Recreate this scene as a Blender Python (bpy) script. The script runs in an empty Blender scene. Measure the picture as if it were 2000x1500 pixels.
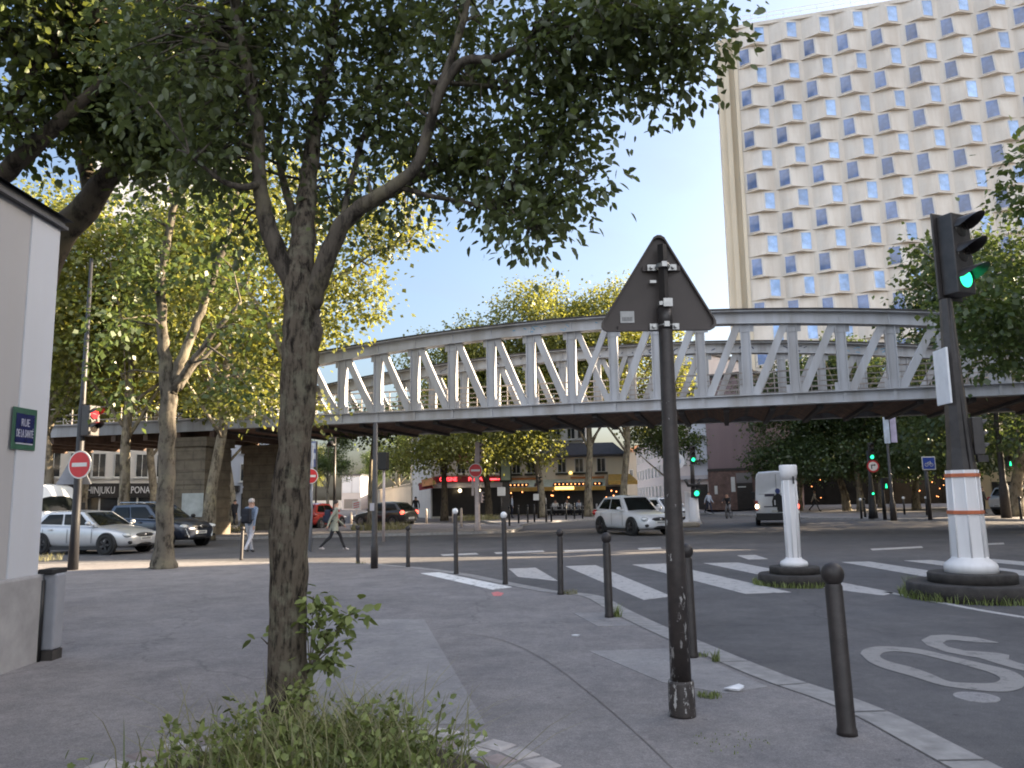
import bpy, bmesh, math, random
import numpy as np
from mathutils import Vector, Matrix, Quaternion

# ------------------------------------------------------------------ camera, sky, sun, exposure
S = bpy.context.scene
F, PITCH, ROLL, CAMZ = 1550.0, math.radians(8.08), math.radians(0.92), 1.70
cam_data = bpy.data.cameras.new("camera")
cam = bpy.data.objects.new("camera", cam_data)
S.collection.objects.link(cam)
CAM_R = Matrix.Rotation(math.pi / 2 + PITCH, 3, 'X') @ Matrix.Rotation(-ROLL, 3, 'Z')
CAM_P = Vector((0, 0, CAMZ))
cam.matrix_world = Matrix.Translation(CAM_P) @ CAM_R.to_4x4()
cam_data.sensor_width = 36.0
cam_data.lens = 36.0 * F / 2000.0
cam_data.clip_start = 0.05
cam_data.clip_end = 3000
S.camera = cam

SUN_AZ = math.atan2(0.965, 0.26)       # clockwise from +Y
SUN_EL = math.radians(21)
TO_SUN = Vector((math.sin(SUN_AZ) * math.cos(SUN_EL), math.cos(SUN_AZ) * math.cos(SUN_EL), math.sin(SUN_EL)))
world = bpy.data.worlds.new("World")
S.world = world
world.use_nodes = True
wn = world.node_tree
bg = wn.nodes["Background"]
sky = wn.nodes.new("ShaderNodeTexSky")
sky.sky_type = 'NISHITA'
sky.sun_disc = False
sky.sun_elevation = SUN_EL
sky.sun_rotation = SUN_AZ
sky.air_density = 1.0
sky.dust_density = 5.0
sky.ozone_density = 2.2
# thin, high cirrus: a little white over the sky's own colour, laid out by direction
stc = wn.nodes.new("ShaderNodeTexCoord")
smp = wn.nodes.new("ShaderNodeMapping"); smp.inputs['Scale'].default_value = (1.6, 1.6, 5.0); smp.inputs['Rotation'].default_value = (0.2, 0.35, 0.5)
sno = wn.nodes.new("ShaderNodeTexNoise"); sno.inputs['Scale'].default_value = 2.2; sno.inputs['Detail'].default_value = 9; sno.inputs['Roughness'].default_value = .62; sno.inputs['Distortion'].default_value = .6
srp = wn.nodes.new("ShaderNodeValToRGB"); srp.color_ramp.elements[0].position = .50; srp.color_ramp.elements[1].position = .82
srp.color_ramp.elements[1].color = (.28, .28, .28, 1)
smx = wn.nodes.new("ShaderNodeMix"); smx.data_type = 'RGBA'
smx.inputs[7].default_value = (1.6, 1.6, 1.65, 1)
wn.links.new(stc.outputs['Generated'], smp.inputs[0]); wn.links.new(smp.outputs[0], sno.inputs[0]); wn.links.new(sno.outputs[0], srp.inputs[0])
wn.links.new(srp.outputs[0], smx.inputs[0]); wn.links.new(sky.outputs[0], smx.inputs[6])
# unseen bright cumulus added behind the camera as fill light on the shade
sxy = wn.nodes.new("ShaderNodeSeparateXYZ"); wn.links.new(stc.outputs['Generated'], sxy.inputs[0])
sma = wn.nodes.new("ShaderNodeMapRange"); sma.interpolation_type = 'SMOOTHSTEP'
sma.inputs[1].default_value = -0.05; sma.inputs[2].default_value = -0.45
smb = wn.nodes.new("ShaderNodeMapRange"); smb.interpolation_type = 'SMOOTHSTEP'
smb.inputs[1].default_value = 0.02; smb.inputs[2].default_value = 0.15
wn.links.new(sxy.outputs[1], sma.inputs[0]); wn.links.new(sxy.outputs[2], smb.inputs[0])
cno = wn.nodes.new("ShaderNodeTexNoise"); cno.inputs['Scale'].default_value = 3.0; cno.inputs['Detail'].default_value = 8; cno.inputs['Roughness'].default_value = .55
wn.links.new(stc.outputs['Generated'], cno.inputs[0])
crp = wn.nodes.new("ShaderNodeValToRGB"); crp.color_ramp.elements[0].position = .40; crp.color_ramp.elements[1].position = .56
wn.links.new(cno.outputs[0], crp.inputs[0])
m1 = wn.nodes.new("ShaderNodeMath"); m1.operation = 'MULTIPLY'; wn.links.new(sma.outputs[0], m1.inputs[0]); wn.links.new(smb.outputs[0], m1.inputs[1])
m2 = wn.nodes.new("ShaderNodeMath"); m2.operation = 'MULTIPLY'; wn.links.new(m1.outputs[0], m2.inputs[0]); wn.links.new(crp.outputs[0], m2.inputs[1])
cmx = wn.nodes.new("ShaderNodeMix"); cmx.data_type = 'RGBA'; cmx.inputs[7].default_value = (6.5, 6.7, 7.1, 1)
wn.links.new(m2.outputs[0], cmx.inputs[0]); wn.links.new(smx.outputs[2], cmx.inputs[6])
wn.links.new(cmx.outputs[2], bg.inputs[0])
bg.inputs[1].default_value = 0.065
sun_data = bpy.data.lights.new("sun", 'SUN')
sun_data.energy = 5.0
sun_data.angle = math.radians(0.5)
sun_data.color = (1.0, 0.80, 0.56)
sun = bpy.data.objects.new("sun", sun_data)
S.collection.objects.link(sun)
sun.location = (60, 20, 60)
sun.rotation_euler = TO_SUN.to_track_quat('Z', 'Y').to_euler()
S.view_settings.view_transform = 'Standard'
S.view_settings.look = 'None'
S.view_settings.gamma = 1.0
S.view_settings.exposure = 2.52
S.render.engine = 'CYCLES'
S.cycles.use_denoising = True
S.cycles.max_bounces = 6
S.cycles.diffuse_bounces = 4
S.cycles.transmission_bounces = 4
S.cycles.caustics_reflective = False
S.cycles.caustics_refractive = False
S.cycles.sample_clamp_indirect = 4.0
S.cycles.filter_width = 1.9

rnd = random.Random(7)
rng = np.random.default_rng(7)
R = math.radians


# ------------------------------------------------------------------ where things stand
def ray(px, py):
    return CAM_R @ Vector(((px - 1000) / F, -(py - 750) / F, -1.0))


def gp(px, py, z=0.0):
    d = ray(px, py)
    return CAM_P + d * ((z - CAMZ) / d.z)


def at(px, py, Y):
    d = ray(px, py)
    return CAM_P + d * (Y / d.y)


def onx(px, py, X):
    d = ray(px, py)
    return CAM_P + d * (X / d.x)


def hz(px):
    return 970 - (px - 1000) * math.tan(ROLL)


def gpd(px, Y, z=0.0):
    """ground point seen at column px at the distance Y"""
    y = hz(px) + (CAMZ - z) * F / Y
    p = at(px, y, Y)
    p.z = z
    return p


PAV = 0.10
BU = Vector((0.966, -0.259, 0)).normalized()      # along the boulevard, to the right
BV = Vector((0.259, 0.966, 0)).normalized()       # across it, away
BYAW = math.atan2(BU.y, BU.x)

# ------------------------------------------------------------------ objects
COL = S.collection


def tag(o, label=None, cat=None, group=None, kind=None):
    if label: o["label"] = label
    if cat: o["category"] = cat
    if group: o["group"] = group
    if kind: o["kind"] = kind
    return o


def empty(name, loc, rz=0.0):
    o = bpy.data.objects.new(name, None)
    COL.objects.link(o)
    o.location = loc
    o.rotation_euler = (0, 0, rz)
    o.empty_display_size = 0.2
    return o


def thing(name, label, cat, loc, rz=0.0, group=None):
    return tag(empty(name, loc, rz), label, cat, group)


def kids(o):
    return [c for c in bpy.data.objects if c.parent == o]


def copy_tree(o, parent=None):
    c = o.copy()
    COL.objects.link(c)
    c.parent = parent
    for ch in kids(o):
        copy_tree(ch, c)
    return c


class MB:
    def __init__(self):
        self.v, self.f, self.m, self.s = [], [], [], []

    def add(self, vs, fs, m=0, smooth=False, M=None):
        b = len(self.v)
        if M is not None:
            vs = [M @ Vector(q) for q in vs]
        self.v.extend([tuple(q) for q in vs])
        for f in fs:
            self.f.append([b + i for i in f])
            self.m.append(m)
            self.s.append(smooth)
        return self

    def box(self, x0, x1, y0, y1, z0, z1, m=0, M=None):
        vs = [(x0, y0, z0), (x1, y0, z0), (x1, y1, z0), (x0, y1, z0), (x0, y0, z1), (x1, y0, z1), (x1, y1, z1), (x0, y1, z1)]
        fs = [(0, 3, 2, 1), (4, 5, 6, 7), (0, 1, 5, 4), (1, 2, 6, 5), (2, 3, 7, 6), (3, 0, 4, 7)]
        return self.add(vs, fs, m, False, M)

    def beam(self, p, q, w, h, m=0, up=(0, 0, 1)):
        """a rectangular bar from p to q"""
        p, q = Vector(p), Vector(q)
        d = (q - p).normalized()
        s = d.cross(Vector(up))
        s = s.normalized() if s.length > 1e-5 else Vector((1, 0, 0))
        t = s.cross(d).normalized()
        vs = []
        for c in (p, q):
            for a, b in ((-1, -1), (1, -1), (1, 1), (-1, 1)):
                vs.append(c + s * (a * w / 2) + t * (b * h / 2))
        fs = [(0, 1, 2, 3), (7, 6, 5, 4), (0, 4, 5, 1), (1, 5, 6, 2), (2, 6, 7, 3), (3, 7, 4, 0)]
        return self.add(vs, fs, m)

    def tube(self, pts, rads, n=8, m=0, smooth=True, cap=True):
        pts = [Vector(p) for p in pts]
        if not hasattr(rads, '__len__'): rads = [rads] * len(pts)
        vs, fs = [], []
        ref = None
        for i, p in enumerate(pts):
            d = (pts[min(i + 1, len(pts) - 1)] - pts[max(i - 1, 0)])
            d = d.normalized() if d.length > 1e-9 else Vector((0, 0, 1))
            if ref is None:
                ref = Vector((1, 0, 0)) if abs(d.x) < 0.9 else Vector((0, 1, 0))
            a = (ref - d * ref.dot(d))
            a = a.normalized() if a.length > 1e-6 else d.orthogonal().normalized()
            ref = a
            b = d.cross(a)
            for k in range(n):
                t = 2 * math.pi * k / n
                vs.append(p + (a * math.cos(t) + b * math.sin(t)) * rads[i])
        for i in range(len(pts) - 1):
            for k in range(n):
                k2 = (k + 1) % n
                fs.append((i * n + k, i * n + k2, (i + 1) * n + k2, (i + 1) * n + k))
        self.add(vs, fs, m, smooth)
        if cap:
            b = len(self.v) - len(vs)
            self.f.append([b + k for k in range(n)][::-1]); self.m.append(m); self.s.append(False)
            b2 = b + (len(pts) - 1) * n
            self.f.append([b2 + k for k in range(n)]); self.m.append(m); self.s.append(False)
        return self

    def lathe(self, prof, n=16, m=0, M=None, smooth=True, cap=True):
        vs, fs = [], []
        for r, z in prof:
            for k in range(n):
                t = 2 * math.pi * (k + .5) / n
                vs.append((r * math.cos(t), r * math.sin(t), z))
        for i in range(len(prof) - 1):
            for k in range(n):
                k2 = (k + 1) % n
                fs.append((i * n + k, i * n + k2, (i + 1) * n + k2, (i + 1) * n + k))
        if cap:
            fs.append(tuple(range(n))[::-1])
            b = (len(prof) - 1) * n
            fs.append(tuple(b + k for k in range(n)))
        self.add(vs, fs, m, smooth, M)
        if cap:
            self.s[-1] = self.s[-2] = False
        return self

    def prism(self, poly, z0, z1, m=0, M=None):
        n = len(poly)
        ar = sum(poly[i][0] * poly[(i + 1) % n][1] - poly[(i + 1) % n][0] * poly[i][1] for i in range(n))
        if ar < 0: poly = poly[::-1]
        vs = [(p[0], p[1], z0) for p in poly] + [(p[0], p[1], z1) for p in poly]
        fs = [tuple(range(n))[::-1], tuple(range(n, 2 * n))]
        fs += [(i, (i + 1) % n, n + (i + 1) % n, n + i) for i in range(n)]
        return self.add(vs, fs, m, False, M)

    def sheet(self, pts, m=0):
        return self.add(pts, [tuple(range(len(pts)))], m)

    def ball(self, c, rx, ry, rz, m=0, nu=12, nv=8, M=None):
        vs, fs = [], []
        for j in range(nv + 1):
            p = math.pi * j / nv
            for k in range(nu):
                t = 2 * math.pi * k / nu
                vs.append((c[0] + rx * math.sin(p) * math.cos(t), c[1] + ry * math.sin(p) * math.sin(t), c[2] - rz * math.cos(p)))
        for j in range(nv):
            for k in range(nu):
                k2 = (k + 1) % nu
                fs.append((j * nu + k, j * nu + k2, (j + 1) * nu + k2, (j + 1) * nu + k))
        return self.add(vs, fs, m, True, M)

    def mesh(self, name, mats):
        me = bpy.data.meshes.new(name)
        me.from_pydata(self.v, [], self.f)
        for q in (mats if isinstance(mats, (list, tuple)) else [mats]):
            me.materials.append(q)
        me.polygons.foreach_set("material_index", self.m)
        me.polygons.foreach_set("use_smooth", self.s)
        me.update()
        return me

    def build(self, name, mats, parent=None, loc=None, rz=0.0):
        o = bpy.data.objects.new(name, self.mesh(name, mats))
        COL.objects.link(o)
        if parent: o.parent = parent
        if loc is not None: o.location = loc
        if rz: o.rotation_euler = (0, 0, rz)
        return o


def each(name, mat, parent, pts, rx, ry, rz):
    """one small round lamp per point, each an object of its own on shared mesh data"""
    me = None
    for p in pts:
        if me is None:
            m_ = MB(); m_.ball((0, 0, 0), rx, ry, rz, 0, 8, 6); me = m_.mesh(name, mat)
        o = bpy.data.objects.new(name, me); COL.objects.link(o); o.parent = parent; o.location = p


def bevel(o, w=0.02, n=2, ang=35):
    b = o.modifiers.new("bevel", 'BEVEL')
    b.width = w; b.segments = n; b.limit_method = 'ANGLE'; b.angle_limit = R(ang)
    return o


def text_mesh(s, size, mat, extrude=0.01, parent=None, name='lettering', align='CENTER', M=None):
    cu = bpy.data.curves.new("t", 'FONT')
    cu.body = s; cu.size = size; cu.extrude = extrude; cu.align_x = align; cu.align_y = 'CENTER'
    cu.resolution_u = 3
    t = bpy.data.objects.new("t", cu)
    COL.objects.link(t)
    dg = bpy.context.evaluated_depsgraph_get()
    me = bpy.data.meshes.new_from_object(t.evaluated_get(dg))
    bpy.data.objects.remove(t)
    me.transform(M if M is not None else Matrix.Rotation(math.pi / 2, 4, 'X'))
    me.materials.clear(); me.materials.append(mat)
    me.name = name
    o = bpy.data.objects.new(name, me)
    COL.objects.link(o)
    if parent: o.parent = parent
    return o


# ------------------------------------------------------------------ materials
def nodes(name):
    m = bpy.data.materials.new(name)
    m.use_nodes = True
    nt = m.node_tree
    return m, nt, nt.nodes["Principled BSDF"]


def N(nt, t, **kw):
    n = nt.nodes.new(t)
    for k, v in kw.items():
        if k == 'loc': continue
        if isinstance(k, str) and hasattr(n, k): setattr(n, k, v)
        else: n.inputs[k].default_value = v
    return n


def noise(nt, scale, detail=6, rough=.6, stretch=None, coord='Object'):
    tc = N(nt, "ShaderNodeTexCoord")
    t = N(nt, "ShaderNodeTexNoise")
    t.inputs['Scale'].default_value = scale
    t.inputs['Detail'].default_value = detail
    t.inputs['Roughness'].default_value = rough
    if stretch:
        mp = N(nt, "ShaderNodeMapping")
        mp.inputs['Scale'].default_value = stretch
        nt.links.new(tc.outputs[coord], mp.inputs[0])
        nt.links.new(mp.outputs[0], t.inputs[0])
    else:
        nt.links.new(tc.outputs[coord], t.inputs[0])
    return t


def ramp(nt, src, stops):
    r = N(nt, "ShaderNodeValToRGB")
    e = r.color_ramp.elements
    while len(e) < len(stops): e.new(0.5)
    for i, (p, c) in enumerate(stops):
        e[i].position = p
        e[i].color = (*c, 1) if len(c) == 3 else c
    nt.links.new(src, r.inputs[0])
    return r


def mixc(nt, a, b, fac, mode='MIX'):
    m = N(nt, "ShaderNodeMix", data_type='RGBA', blend_type=mode)
    for sock, v in ((m.inputs[6], a), (m.inputs[7], b)):
        if isinstance(v, (tuple, list)): sock.default_value = (*v, 1)
        else: nt.links.new(v, sock)
    if isinstance(fac, (int, float)): m.inputs[0].default_value = fac
    else: nt.links.new(fac, m.inputs[0])
    return m.outputs[2]


def bumpn(nt, bsdf, src, strength, dist=0.02):
    b = N(nt, "ShaderNodeBump")
    b.inputs['Strength'].default_value = strength
    b.inputs['Distance'].default_value = dist
    nt.links.new(src, b.inputs['Height'])
    nt.links.new(b.outputs[0], bsdf.inputs['Normal'])


def mk(name, col, rough=.6, var=.18, scale=4.0, metal=0.0, bump=0.0, stretch=None, spec=0.5, emit=0.0, coat=0.0):
    m, nt, b = nodes(name)
    b.inputs['Roughness'].default_value = rough
    b.inputs['Metallic'].default_value = metal
    b.inputs['Specular IOR Level'].default_value = spec
    if coat: b.inputs['Coat Weight'].default_value = coat
    if var > 0:
        t = noise(nt, scale, stretch=stretch)
        d = tuple(c * (1 - var) for c in col); l = tuple(min(1, c * (1 + var)) for c in col)
        rp = ramp(nt, t.outputs[0], [(.3, d), (.7, l)])
        nt.links.new(rp.outputs[0], b.inputs['Base Color'])
        if bump: bumpn(nt, b, t.outputs[0], bump)
    else:
        b.inputs['Base Color'].default_value = (*col, 1)
    if emit:
        b.inputs['Emission Color'].default_value = (*col, 1)
        b.inputs['Emission Strength'].default_value = emit
    return m


def mk_asphalt(name, col, stain=.25, speck=.35):
    m, nt, b = nodes(name)
    b.inputs['Roughness'].default_value = .85
    b.inputs['Specular IOR Level'].default_value = .3
    big = noise(nt, .35, 5, .65)
    mid = noise(nt, 2.3, 5, .7)
    fine = noise(nt, 95, 3, .8)
    c0 = ramp(nt, big.outputs[0], [(.3, tuple(c * (1 - stain) for c in col)), (.72, tuple(c * (1 + stain) for c in col))])
    c1 = ramp(nt, mid.outputs[0], [(.3, (.78, .78, .8)), (.7, (1.14, 1.12, 1.1))])
    c2 = ramp(nt, fine.outputs[0], [(.3, (1 - speck,) * 3), (.5, (1, 1, 1)), (.72, (1 + speck * 1.6,) * 3)])
    x = mixc(nt, c0.outputs[0], c1.outputs[0], 1.0, 'MULTIPLY')
    x = mixc(nt, x, c2.outputs[0], 1.0, 'MULTIPLY')
    # thin cracks
    tc = N(nt, "ShaderNodeTexCoord")
    wz = noise(nt, 1.1, 4)
    ad = N(nt, "ShaderNodeVectorMath", operation='ADD')
    nt.links.new(tc.outputs['Object'], ad.inputs[0]); nt.links.new(wz.outputs[1], ad.inputs[1])
    vo = N(nt, "ShaderNodeTexVoronoi", feature='DISTANCE_TO_EDGE')
    vo.inputs['Scale'].default_value = .16
    nt.links.new(ad.outputs[0], vo.inputs[0])
    cr = ramp(nt, vo.outputs[0], [(0.0, (.72, .72, .73)), (.0035, (1, 1, 1))])
    x = mixc(nt, x, cr.outputs[0], 1.0, 'MULTIPLY')
    # old chewing gum and drip spots
    v2 = N(nt, "ShaderNodeTexVoronoi"); v2.inputs['Scale'].default_value = 2.7
    nt.links.new(tc.outputs['Object'], v2.inputs[0])
    g2 = ramp(nt, v2.outputs['Distance'], [(.0, (.70, .70, .71)), (.055, (.78, .78, .79)), (.07, (1, 1, 1))])
    x = mixc(nt, x, g2.outputs[0], 1.0, 'MULTIPLY')
    md = noise(nt, 13, 4, .7)
    c3 = ramp(nt, md.outputs[0], [(.32, (.88, .88, .88)), (.68, (1.1, 1.1, 1.1))])
    x = mixc(nt, x, c3.outputs[0], 1.0, 'MULTIPLY')
    nt.links.new(x, b.inputs['Base Color'])
    bumpn(nt, b, fine.outputs[0], .35, .004)
    return m


def mk_paint_marking(name, col):
    m, nt, b = nodes(name)
    b.inputs['Roughness'].default_value = .75
    t = noise(nt, 6, 8, .75)
    f = noise(nt, 60, 4, .8)
    rp = ramp(nt, t.outputs[0], [(.34, (.13, .125, .125)), (.47, col)])
    r2 = ramp(nt, f.outputs[0], [(.25, (.65, .65, .65)), (.5, (1, 1, 1))])
    nt.links.new(mixc(nt, rp.outputs[0], r2.outputs[0], 1.0, 'MULTIPLY'), b.inputs['Base Color'])
    return m


def mk_leaf(name, dark, light, trans, tw=.45, gloss=.12):
    m, nt, b = nodes(name)
    nt.nodes.remove(b)
    out = nt.nodes["Material Output"]
    g = N(nt, "ShaderNodeNewGeometry")
    rp = ramp(nt, g.outputs['Random Per Island'], [(0.0, dark), (.65, light), (1.0, tuple(c * 1.35 for c in light))])
    df = N(nt, "ShaderNodeBsdfDiffuse"); nt.links.new(rp.outputs[0], df.inputs[0])
    tr = N(nt, "ShaderNodeBsdfTranslucent")
    rt = ramp(nt, g.outputs['Random Per Island'], [(0.0, tuple(c * .7 for c in trans)), (1.0, tuple(c * 1.2 for c in trans))])
    nt.links.new(rt.outputs[0], tr.inputs[0])
    mx = N(nt, "ShaderNodeMixShader"); mx.inputs[0].default_value = tw
    nt.links.new(df.outputs[0], mx.inputs[1]); nt.links.new(tr.outputs[0], mx.inputs[2])
    gl = N(nt, "ShaderNodeBsdfGlossy"); gl.inputs['Roughness'].default_value = .42
    gl.inputs[0].default_value = (.5, .5, .5, 1)
    m2 = N(nt, "ShaderNodeMixShader"); m2.inputs[0].default_value = gloss
    nt.links.new(mx.outputs[0], m2.inputs[1]); nt.links.new(gl.outputs[0], m2.inputs[2])
    nt.links.new(m2.outputs[0], out.inputs[0])
    return m


def mk_bark(name, c0, c1, c2, sx=9.0, sz=1.6, bump=.9, patch=3.0):
    m, nt, b = nodes(name)
    b.inputs['Roughness'].default_value = .9
    b.inputs['Specular IOR Level'].default_value = .2
    a = noise(nt, sx, 8, .7, stretch=(1, 1, sz / sx * 1.2))
    p = noise(nt, patch, 6, .6)
    r1 = ramp(nt, a.outputs[0], [(.36, c0), (.52, c1), (.7, tuple(c * 1.25 for c in c1))])
    r2 = ramp(nt, p.outputs[0], [(.50, (0, 0, 0)), (.62, (1, 1, 1))])
    x = mixc(nt, r1.outputs[0], c2, r2.outputs[0])
    r3 = ramp(nt, a.outputs[0], [(.38, (.35, .35, .35)), (.5, (1, 1, 1))])
    x = mixc(nt, x, r3.outputs[0], .8, 'MULTIPLY')
    nt.links.new(x, b.inputs['Base Color'])
    bumpn(nt, b, a.outputs[0], bump, .03)
    return m


def mk_glass(name, col=(.02, .03, .04), ior=1.6, rough=.05, vary=False, spec=.5):
    m, nt, b = nodes(name)
    t = noise(nt, .6, 3)
    rp = ramp(nt, t.outputs[0], [(.3, tuple(c * .6 for c in col)), (.7, tuple(c * 1.5 for c in col))])
    if vary:
        oi = N(nt, "ShaderNodeObjectInfo")
        r2 = ramp(nt, oi.outputs['Random'], [(.0, (.65, .67, .7)), (.55, (1, 1, 1)), (.85, (1.15, 1.15, 1.12)), (.95, (1.4, 1.4, 1.35))])  # random tone per window, a painted variation of reflections
        nt.links.new(mixc(nt, rp.outputs[0], r2.outputs[0], 1.0, 'MULTIPLY'), b.inputs['Base Color'])
    else:
        nt.links.new(rp.outputs[0], b.inputs['Base Color'])
    b.inputs['Specular IOR Level'].default_value = spec
    b.inputs['Roughness'].default_value = rough
    b.inputs['IOR'].default_value = ior
    return m


def mk_streaks(name, col, dirt, amt=.5, sc=1.3, rough=.85):
    m, nt, b = nodes(name)
    b.inputs['Roughness'].default_value = rough
    s = noise(nt, sc, 7, .65, stretch=(1.6, 1.6, .14))
    g = noise(nt, sc * .3, 5, .6)
    r1 = ramp(nt, s.outputs[0], [(.42, (0, 0, 0)), (.72, (1, 1, 1))])
    r2 = ramp(nt, g.outputs[0], [(.3, tuple(c * .93 for c in col)), (.7, tuple(c * 1.05 for c in col))])
    f = N(nt, "ShaderNodeMath", operation='MULTIPLY'); f.inputs[1].default_value = amt
    nt.links.new(r1.outputs[0], f.inputs[0])
    nt.links.new(mixc(nt, r2.outputs[0], dirt, f.outputs[0]), b.inputs['Base Color'])
    return m


def mk_brickwork(name, c1, c2, mortar, scale=3.0):
    m, nt, b = nodes(name)
    b.inputs['Roughness'].default_value = .9
    tc = N(nt, "ShaderNodeTexCoord")
    mp = N(nt, "ShaderNodeMapping"); mp.inputs['Rotation'].default_value = (math.pi / 2, 0, 0)
    nt.links.new(tc.outputs['Object'], mp.inputs[0])
    br = N(nt, "ShaderNodeTexBrick"); br.inputs['Scale'].default_value = scale
    br.inputs['Color1'].default_value = (*c1, 1); br.inputs['Color2'].default_value = (*c2, 1); br.inputs['Mortar'].default_value = (*mortar, 1)
    nt.links.new(mp.outputs[0], br.inputs[0])
    t = noise(nt, 2.0, 6)
    r2 = ramp(nt, t.outputs[0], [(.3, (.6, .6, .6)), (.7, (1.15, 1.15, 1.15))])
    nt.links.new(mixc(nt, br.outputs[0], r2.outputs[0], 1.0, 'MULTIPLY'), b.inputs['Base Color'])
    return m


M = {}
M['road'] = mk_asphalt('road_asphalt', (.112, .109, .112))
M['pave'] = mk_asphalt('pavement_asphalt', (.218, .206, .206), .18, .34)
M['patch'] = mk_asphalt('patch_asphalt', (.272, .264, .266), .15, .28)
M['kerb'] = mk('granite_kerb', (.27, .26, .255), .8, .25, 7, bump=.2)
M['marking'] = mk_paint_marking('road_marking', (.46, .44, .43))
M['stripe'] = mk_paint_marking('fresh_marking', (.80, .79, .78))
M['pinkspray'] = mk('pink_spray', (.60, .19, .19), .8, .3, 30)
M['soil'] = mk('soil', (.07, .055, .04), .95, .4, 14, bump=.6)
M['cobble'] = mk('granite_setts', (.38, .35, .34), .8, .3, 5, bump=.3)
M['conc'] = mk('dark_concrete', (.042, .037, .034), .9, .4, 6, bump=.5)
M['dark'] = mk('charcoal_paint', (.040, .035, .034), .42, .3, 6)
M['dark2'], nt_, b_s = nodes('scuffed_brown_black_paint')
ta, tb = noise(nt_, 7, 7, .7), noise(nt_, 30, 6, .75)
ra = ramp(nt_, ta.outputs[0], [(.35, (.020, .016, .015)), (.68, (.042, .034, .032))])
rb_ = ramp(nt_, tb.outputs[0], [(.66, (0, 0, 0)), (.70, (1, 1, 1))])
nt_.links.new(mixc(nt_, ra.outputs[0], (.17, .15, .135), rb_.outputs[0]), b_s.inputs['Base Color'])
b_s.inputs['Roughness'].default_value = .5
M['black'] = mk('black_plastic', (.012, .012, .013), .5, .2, 8)
M['white'] = mk('white_paint', (.78, .78, .80), .5, .07, 6)
M['whitecap'] = mk('white_cap', (.80, .80, .80), .5, .1, 12)
M['orange'] = mk('orange_tape', (.50, .14, .06), .5, .15, 20)
M['red'] = mk('sign_red', (.50, .025, .03), .4, .1, 6)
M['signblue'] = mk('sign_blue', (.02, .06, .32), .4, .1, 6)
M['steel'] = mk('galvanised_steel', (.42, .42, .41), .4, .2, 20, metal=.8)
M['sticker'] = mk('sticker', (.55, .55, .54), .6, .1, 30)
M['greyink'] = mk('grey_ink', (.25, .25, .25), .7, .3, 60)
M['lens'] = mk('dark_lens', (.03, .025, .022), .12, .3, 20)
M['green_on'] = mk('green_light', (.02, .75, .28), .3, 0, emit=.7)
M['red_on'] = mk('red_light', (1.0, .03, .03), .3, 0, emit=.8)
M['lamp_on'] = mk('warm_lamp', (1.0, .78, .45), .3, 0, emit=1.4)
M['lamp_dim'] = mk('small_warm_lamp', (1.0, .35, .12), .3, 0, emit=.9)
M['neon'] = mk('red_neon', (1.0, .06, .07), .3, 0, emit=.9)
M['yellow_on'] = mk('lit_yellow_sign', (1.0, .72, .2), .4, 0, emit=.5)
# ------------------------------------------------------------------ ground
g = MB()
n = 24
Xs = [-900, -300, -120, -60, -30, 0, 30, 60, 120, 300, 900]
Ys = [-300, -100, -30, 0, 30, 60, 100, 200, 400, 900, 1800]
vs = [(x, y, 0) for y in Ys for x in Xs]
fs = [(j * 11 + i, j * 11 + i + 1, (j + 1) * 11 + i + 1, (j + 1) * 11 + i) for j in range(10) for i in range(10)]
g.add(vs, fs)
tag(g.build('road', M['road']), kind='structure')


def px_poly(pts, z):
    return [gp(x, y, z) for x, y in pts]


def smooth_line(pts, per=4):
    """Catmull-Rom through the points"""
    P = [Vector(p) for p in pts]
    P = [P[0] * 2 - P[1]] + P + [P[-1] * 2 - P[-2]]
    out = []
    for i in range(1, len(P) - 2):
        for k in range(per):
            t = k / per
            a, b, c, d = P[i - 1], P[i], P[i + 1], P[i + 2]
            out.append(.5 * ((2 * b) + (c - a) * t + (2 * a - 5 * b + 4 * c - d) * t * t + (3 * b - a - 3 * c + d) * t ** 3))
    out.append(P[-2])
    return out


def offset_line(line, d):
    out = []
    for i, p in enumerate(line):
        a = line[max(i - 1, 0)]; b = line[min(i + 1, len(line) - 1)]
        t = (b - a); t.z = 0; t.normalize()
        out.append(p + Vector((-t.y, t.x, 0)) * d)
    return out


# kerb line of the near corner, from bottom right to far left
kpx = [(1941, 1490), (1757, 1398), (1662, 1360), (1527, 1315), (1365, 1250), (1293, 1220), (1230, 1191), (1176, 1164), (1120, 1156),
       (1080, 1152), (990, 1135), (926, 1122), (865, 1113), (800, 1106), (704, 1099), (597, 1098), (470, 1097), (342, 1097), (200, 1099), (60, 1102)]
kl = [gp(x, y, PAV) for x, y in kpx]
kl = [Vector((3.2, -8, PAV)), Vector((3.05, 1, PAV))] + kl + [Vector((-28, kl[-1].y - 1.0, PAV)), Vector((-60, kl[-1].y - 3, PAV))]
kl = smooth_line(kl, 4)
inner = offset_line(kl, 0.30)
pm = MB()
pm.prism([(p.x, p.y) for p in inner] + [(-60, -8)], -0.05, PAV)
tag(pm.build('pavement', M['pave']), kind='structure')
km = MB()
step = 0.0
for i in range(len(kl) - 1):
    a, b, c, d = kl[i], kl[i + 1], inner[i + 1], inner[i]
    km.add([(a.x, a.y, -.05), (b.x, b.y, -.05), (c.x, c.y, -.05), (d.x, d.y, -.05), (a.x, a.y, PAV - .004), (b.x, b.y, PAV - .004), (c.x, c.y, PAV + .003), (d.x, d.y, PAV + .003)],
           [(4, 7, 6, 5), (0, 4, 5, 1), (1, 5, 6, 2), (3, 2, 6, 7), (0, 3, 7, 4)])
tag(km.build('kerb', M['kerb']), kind='structure')
jm = MB()
acc, nxt = 0.0, .4
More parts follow.
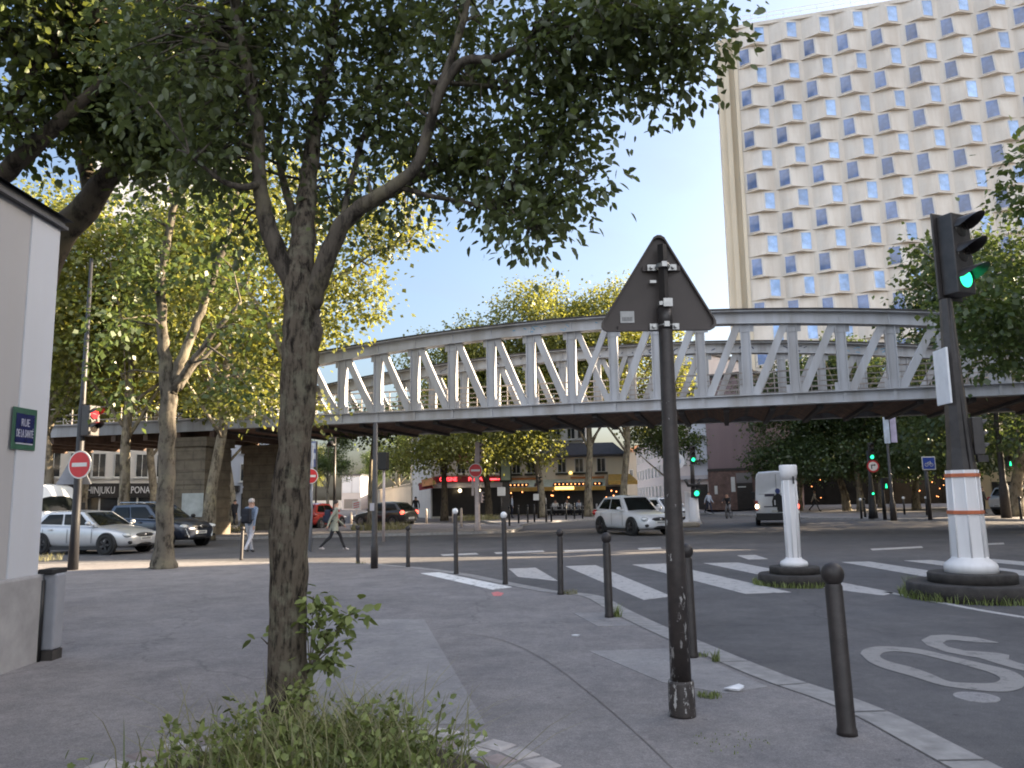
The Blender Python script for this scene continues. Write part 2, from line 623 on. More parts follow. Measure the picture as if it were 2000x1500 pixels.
for i in range(len(kl) - 1):
    sg = (kl[i + 1] - kl[i]).length
    while nxt < acc + sg and sg > 0:
        t_ = (nxt - acc) / sg
        a = kl[i].lerp(kl[i + 1], t_); b = inner[i].lerp(inner[i + 1], t_)
        e = (kl[i + 1] - kl[i]).normalized() * .007
        jm.add([a - e + Vector((0, 0, .001)), a + e + Vector((0, 0, .001)), b + e + Vector((0, 0, .007)), b - e + Vector((0, 0, .007))], [(0, 1, 2, 3)])
        nxt += rnd.uniform(.9, 1.15)
    acc += sg
for e in (inner,):
    for i in range(len(e) - 1):
        n_ = Vector((-(e[i + 1] - e[i]).y, (e[i + 1] - e[i]).x, 0)).normalized() * .012
        jm.add([e[i] + Vector((0, 0, .005)), e[i + 1] + Vector((0, 0, .005)), e[i + 1] + n_ + Vector((0, 0, .005)), e[i] + n_ + Vector((0, 0, .005))], [(0, 1, 2, 3)])
M['joint'] = mk('dirty_joint', (.10, .095, .09), .9, .4, 9)
tag(jm.build('kerb_joint', M['joint']), kind='structure')
sm_ = MB()
for pts, wd in (([(845, 1238), (930, 1241), (1000, 1258), (1075, 1297), (1160, 1362), (1260, 1450), (1330, 1520)], .010), ([(95, 1158), (300, 1156), (560, 1160), (800, 1165), (1000, 1160)], .012), ([(90, 1180), (190, 1172)], .02)):
    L_ = smooth_line([gp(x, y, PAV) + Vector((0, 0, .004)) for x, y in pts], 5)
    O_ = offset_line(L_, wd)
    for i in range(len(L_) - 1): sm_.add([L_[i], L_[i + 1], O_[i + 1], O_[i]], [(0, 1, 2, 3)])
M['seam'] = mk('asphalt_seam', (.145, .132, .125), .9, .3, 7)
tag(sm_.build('pavement_seam', M['seam']), kind='structure')


def slab(name, pts, z0, z1, mat, kind='structure'):
    m_ = MB(); m_.prism([(p.x, p.y) for p in pts], z0, z1, 0)
    return tag(m_.build(name, mat), kind=kind)


def island(name, pts, mat_top, h=.12, kw=.3, per=3):
    """a raised area with a kerb all round"""
    line = smooth_line(pts, per) if per else [Vector(p) for p in pts]
    ar = sum(line[i].x * line[(i + 1) % len(line)].y - line[(i + 1) % len(line)].x * line[i].y for i in range(len(line)))
    if ar < 0: line = line[::-1]
    inn = offset_line(line + [line[0]], kw)[:-1]
    slab(name, inn, -.05, h, mat_top)
    m_ = MB()
    L = len(line)
    for i in range(L):
        a, b, c, d = line[i], line[(i + 1) % L], inn[(i + 1) % L], inn[i]
        m_.add([(a.x, a.y, -.05), (b.x, b.y, -.05), (a.x, a.y, h - .006), (b.x, b.y, h - .006), (c.x, c.y, h + .003), (d.x, d.y, h + .003)],
               [(0, 1, 3, 2), (2, 3, 4, 5)])
    tag(m_.build(name + '_kerb', M['kerb']), kind='structure')


# median under the viaduct, café pavement and right-hand pavement
med = px_poly([(60, 1064), (300, 1058), (600, 1051), (850, 1045), (985, 1041), (1012, 1036), (1000, 1029), (800, 1026), (300, 1030), (60, 1034)], 0)
island('median_pavement', med, M['pave'], .12, .3, 3)
cafe_pv = px_poly([(930, 1018), (1003, 1031), (1036, 1024), (1100, 1019), (1180, 1015), (1290, 1008)], 0)
cafe_pv += [Vector((26, 75, 0)), Vector((22, 110, 0)), Vector((-4, 112, 0)), Vector((-7, 90, 0))]
island('cafe_pavement', cafe_pv, M['pave'], .12, .3, 0)
rp = px_poly([(1385, 1006), (1480, 1009), (1570, 1014), (1750, 1017), (2000, 1018), (2300, 1022)], 0)
rp += [Vector((70, 90, 0)), Vector((26, 120, 0))]
island('hotel_pavement', rp, M['pave'], .12, .3, 0)
lp = [Vector((-22, 75, 0)), Vector((-26, 120, 0)), Vector((-80, 120, 0)), Vector((-80, 52, 0)), Vector((-45, 52, 0)), Vector((-24, 54, 0))]
island('shop_pavement', lp, M['pave'], .12, .3, 0)

# lighter repair patches, crossing and other paint
for pts in ([(545, 1210), (828, 1210), (948, 1415), (515, 1415)], [(1120, 1198), (1185, 1196), (1243, 1222), (1168, 1224)],
            [(1150, 1272), (1330, 1266), (1500, 1342), (1415, 1355), (1293, 1333)]):
    slab('pavement_patch', px_poly(pts, PAV), PAV - .02, PAV + .004, M['patch'])
slab('pavement_marking', px_poly([(822, 1120), (858, 1118), (1000, 1147), (962, 1152)], PAV), PAV - .02, PAV + .005, M['stripe'])
slab('spray_mark', px_poly([(960, 1158), (972, 1156), (984, 1159), (978, 1164), (964, 1164)], PAV), PAV - .02, PAV + .005, M['pinkspray'])
stripes = [[(994, 1111), (1046, 1109), (1090, 1135), (1012, 1127)], [(1104, 1106), (1163, 1104), (1312, 1165), (1257, 1172)],
           [(1235, 1103), (1298, 1101), (1545, 1157), (1455, 1160)], [(1374, 1100), (1442, 1099), (1748, 1158), (1725, 1163), (1617, 1150)],
           [(1644, 1098), (1698, 1097), (1940, 1134), (1850, 1134)], [(1766, 1095), (1820, 1094), (2080, 1124), (2010, 1126)],
           [(1885, 1093), (1940, 1092), (2200, 1115), (2130, 1118)],
           [(860, 1083), (930, 1080), (935, 1083), (866, 1086)], [(965, 1079), (1060, 1075), (1064, 1078), (970, 1082)], [(1100, 1075), (1185, 1072), (1188, 1075), (1104, 1078)],
           [(1245, 1071), (1290, 1069), (1292, 1072), (1249, 1074)], [(1700, 1072), (1800, 1067), (1803, 1070), (1704, 1075)], [(1870, 1064), (1960, 1060), (1962, 1063), (1874, 1067)],
           [(1440, 1085), (1475, 1084), (1500, 1092), (1462, 1093)]]
for pts in stripes:
    slab('road_marking', px_poly(pts, 0), -.02, .005, M['marking'])
# edge line past the signal island
el = smooth_line([gp(x, y, 0) for x, y in [(1735, 1156), (1790, 1166), (1860, 1180), (1930, 1193), (2010, 1206), (2160, 1230)]], 3)
e2 = offset_line(el, -.12)
slab('road_marking', el + e2[::-1], -.02, .005, M['marking'])


def zz(pts):
    return [gp(1650 + x * .23333, 1150 + y * .23333, 0) for x, y in pts]


def ring_sheet(name, outer, inner_, z, mat):
    """a flat painted ring between two closed outlines"""
    def resample(P, k=64):
        P = smooth_line([*P, P[0]], 4)
        L = [0]
        for i in range(1, len(P)): L.append(L[-1] + (P[i] - P[i - 1]).length)
        out, j = [], 0
        for q in range(k):
            s = L[-1] * q / k
            while L[j + 1] < s: j += 1
            t = (s - L[j]) / max(L[j + 1] - L[j], 1e-9)
            out.append(P[j].lerp(P[j + 1], t))
        return out
    A, B = resample(outer), resample(inner_)
    m_ = MB()
    k = len(A)
    # pair each outer point with the inner point in the same direction
    c = sum(B, Vector()) / k
    best = min(range(k), key=lambda o: sum((A[i] - B[(i + o) % k]).length for i in range(k)))
    vs = [(p.x, p.y, z) for p in A] + [(B[(i + best) % k].x, B[(i + best) % k].y, z) for i in range(k)]
    m_.add(vs, [(i, (i + 1) % k, k + (i + 1) % k, k + i) for i in range(k)])
    return tag(m_.build(name, mat), kind='structure')


M['marking2'] = mk_paint_marking('worn_marking', (.28, .265, .255))
ring_sheet('road_number_marking',
           zz([(130, 545), (160, 510), (260, 487), (420, 487), (640, 510), (900, 570), (1200, 640), (1400, 690), (1510, 760), (1500, 820), (1400, 860), (1250, 865), (1000, 840), (800, 810), (560, 735), (330, 670), (200, 610)]),
           zz([(295, 560), (330, 535), (430, 527), (600, 545), (800, 590), (1050, 655), (1230, 710), (1300, 750), (1280, 780), (1200, 795), (1000, 790), (860, 775), (720, 715), (560, 660), (400, 620), (310, 585)]), .005, M['marking2'])
three_out = zz([(1285, 452), (1100, 410), (850, 386), (720, 393), (640, 432), (690, 478), (850, 532), (1000, 562), (1120, 580), (1220, 612), (1400, 665), (1650, 725), (1900, 775), (2080, 770), (2150, 720), (2050, 660), (1900, 615)])
three_in = zz([(1285, 456), (1100, 452), (930, 432), (850, 436), (820, 458), (870, 490), (1000, 520), (1150, 530), (1290, 541), (1378, 558), (1372, 592), (1450, 622), (1650, 672), (1850, 715), (1960, 720), (1990, 700), (1900, 650)])
m3 = MB()
for i in range(len(three_out) - 1):
    a, b, c, d = three_out[i], three_out[i + 1], three_in[i + 1], three_in[i]
    m3.add([(p.x, p.y, .005) for p in (a, b, c, d)], [(0, 1, 2, 3)])
tag(m3.build('road_number_marking', M['marking2']), kind='structure')
mh = MB(); c = gp(1907, 1362); mh.lathe([(.17, -.02), (.17, .006)], 24, 0, Matrix.Translation(c))
tag(mh.build('manhole_cover', M['patch']), 'small round metal cover in the road below the painted 30', 'manhole cover')

# ------------------------------------------------------------------ the white corner building on the left
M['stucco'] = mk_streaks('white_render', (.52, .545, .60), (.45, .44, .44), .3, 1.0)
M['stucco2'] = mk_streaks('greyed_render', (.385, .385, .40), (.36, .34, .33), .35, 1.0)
M['plinth'] = mk('plinth_render', (.31, .305, .31), .9, .2, 3, bump=.25)
M['zinc'] = mk('dark_zinc', (.06, .06, .065), .5, .3, 5)
WX = -4.97
yc = onx(61, 1284, WX).y
ztop = onx(103, 440, WX).z
ycr = onx(9, 1200, WX + .015).y
bl = thing('corner_building', 'white rendered street corner building with grey plinth and dark roof edge', 'building', (WX, yc, 0))
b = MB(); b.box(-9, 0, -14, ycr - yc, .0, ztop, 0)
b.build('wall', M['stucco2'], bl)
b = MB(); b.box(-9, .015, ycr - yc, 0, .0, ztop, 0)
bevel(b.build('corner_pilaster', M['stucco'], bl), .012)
zp = onx(55, 1124, WX).z
b = MB(); b.box(-9.02, .06, -14, .05, .0, zp, 0)
bevel(b.build('plinth', M['plinth'], bl), .03)
b = MB(); b.box(-9.2, .07, -14.2, .05, ztop + .001, ztop + .035); b.box(-9.1, .04, -14.1, .03, ztop + .035, ztop + .11)
b.build('roof_edge', M['zinc'], bl)
b = MB(); b.box(-9, 0, -14, 0, ztop + .11, ztop + 2.5)
b.add([(-9.2, -14.2, ztop + .11), (.1, -14.2, ztop + .11), (.1, .1, ztop + .11), (-9.2, .1, ztop + .11), (-4.5, -9, ztop + 2.2), (-4.5, -5, ztop + 2.2)], [(0, 1, 4), (1, 2, 5, 4), (2, 3, 5), (3, 0, 4, 5)])
b.v = b.v[8:]; b.f = [[i - 8 for i in f] for f in b.f[6:]]; b.m = b.m[6:]; b.s = b.s[6:]
b.build('roof', M['zinc'], bl)
# street name plate
p00, p11 = onx(20, 868, WX + .02), onx(68, 815, WX + .02)
pc = (p00 + p11) / 2
pw, ph = .50, .36
pc = Vector((WX + .016, onx(43, 838, WX).y, onx(43, 838, WX).z))
pw = onx(66, 838, WX).y - onx(19, 838, WX).y
ph = onx(43, 797, WX).z - onx(43, 879, WX).z
M['plategreen'] = mk('enamel_green', (.035, .10, .065), .3, .2, 9)
M['plateblue'] = mk('enamel_blue', (.008, .012, .075), .25, .15, 9)
M['platewhite'] = mk('enamel_white', (.45, .46, .55), .35, .1, 20)
sp = thing('street_name_plate', 'blue enamel street plate with green border reading RUE DE LA SANTÉ', 'street sign', pc, R(90))
b = MB(); b.box(-pw / 2, pw / 2, -.012, 0, -ph / 2, ph / 2); bevel(b.build('border', M['plategreen'], sp), .004)
b = MB(); b.box(-pw / 2 + .045, pw / 2 - .045, -.016, -.002, -ph / 2 + .07, ph / 2 - .06); b.build('panel', M['plateblue'], sp)


def fit_text(s, width, size, z):
    o = text_mesh(s, size, M['platewhite'], .003, sp, 'lettering', M=Matrix.Identity(4))
    xs_ = [v.co.x for v in o.data.vertices]
    o.data.transform(Matrix.Translation((0, -.0165, z)) @ Matrix.Rotation(math.pi / 2, 4, 'X') @ Matrix.Scale(width / (max(xs_) - min(xs_)), 4, (1, 0, 0)))


fit_text("RUE", .34 * pw, .105 * ph / .4, ph * .14)
fit_text("DE LA SANTÉ", .70 * pw, .105 * ph / .4, -ph * .12)
b = MB(); b.box(-pw / 2 + .06, pw / 2 - .05, -.014, -.004, -ph / 2 + .055, -ph / 2 + .068); b.build('border_line', M['platewhite'], sp)
# grey box against the end of the wall
M['greymetal'] = mk('grey_metal', (.27, .28, .31), .55, .12, 4)
ub = gp(78, 1262, PAV)
bx = thing('downpipe_guard', 'grey metal box with black top fixed low beside the white corner wall', 'utility box', (WX + .10, yc + .16, PAV))
hb = at(80, 1112, yc + .16).z - PAV
b = MB()
b.prism([(-.08, -.10), (.08, -.10), (.08, .08), (-.08, .08)], .10, hb - .04)
bevel(b.build('casing', M['greymetal'], bx), .025, 3)
b = MB(); b.box(-.10, .06, -.15, .13, hb - .04, hb + .01); bevel(b.build('lid', M['black'], bx), .01)
b = MB(); b.tube([(-.05, -.14, 0), (-.05, -.14, hb - .1)], .03, 8); b.build('pipe', M['black'], bx)
b = MB(); b.box(-.06, .08, -.1, .08, 0, .10); b.build('foot', M['conc'], bx)

# ------------------------------------------------------------------ the metro viaduct
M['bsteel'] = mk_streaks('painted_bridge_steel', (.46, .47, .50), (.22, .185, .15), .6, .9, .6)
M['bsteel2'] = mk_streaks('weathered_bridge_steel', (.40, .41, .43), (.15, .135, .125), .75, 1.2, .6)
M['bunder'] = mk('rusty_underside', (.12, .08, .06), .85, .4, 2)
M['bdark'] = mk('dark_girder', (.05, .045, .045), .8, .3, 3)
M['bbrick'] = mk_brickwork('jack_arch_brick', (.24, .15, .105), (.19, .12, .085), (.16, .13, .11), 4)
M['brail'] = mk('bridge_rail', (.33, .30, .28), .6, .3, 4)
M['graff'] = mk('graffiti_ink', (.04, .05, .09), .6, .3, 9)
M['graff2'] = mk('graffiti_blue', (.16, .33, .48), .6, .3, 9)
M['stone'] = mk_brickwork('pier_stone', (.20, .17, .125), (.17, .145, .11), (.15, .125, .095), .55)
M['graffstone'] = mk('painted_stone', (.42, .45, .44), .8, .25, 2)
BO = Vector((3.45, 33.4, 0))
vb = thing('metro_viaduct', 'pale grey steel lattice metro bridge crossing above the junction on stone piers', 'bridge', BO, BYAW)
HS = 18.4
ZB, ZF = 5.13, 5.60
TW = 7.0


def ztop_c(u):
    return 9.22 - .75 * (u / 13.0) ** 2


US = [.9 + 1.8 * k for k in range(10)]
verts_u = sorted([-u for u in US] + US)
for v, front in ((0.0, True), (TW, False)):
    steel = M['bsteel'] if front else M['bsteel2']
    tr = MB()
    # bottom chord: an I section
    tr.box(-HS, HS, v - .10, v + .10, ZB + .04, ZF - .04)
    tr.box(-HS, HS, v - .26, v + .26, ZF - .04, ZF)
    tr.box(-HS, HS, v - .26, v + .26, ZB, ZB + .04)
    for u in verts_u: tr.box(u - .06, u + .06, v - .16, v + .16, ZB + .05, ZF - .05)
    t0 = tr.build('truss', steel, vb)
    ch = MB()
    K = 40
    us = [-HS + 2 * HS * i / K for i in range(K + 1)]
    for i in range(K):
        a, c_ = us[i], us[i + 1]
        za, zc = ztop_c(a), ztop_c(c_)
        for (y0, y1, lo, hi) in ((v - .09, v + .09, -.50, -.05), (v - .33, v + .33, -.05, 0), (v - .26, v + .26, -.54, -.50)):
            ch.add([(a, y0, za + lo), (c_, y0, zc + lo), (c_, y1, zc + lo), (a, y1, za + lo), (a, y0, za + hi), (c_, y0, zc + hi), (c_, y1, zc + hi), (a, y1, za + hi)],
                   [(0, 3, 2, 1), (4, 5, 6, 7), (0, 1, 5, 4), (2, 3, 7, 6)] + ([(3, 0, 4, 7)] if i == 0 else []) + ([(1, 2, 6, 5)] if i == K - 1 else []))
    for u in verts_u:
        ch.box(u - .03, u + .03, v - .14, v + .14, ztop_c(u) - .49, ztop_c(u) - .06)
    ch.build('top_chord', steel, t0)
    tl = MB()
    for i in range(K):
        a, c_ = us[i], us[i + 1]
        tl.beam((a, v, ztop_c(a) + .034), (c_, v, ztop_c(c_) + .034), .74, .06)
    tl.build('chord_cover_plate', M['bdark'], t0)
    for u in verts_u:
        ps = MB(); ps.box(u - .18, u + .18, v - .05, v + .05, ZF, ztop_c(u) - .52)
        ps.box(u - .19, u - .15, v - .15, v + .15, ZF, ztop_c(u) - .52); ps.box(u + .15, u + .19, v - .15, v + .15, ZF, ztop_c(u) - .52)
        for zg in (ZF, ztop_c(u) - .86): ps.box(u - .34, u + .34, v - .075, v - .055, zg, zg + .34)
        ps.build('post', steel, t0)
    pan = [(-u - 1.8, -u) for u in US[:-1]] + [(u, u + 1.8) for u in US[:-1]]
    for i, (a, c_) in enumerate(pan):
        dg = MB()
        if a < 0: p, q = (a + .28, v, ztop_c(a) - .52), (c_ - .28, v, ZF)
        else: p, q = (a + .28, v, ZF), (c_ - .28, v, ztop_c(c_) - .52)
        dg.beam(p, q, .22, .29)
        dg.build('diagonal', steel, t0)
    dg = MB(); dg.beam((-.62, v + .02, ztop_c(.9) - .52), (.62, v + .02, ZF), .16, .24); dg.build('diagonal', steel, t0)
    dg = MB(); dg.beam((-.62, v - .16, ZF), (.62, v - .16, ztop_c(.9) - .52), .16, .24); dg.build('diagonal', steel, t0)
    # graffiti on the webs
    gm, gm2 = MB(), MB()
    for q in range(60 if not front else 14):
        u = rnd.uniform(-11, 13) if not front else rnd.uniform(-3.5, 2.5)
        z = ztop_c(u) - rnd.uniform(.15, .40)
        (gm if (front is False and not 9.5 < u < 13) else gm2).beam((u, v - .095, z), (u + rnd.uniform(.05, .22), v - .095, z + rnd.uniform(-.14, .14)), .01, rnd.uniform(.03, .06))
    if gm.v: gm.build('graffiti', M['graff'], t0)
    if gm2.v: gm2.build('graffiti', M['graff2'], t0)
# deck: cross girders with brick jack arches between them
dk = MB()
dk.box(-HS, HS, .30, TW - .30, 5.46, 5.60)
for k in range(21):
    u = -18.0 + 1.8 * k
    dk.box(u - .11, u + .11, .12, TW - .12, 4.96, 5.455)
deck = dk.build('deck', M['bdark'], vb)
ar = MB()
for k in range(20):
    u0 = -18.0 + 1.8 * k + .12; u1 = u0 + 1.56
    seg = 8
    pts = [(u0 + (u1 - u0) * i / seg, 5.08 + .30 * math.sin(math.pi * i / seg)) for i in range(seg + 1)]
    for i in range(seg):
        (a, za), (c_, zc) = pts[i], pts[i + 1]
        ar.add([(a, .28, za), (c_, .28, zc), (c_, TW - .28, zc), (a, TW - .28, za)], [(0, 1, 2, 3)], 0, True)
ar.build('brick_arches', M['bbrick'], deck)
for v in (.75, TW - .75):
    rl = MB()
    for z in (5.75, 5.95, 6.15, 6.35, 6.62): rl.beam((-HS, v, z), (HS, v, z), .035, .035 if z < 6.6 else .06)
    for k in range(26): rl.box(-18.2 + 1.42 * k - .02, -18.2 + 1.42 * k + .02, v - .02, v + .02, 5.6, 6.62)
    rl.build('railing', M['brail'], vb)
wk = MB()
wk.box(-HS, HS, TW - 1.0, TW - .95, 5.66, 5.86); wk.box(-HS, HS, .95, 1.0, 5.62, 5.74)
wk.build('walkway_edge', M['bsteel'], vb)
# approach spans beyond the piers
for s in (-1, 1):
    a0, a1 = (-72, -HS - .1) if s < 0 else (HS + .1, 60)
    ap = MB()
    ap.box(a0, a1, -.06, .06, ZB - .05, 5.62); ap.box(a0, a1, -.22, .22, 5.62, 5.68)
    ap.box(a0, a1, TW - .06, TW + .06, ZB - .05, 5.62); ap.box(a0, a1, TW - .22, TW + .22, 5.62, 5.68)
    at_ = ap.build('approach_girder', M['bsteel2'], vb)
    ap = MB(); ap.box(a0, a1, .07, TW - .07, 5.3, 5.6)
    q = a0
    while q < a1: ap.box(q, q + .25, .1, TW - .1, 4.75, 5.29); q += 1.9
    ap.build('approach_deck', M['bunder'], vb)
    rl = MB()
    for v in (.1, TW - .1):
        for z in (5.9, 6.2, 6.55): rl.beam((a0, v, z), (a1, v, z), .035, .05)
        q = a0
        while q < a1: rl.box(q, q + .04, v - .02, v + .02, 5.68, 6.55); q += 1.5
    rl.build('railing', M['brail'], vb)
for u in (-19.5, -38, -54, 19.8, 38):
    w = 2.1
    for v0, v1 in ((-.65, 1.35), (TW - 1.35, TW + .65)):
        pr = MB()
        pr.box(u - w / 2, u + w / 2, v0, v1, .1, 4.3)
        pr.box(u - w / 2 - .14, u + w / 2 + .14, v0 - .14, v1 + .14, 4.3, 4.74)
        pr.box(u - w / 2 - .08, u + w / 2 + .08, v0 - .08, v1 + .08, .05, .75)
        for z in (1.3, 1.9, 2.5, 3.1, 3.7): pr.box(u - w / 2 - .03, u + w / 2 + .03, v0 - .03, v1 + .03, z, z + .52)
        bevel(pr.build('pier', M['stone'], vb), .02)
gp_ = MB(); gp_.box(-19.6, -18.43, -.70, -.685, 1.0, 2.1); gp_.build('painted_patch', M['graffstone'], vb)

# ------------------------------------------------------------------ the tall hotel with the folded concrete front
M['hotelc'] = mk_streaks('folded_concrete', (.66, .62, .565), (.42, .35, .28), .5, .45)
M['hotels'] = mk_streaks('side_concrete', (.66, .59, .47), (.45, .36, .25), .4, .3)
M['hwin'] = mk_glass('hotel_glass', (.075, .125, .27), 1.7, .06, True)
M['hwin2'] = mk_glass('hotel_glass_bright_sky', (.24, .37, .62), 1.6, .06, True)  # right-facing panes: brighter sky reflection painted into the glass colour
M['hframe'] = mk('window_frame', (.55, .55, .56), .5, .1, 4)
HP0 = at(1452, 330, 105.0); HP0.z = 0
hyaw = BYAW
ht = thing('hotel_tower', 'tall cream hotel tower with folded concrete panels and staggered blue windows', 'hotel', HP0, hyaw)
P_, FH, NR, NM = 4.30, 3.05, 17, 15
HTOP = at(1428, 52, 105).z
AMP, AMPT = 1.15, .45
fm = MB()
fm.s = []
WA, WB = None, None
wins = []


def quad_sub(m_, a, b_, c_, d, n=4):
    a, b_, c_, d = map(Vector, (a, b_, c_, d))
    vs = [(a.lerp(b_, i / n)).lerp(d.lerp(c_, i / n), j / n) for j in range(n + 1) for i in range(n + 1)]
    m_.add(vs, [(j * (n + 1) + i, j * (n + 1) + i + 1, (j + 1) * (n + 1) + i + 1, (j + 1) * (n + 1) + i) for j in range(n) for i in range(n)])


for r in range(NR):
    zt = HTOP - .55 - r * FH; zb = zt - FH + .02
    A = (r % 2 == 1)
    ph = .43 if A else .54
    us = [(-.0, 0.0)]
    for k in range(NM):
        rd = (k + ph) * P_
        us.append((rd, 1.0)); us.append((rd + .5 * P_, 0.0))
    for i in range(len(us) - 1):
        (u0, a0), (u1, a1) = us[i], us[i + 1]
        quad_sub(fm, (u0, -AMP * a0, zb), (u1, -AMP * a1, zb), (u1, -AMPT * a1, zt), (u0, -AMPT * a0, zt))
        quad_sub(fm, (u0, .3, zb), (u1, .3, zb), (u1, -AMP * a1, zb), (u0, -AMP * a0, zb))       # soffit
        quad_sub(fm, (u0, -AMPT * a0, zt), (u1, -AMPT * a1, zt), (u1, .3, zt), (u0, .3, zt))
    for k in range(NM):
        rd = (k + ph) * P_
        wins.append((r, k, A, rd, zb, zt))
wall = fm.build('front_wall', M['hotelc'], ht)
b = MB(); b.box(.02, NM * P_ + 3, .31, 16, 0, HTOP - .6); b.build('core_wall', M['hotels'], ht)
b = MB()
b.box(-2.7, -.02, 1.4, 17, 0, HTOP - .9); b.box(-1.9, -1.2, .9, 1.39, 0, HTOP - .9); b.box(-.45, .0, -.15, 1.38, 0, HTOP - .5)
b.build('side_wall', M['hotels'], ht)
b = MB(); b.box(-.6, NM * P_ + 3, -.35, 17, HTOP - .55, HTOP - .28); b.box(-.5, NM * P_ + 3, -.28, .2, HTOP - .28, HTOP)
b.build('parapet', M['hotelc'], ht)
b = MB()
for z in (.7, 1.3): b.beam((-.4, -.1, HTOP + z), (NM * P_, -.1, HTOP + z), .05, .05)
for k in range(30): b.box(k * 2.2 - .02, k * 2.2 + .02, -.12, -.08, HTOP, HTOP + 1.3)
b.build('roof_rail', M['hframe'], ht)


def win_mesh(A):
    """a window on the fold, in the ridge's own frame (ridge bottom at the origin)"""
    H = FH - .02
    def P(s, t, off):          # s: 0 at the valley, 1 at the ridge
        x = (s - 1) * .5 * P_ * (1 if A else -1)
        amp = AMP + (AMPT - AMP) * t
        nx = AMP / (.5 * P_) * (-1 if A else 1)
        return Vector((x + nx * off, -amp * s - off, t * H))
    m_ = MB()
    s0, s1, t0, t1 = (.29, .93, .085, .90)
    fr = []
    for off, q in ((.05, 0.0), (.05, .07)):
        ds = q / (.5 * P_); dt = q / H
        fr.append([P(s0 + ds, t0 + dt, off), P(s1 - ds, t0 + dt, off), P(s1 - ds, t1 - dt, off), P(s0 + ds, t1 - dt, off)])
    vs = fr[0] + fr[1]
    fs = [(0, 1, 5, 4), (1, 2, 6, 5), (2, 3, 7, 6), (3, 0, 4, 7)]
    bk = [P(s0, t0, -.05), P(s1, t0, -.05), P(s1, t1, -.05), P(s0, t1, -.05)]
    gl = [P(s0 + .03, t0 + .02, .012), P(s1 - .03, t0 + .02, .012), P(s1 - .03, t1 - .02, .012), P(s0 + .03, t1 - .02, .012)]
    if not A: fs = [f[::-1] for f in fs]
    m_.add(vs, fs, 0)
    m_.add(fr[0] + bk, [(0, 4, 5, 1), (1, 5, 6, 2), (2, 6, 7, 3), (3, 7, 4, 0)], 0)
    G = 4
    gv = [P(s0 + .03 + (s1 - s0 - .06) * i / G, t0 + .02 + (t1 - t0 - .04) * j / G, .025) for j in range(G + 1) for i in range(G + 1)]
    gf = [(j * (G + 1) + i, j * (G + 1) + i + 1, (j + 1) * (G + 1) + i + 1, (j + 1) * (G + 1) + i) for j in range(G) for i in range(G)]
    m_.add(gv, gf if A else [f[::-1] for f in gf], 1, True)
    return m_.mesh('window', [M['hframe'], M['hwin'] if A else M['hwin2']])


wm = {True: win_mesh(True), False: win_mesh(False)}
rest = MB()
vis = []
for (r, k, A, rd, zb, zt) in wins:
    if k < 10 and r < 16 and not (k >= 9 and r > 2) and not (k >= 8 and r > 6) and not (k >= 6 and r > 9) and not (k >= 5 and r > 12): vis.append((r, k, A, rd, zb))
    else:
        me = wm[A]
        vsx = [tuple(Vector(v.co) + Vector((rd, 0, zb))) for v in me.vertices]
        b0 = len(rest.v)
        rest.v.extend(vsx)
        for p in me.polygons:
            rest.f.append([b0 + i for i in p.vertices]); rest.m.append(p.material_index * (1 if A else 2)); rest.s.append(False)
vis.sort(key=lambda w: (w[0], w[1]))
for i, (r, k, A, rd, zb) in enumerate(vis):
    if i < 100:
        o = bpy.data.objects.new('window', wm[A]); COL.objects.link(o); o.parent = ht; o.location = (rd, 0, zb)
    else:
        me = wm[A]
        b0 = len(rest.v)
        rest.v.extend([tuple(Vector(v.co) + Vector((rd, 0, zb))) for v in me.vertices])
        for p in me.polygons:
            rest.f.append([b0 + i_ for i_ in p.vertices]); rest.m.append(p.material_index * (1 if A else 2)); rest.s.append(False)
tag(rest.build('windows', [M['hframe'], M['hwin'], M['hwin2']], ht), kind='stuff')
# ground floors
M['darkglass'] = mk_glass('lobby_glass', (.012, .011, .010), 1.45, .25, False, .12)
M['bronze'] = mk('bronze_cladding', (.030, .024, .022), .5, .25, 3)
b = MB(); b.box(-6, 66, -6, .3, 4.2, HTOP - .55 - NR * FH - .03)
b.build('podium_wall', M['bronze'], ht)
b = MB(); b.box(-6, 66, -5.6, .3, 0, 4.2)
for k in range(28): b.box(-6 + 2.6 * k, -5.85 + 2.6 * k, -5.7, -5.58, 0, 4.2)
b.build('lobby_glazing', M['darkglass'], ht)
each('lobby_lamp', M['lamp_dim'], ht, [(rnd.uniform(-5, 45), -5.75, rnd.uniform(.9, 3.4)) for k in range(46)], .055, .05, .055)
# ------------------------------------------------------------------ the other buildings
M['cream'] = mk_streaks('cream_render', (.74, .69, .57), (.50, .46, .38), .3, .8)
M['palerender'] = mk_streaks('pale_render', (.70, .68, .65), (.50, .47, .43), .3, .8)
M['pinkwhite'] = mk_streaks('pinkish_white_render', (.62, .55, .53), (.45, .40, .38), .25, .7)
M['bluewhite'] = mk_streaks('bluish_white_render', (.52, .55, .62), (.40, .42, .46), .25, .7)
M['mauve'] = mk_streaks('mauve_cladding', (.20, .145, .15), (.14, .10, .105), .4, .7)
M['brownbrick'] = mk_brickwork('brown_brick', (.17, .10, .085), (.14, .085, .07), (.15, .12, .11), 2.2)
M['greyblock'] = mk_streaks('grey_panels', (.47, .45, .47), (.36, .34, .36), .25, .7)
M['slate'] = mk('slate_roof', (.055, .052, .06), .6, .25, 3)
M['winglass'] = mk_glass('window_glass', (.03, .035, .04), 1.55, .06)
M['winwhite'] = mk('white_window_frame', (.60, .60, .58), .6, .08, 5)
M['shopdark'] = mk('dark_shopfront', (.018, .016, .017), .4, .3, 3)
M['awn'] = mk('ochre_awning', (.60, .36, .09), .8, .2, 3)
M['awnlight'] = mk('pale_awning', (.50, .52, .40), .8, .15, 3)
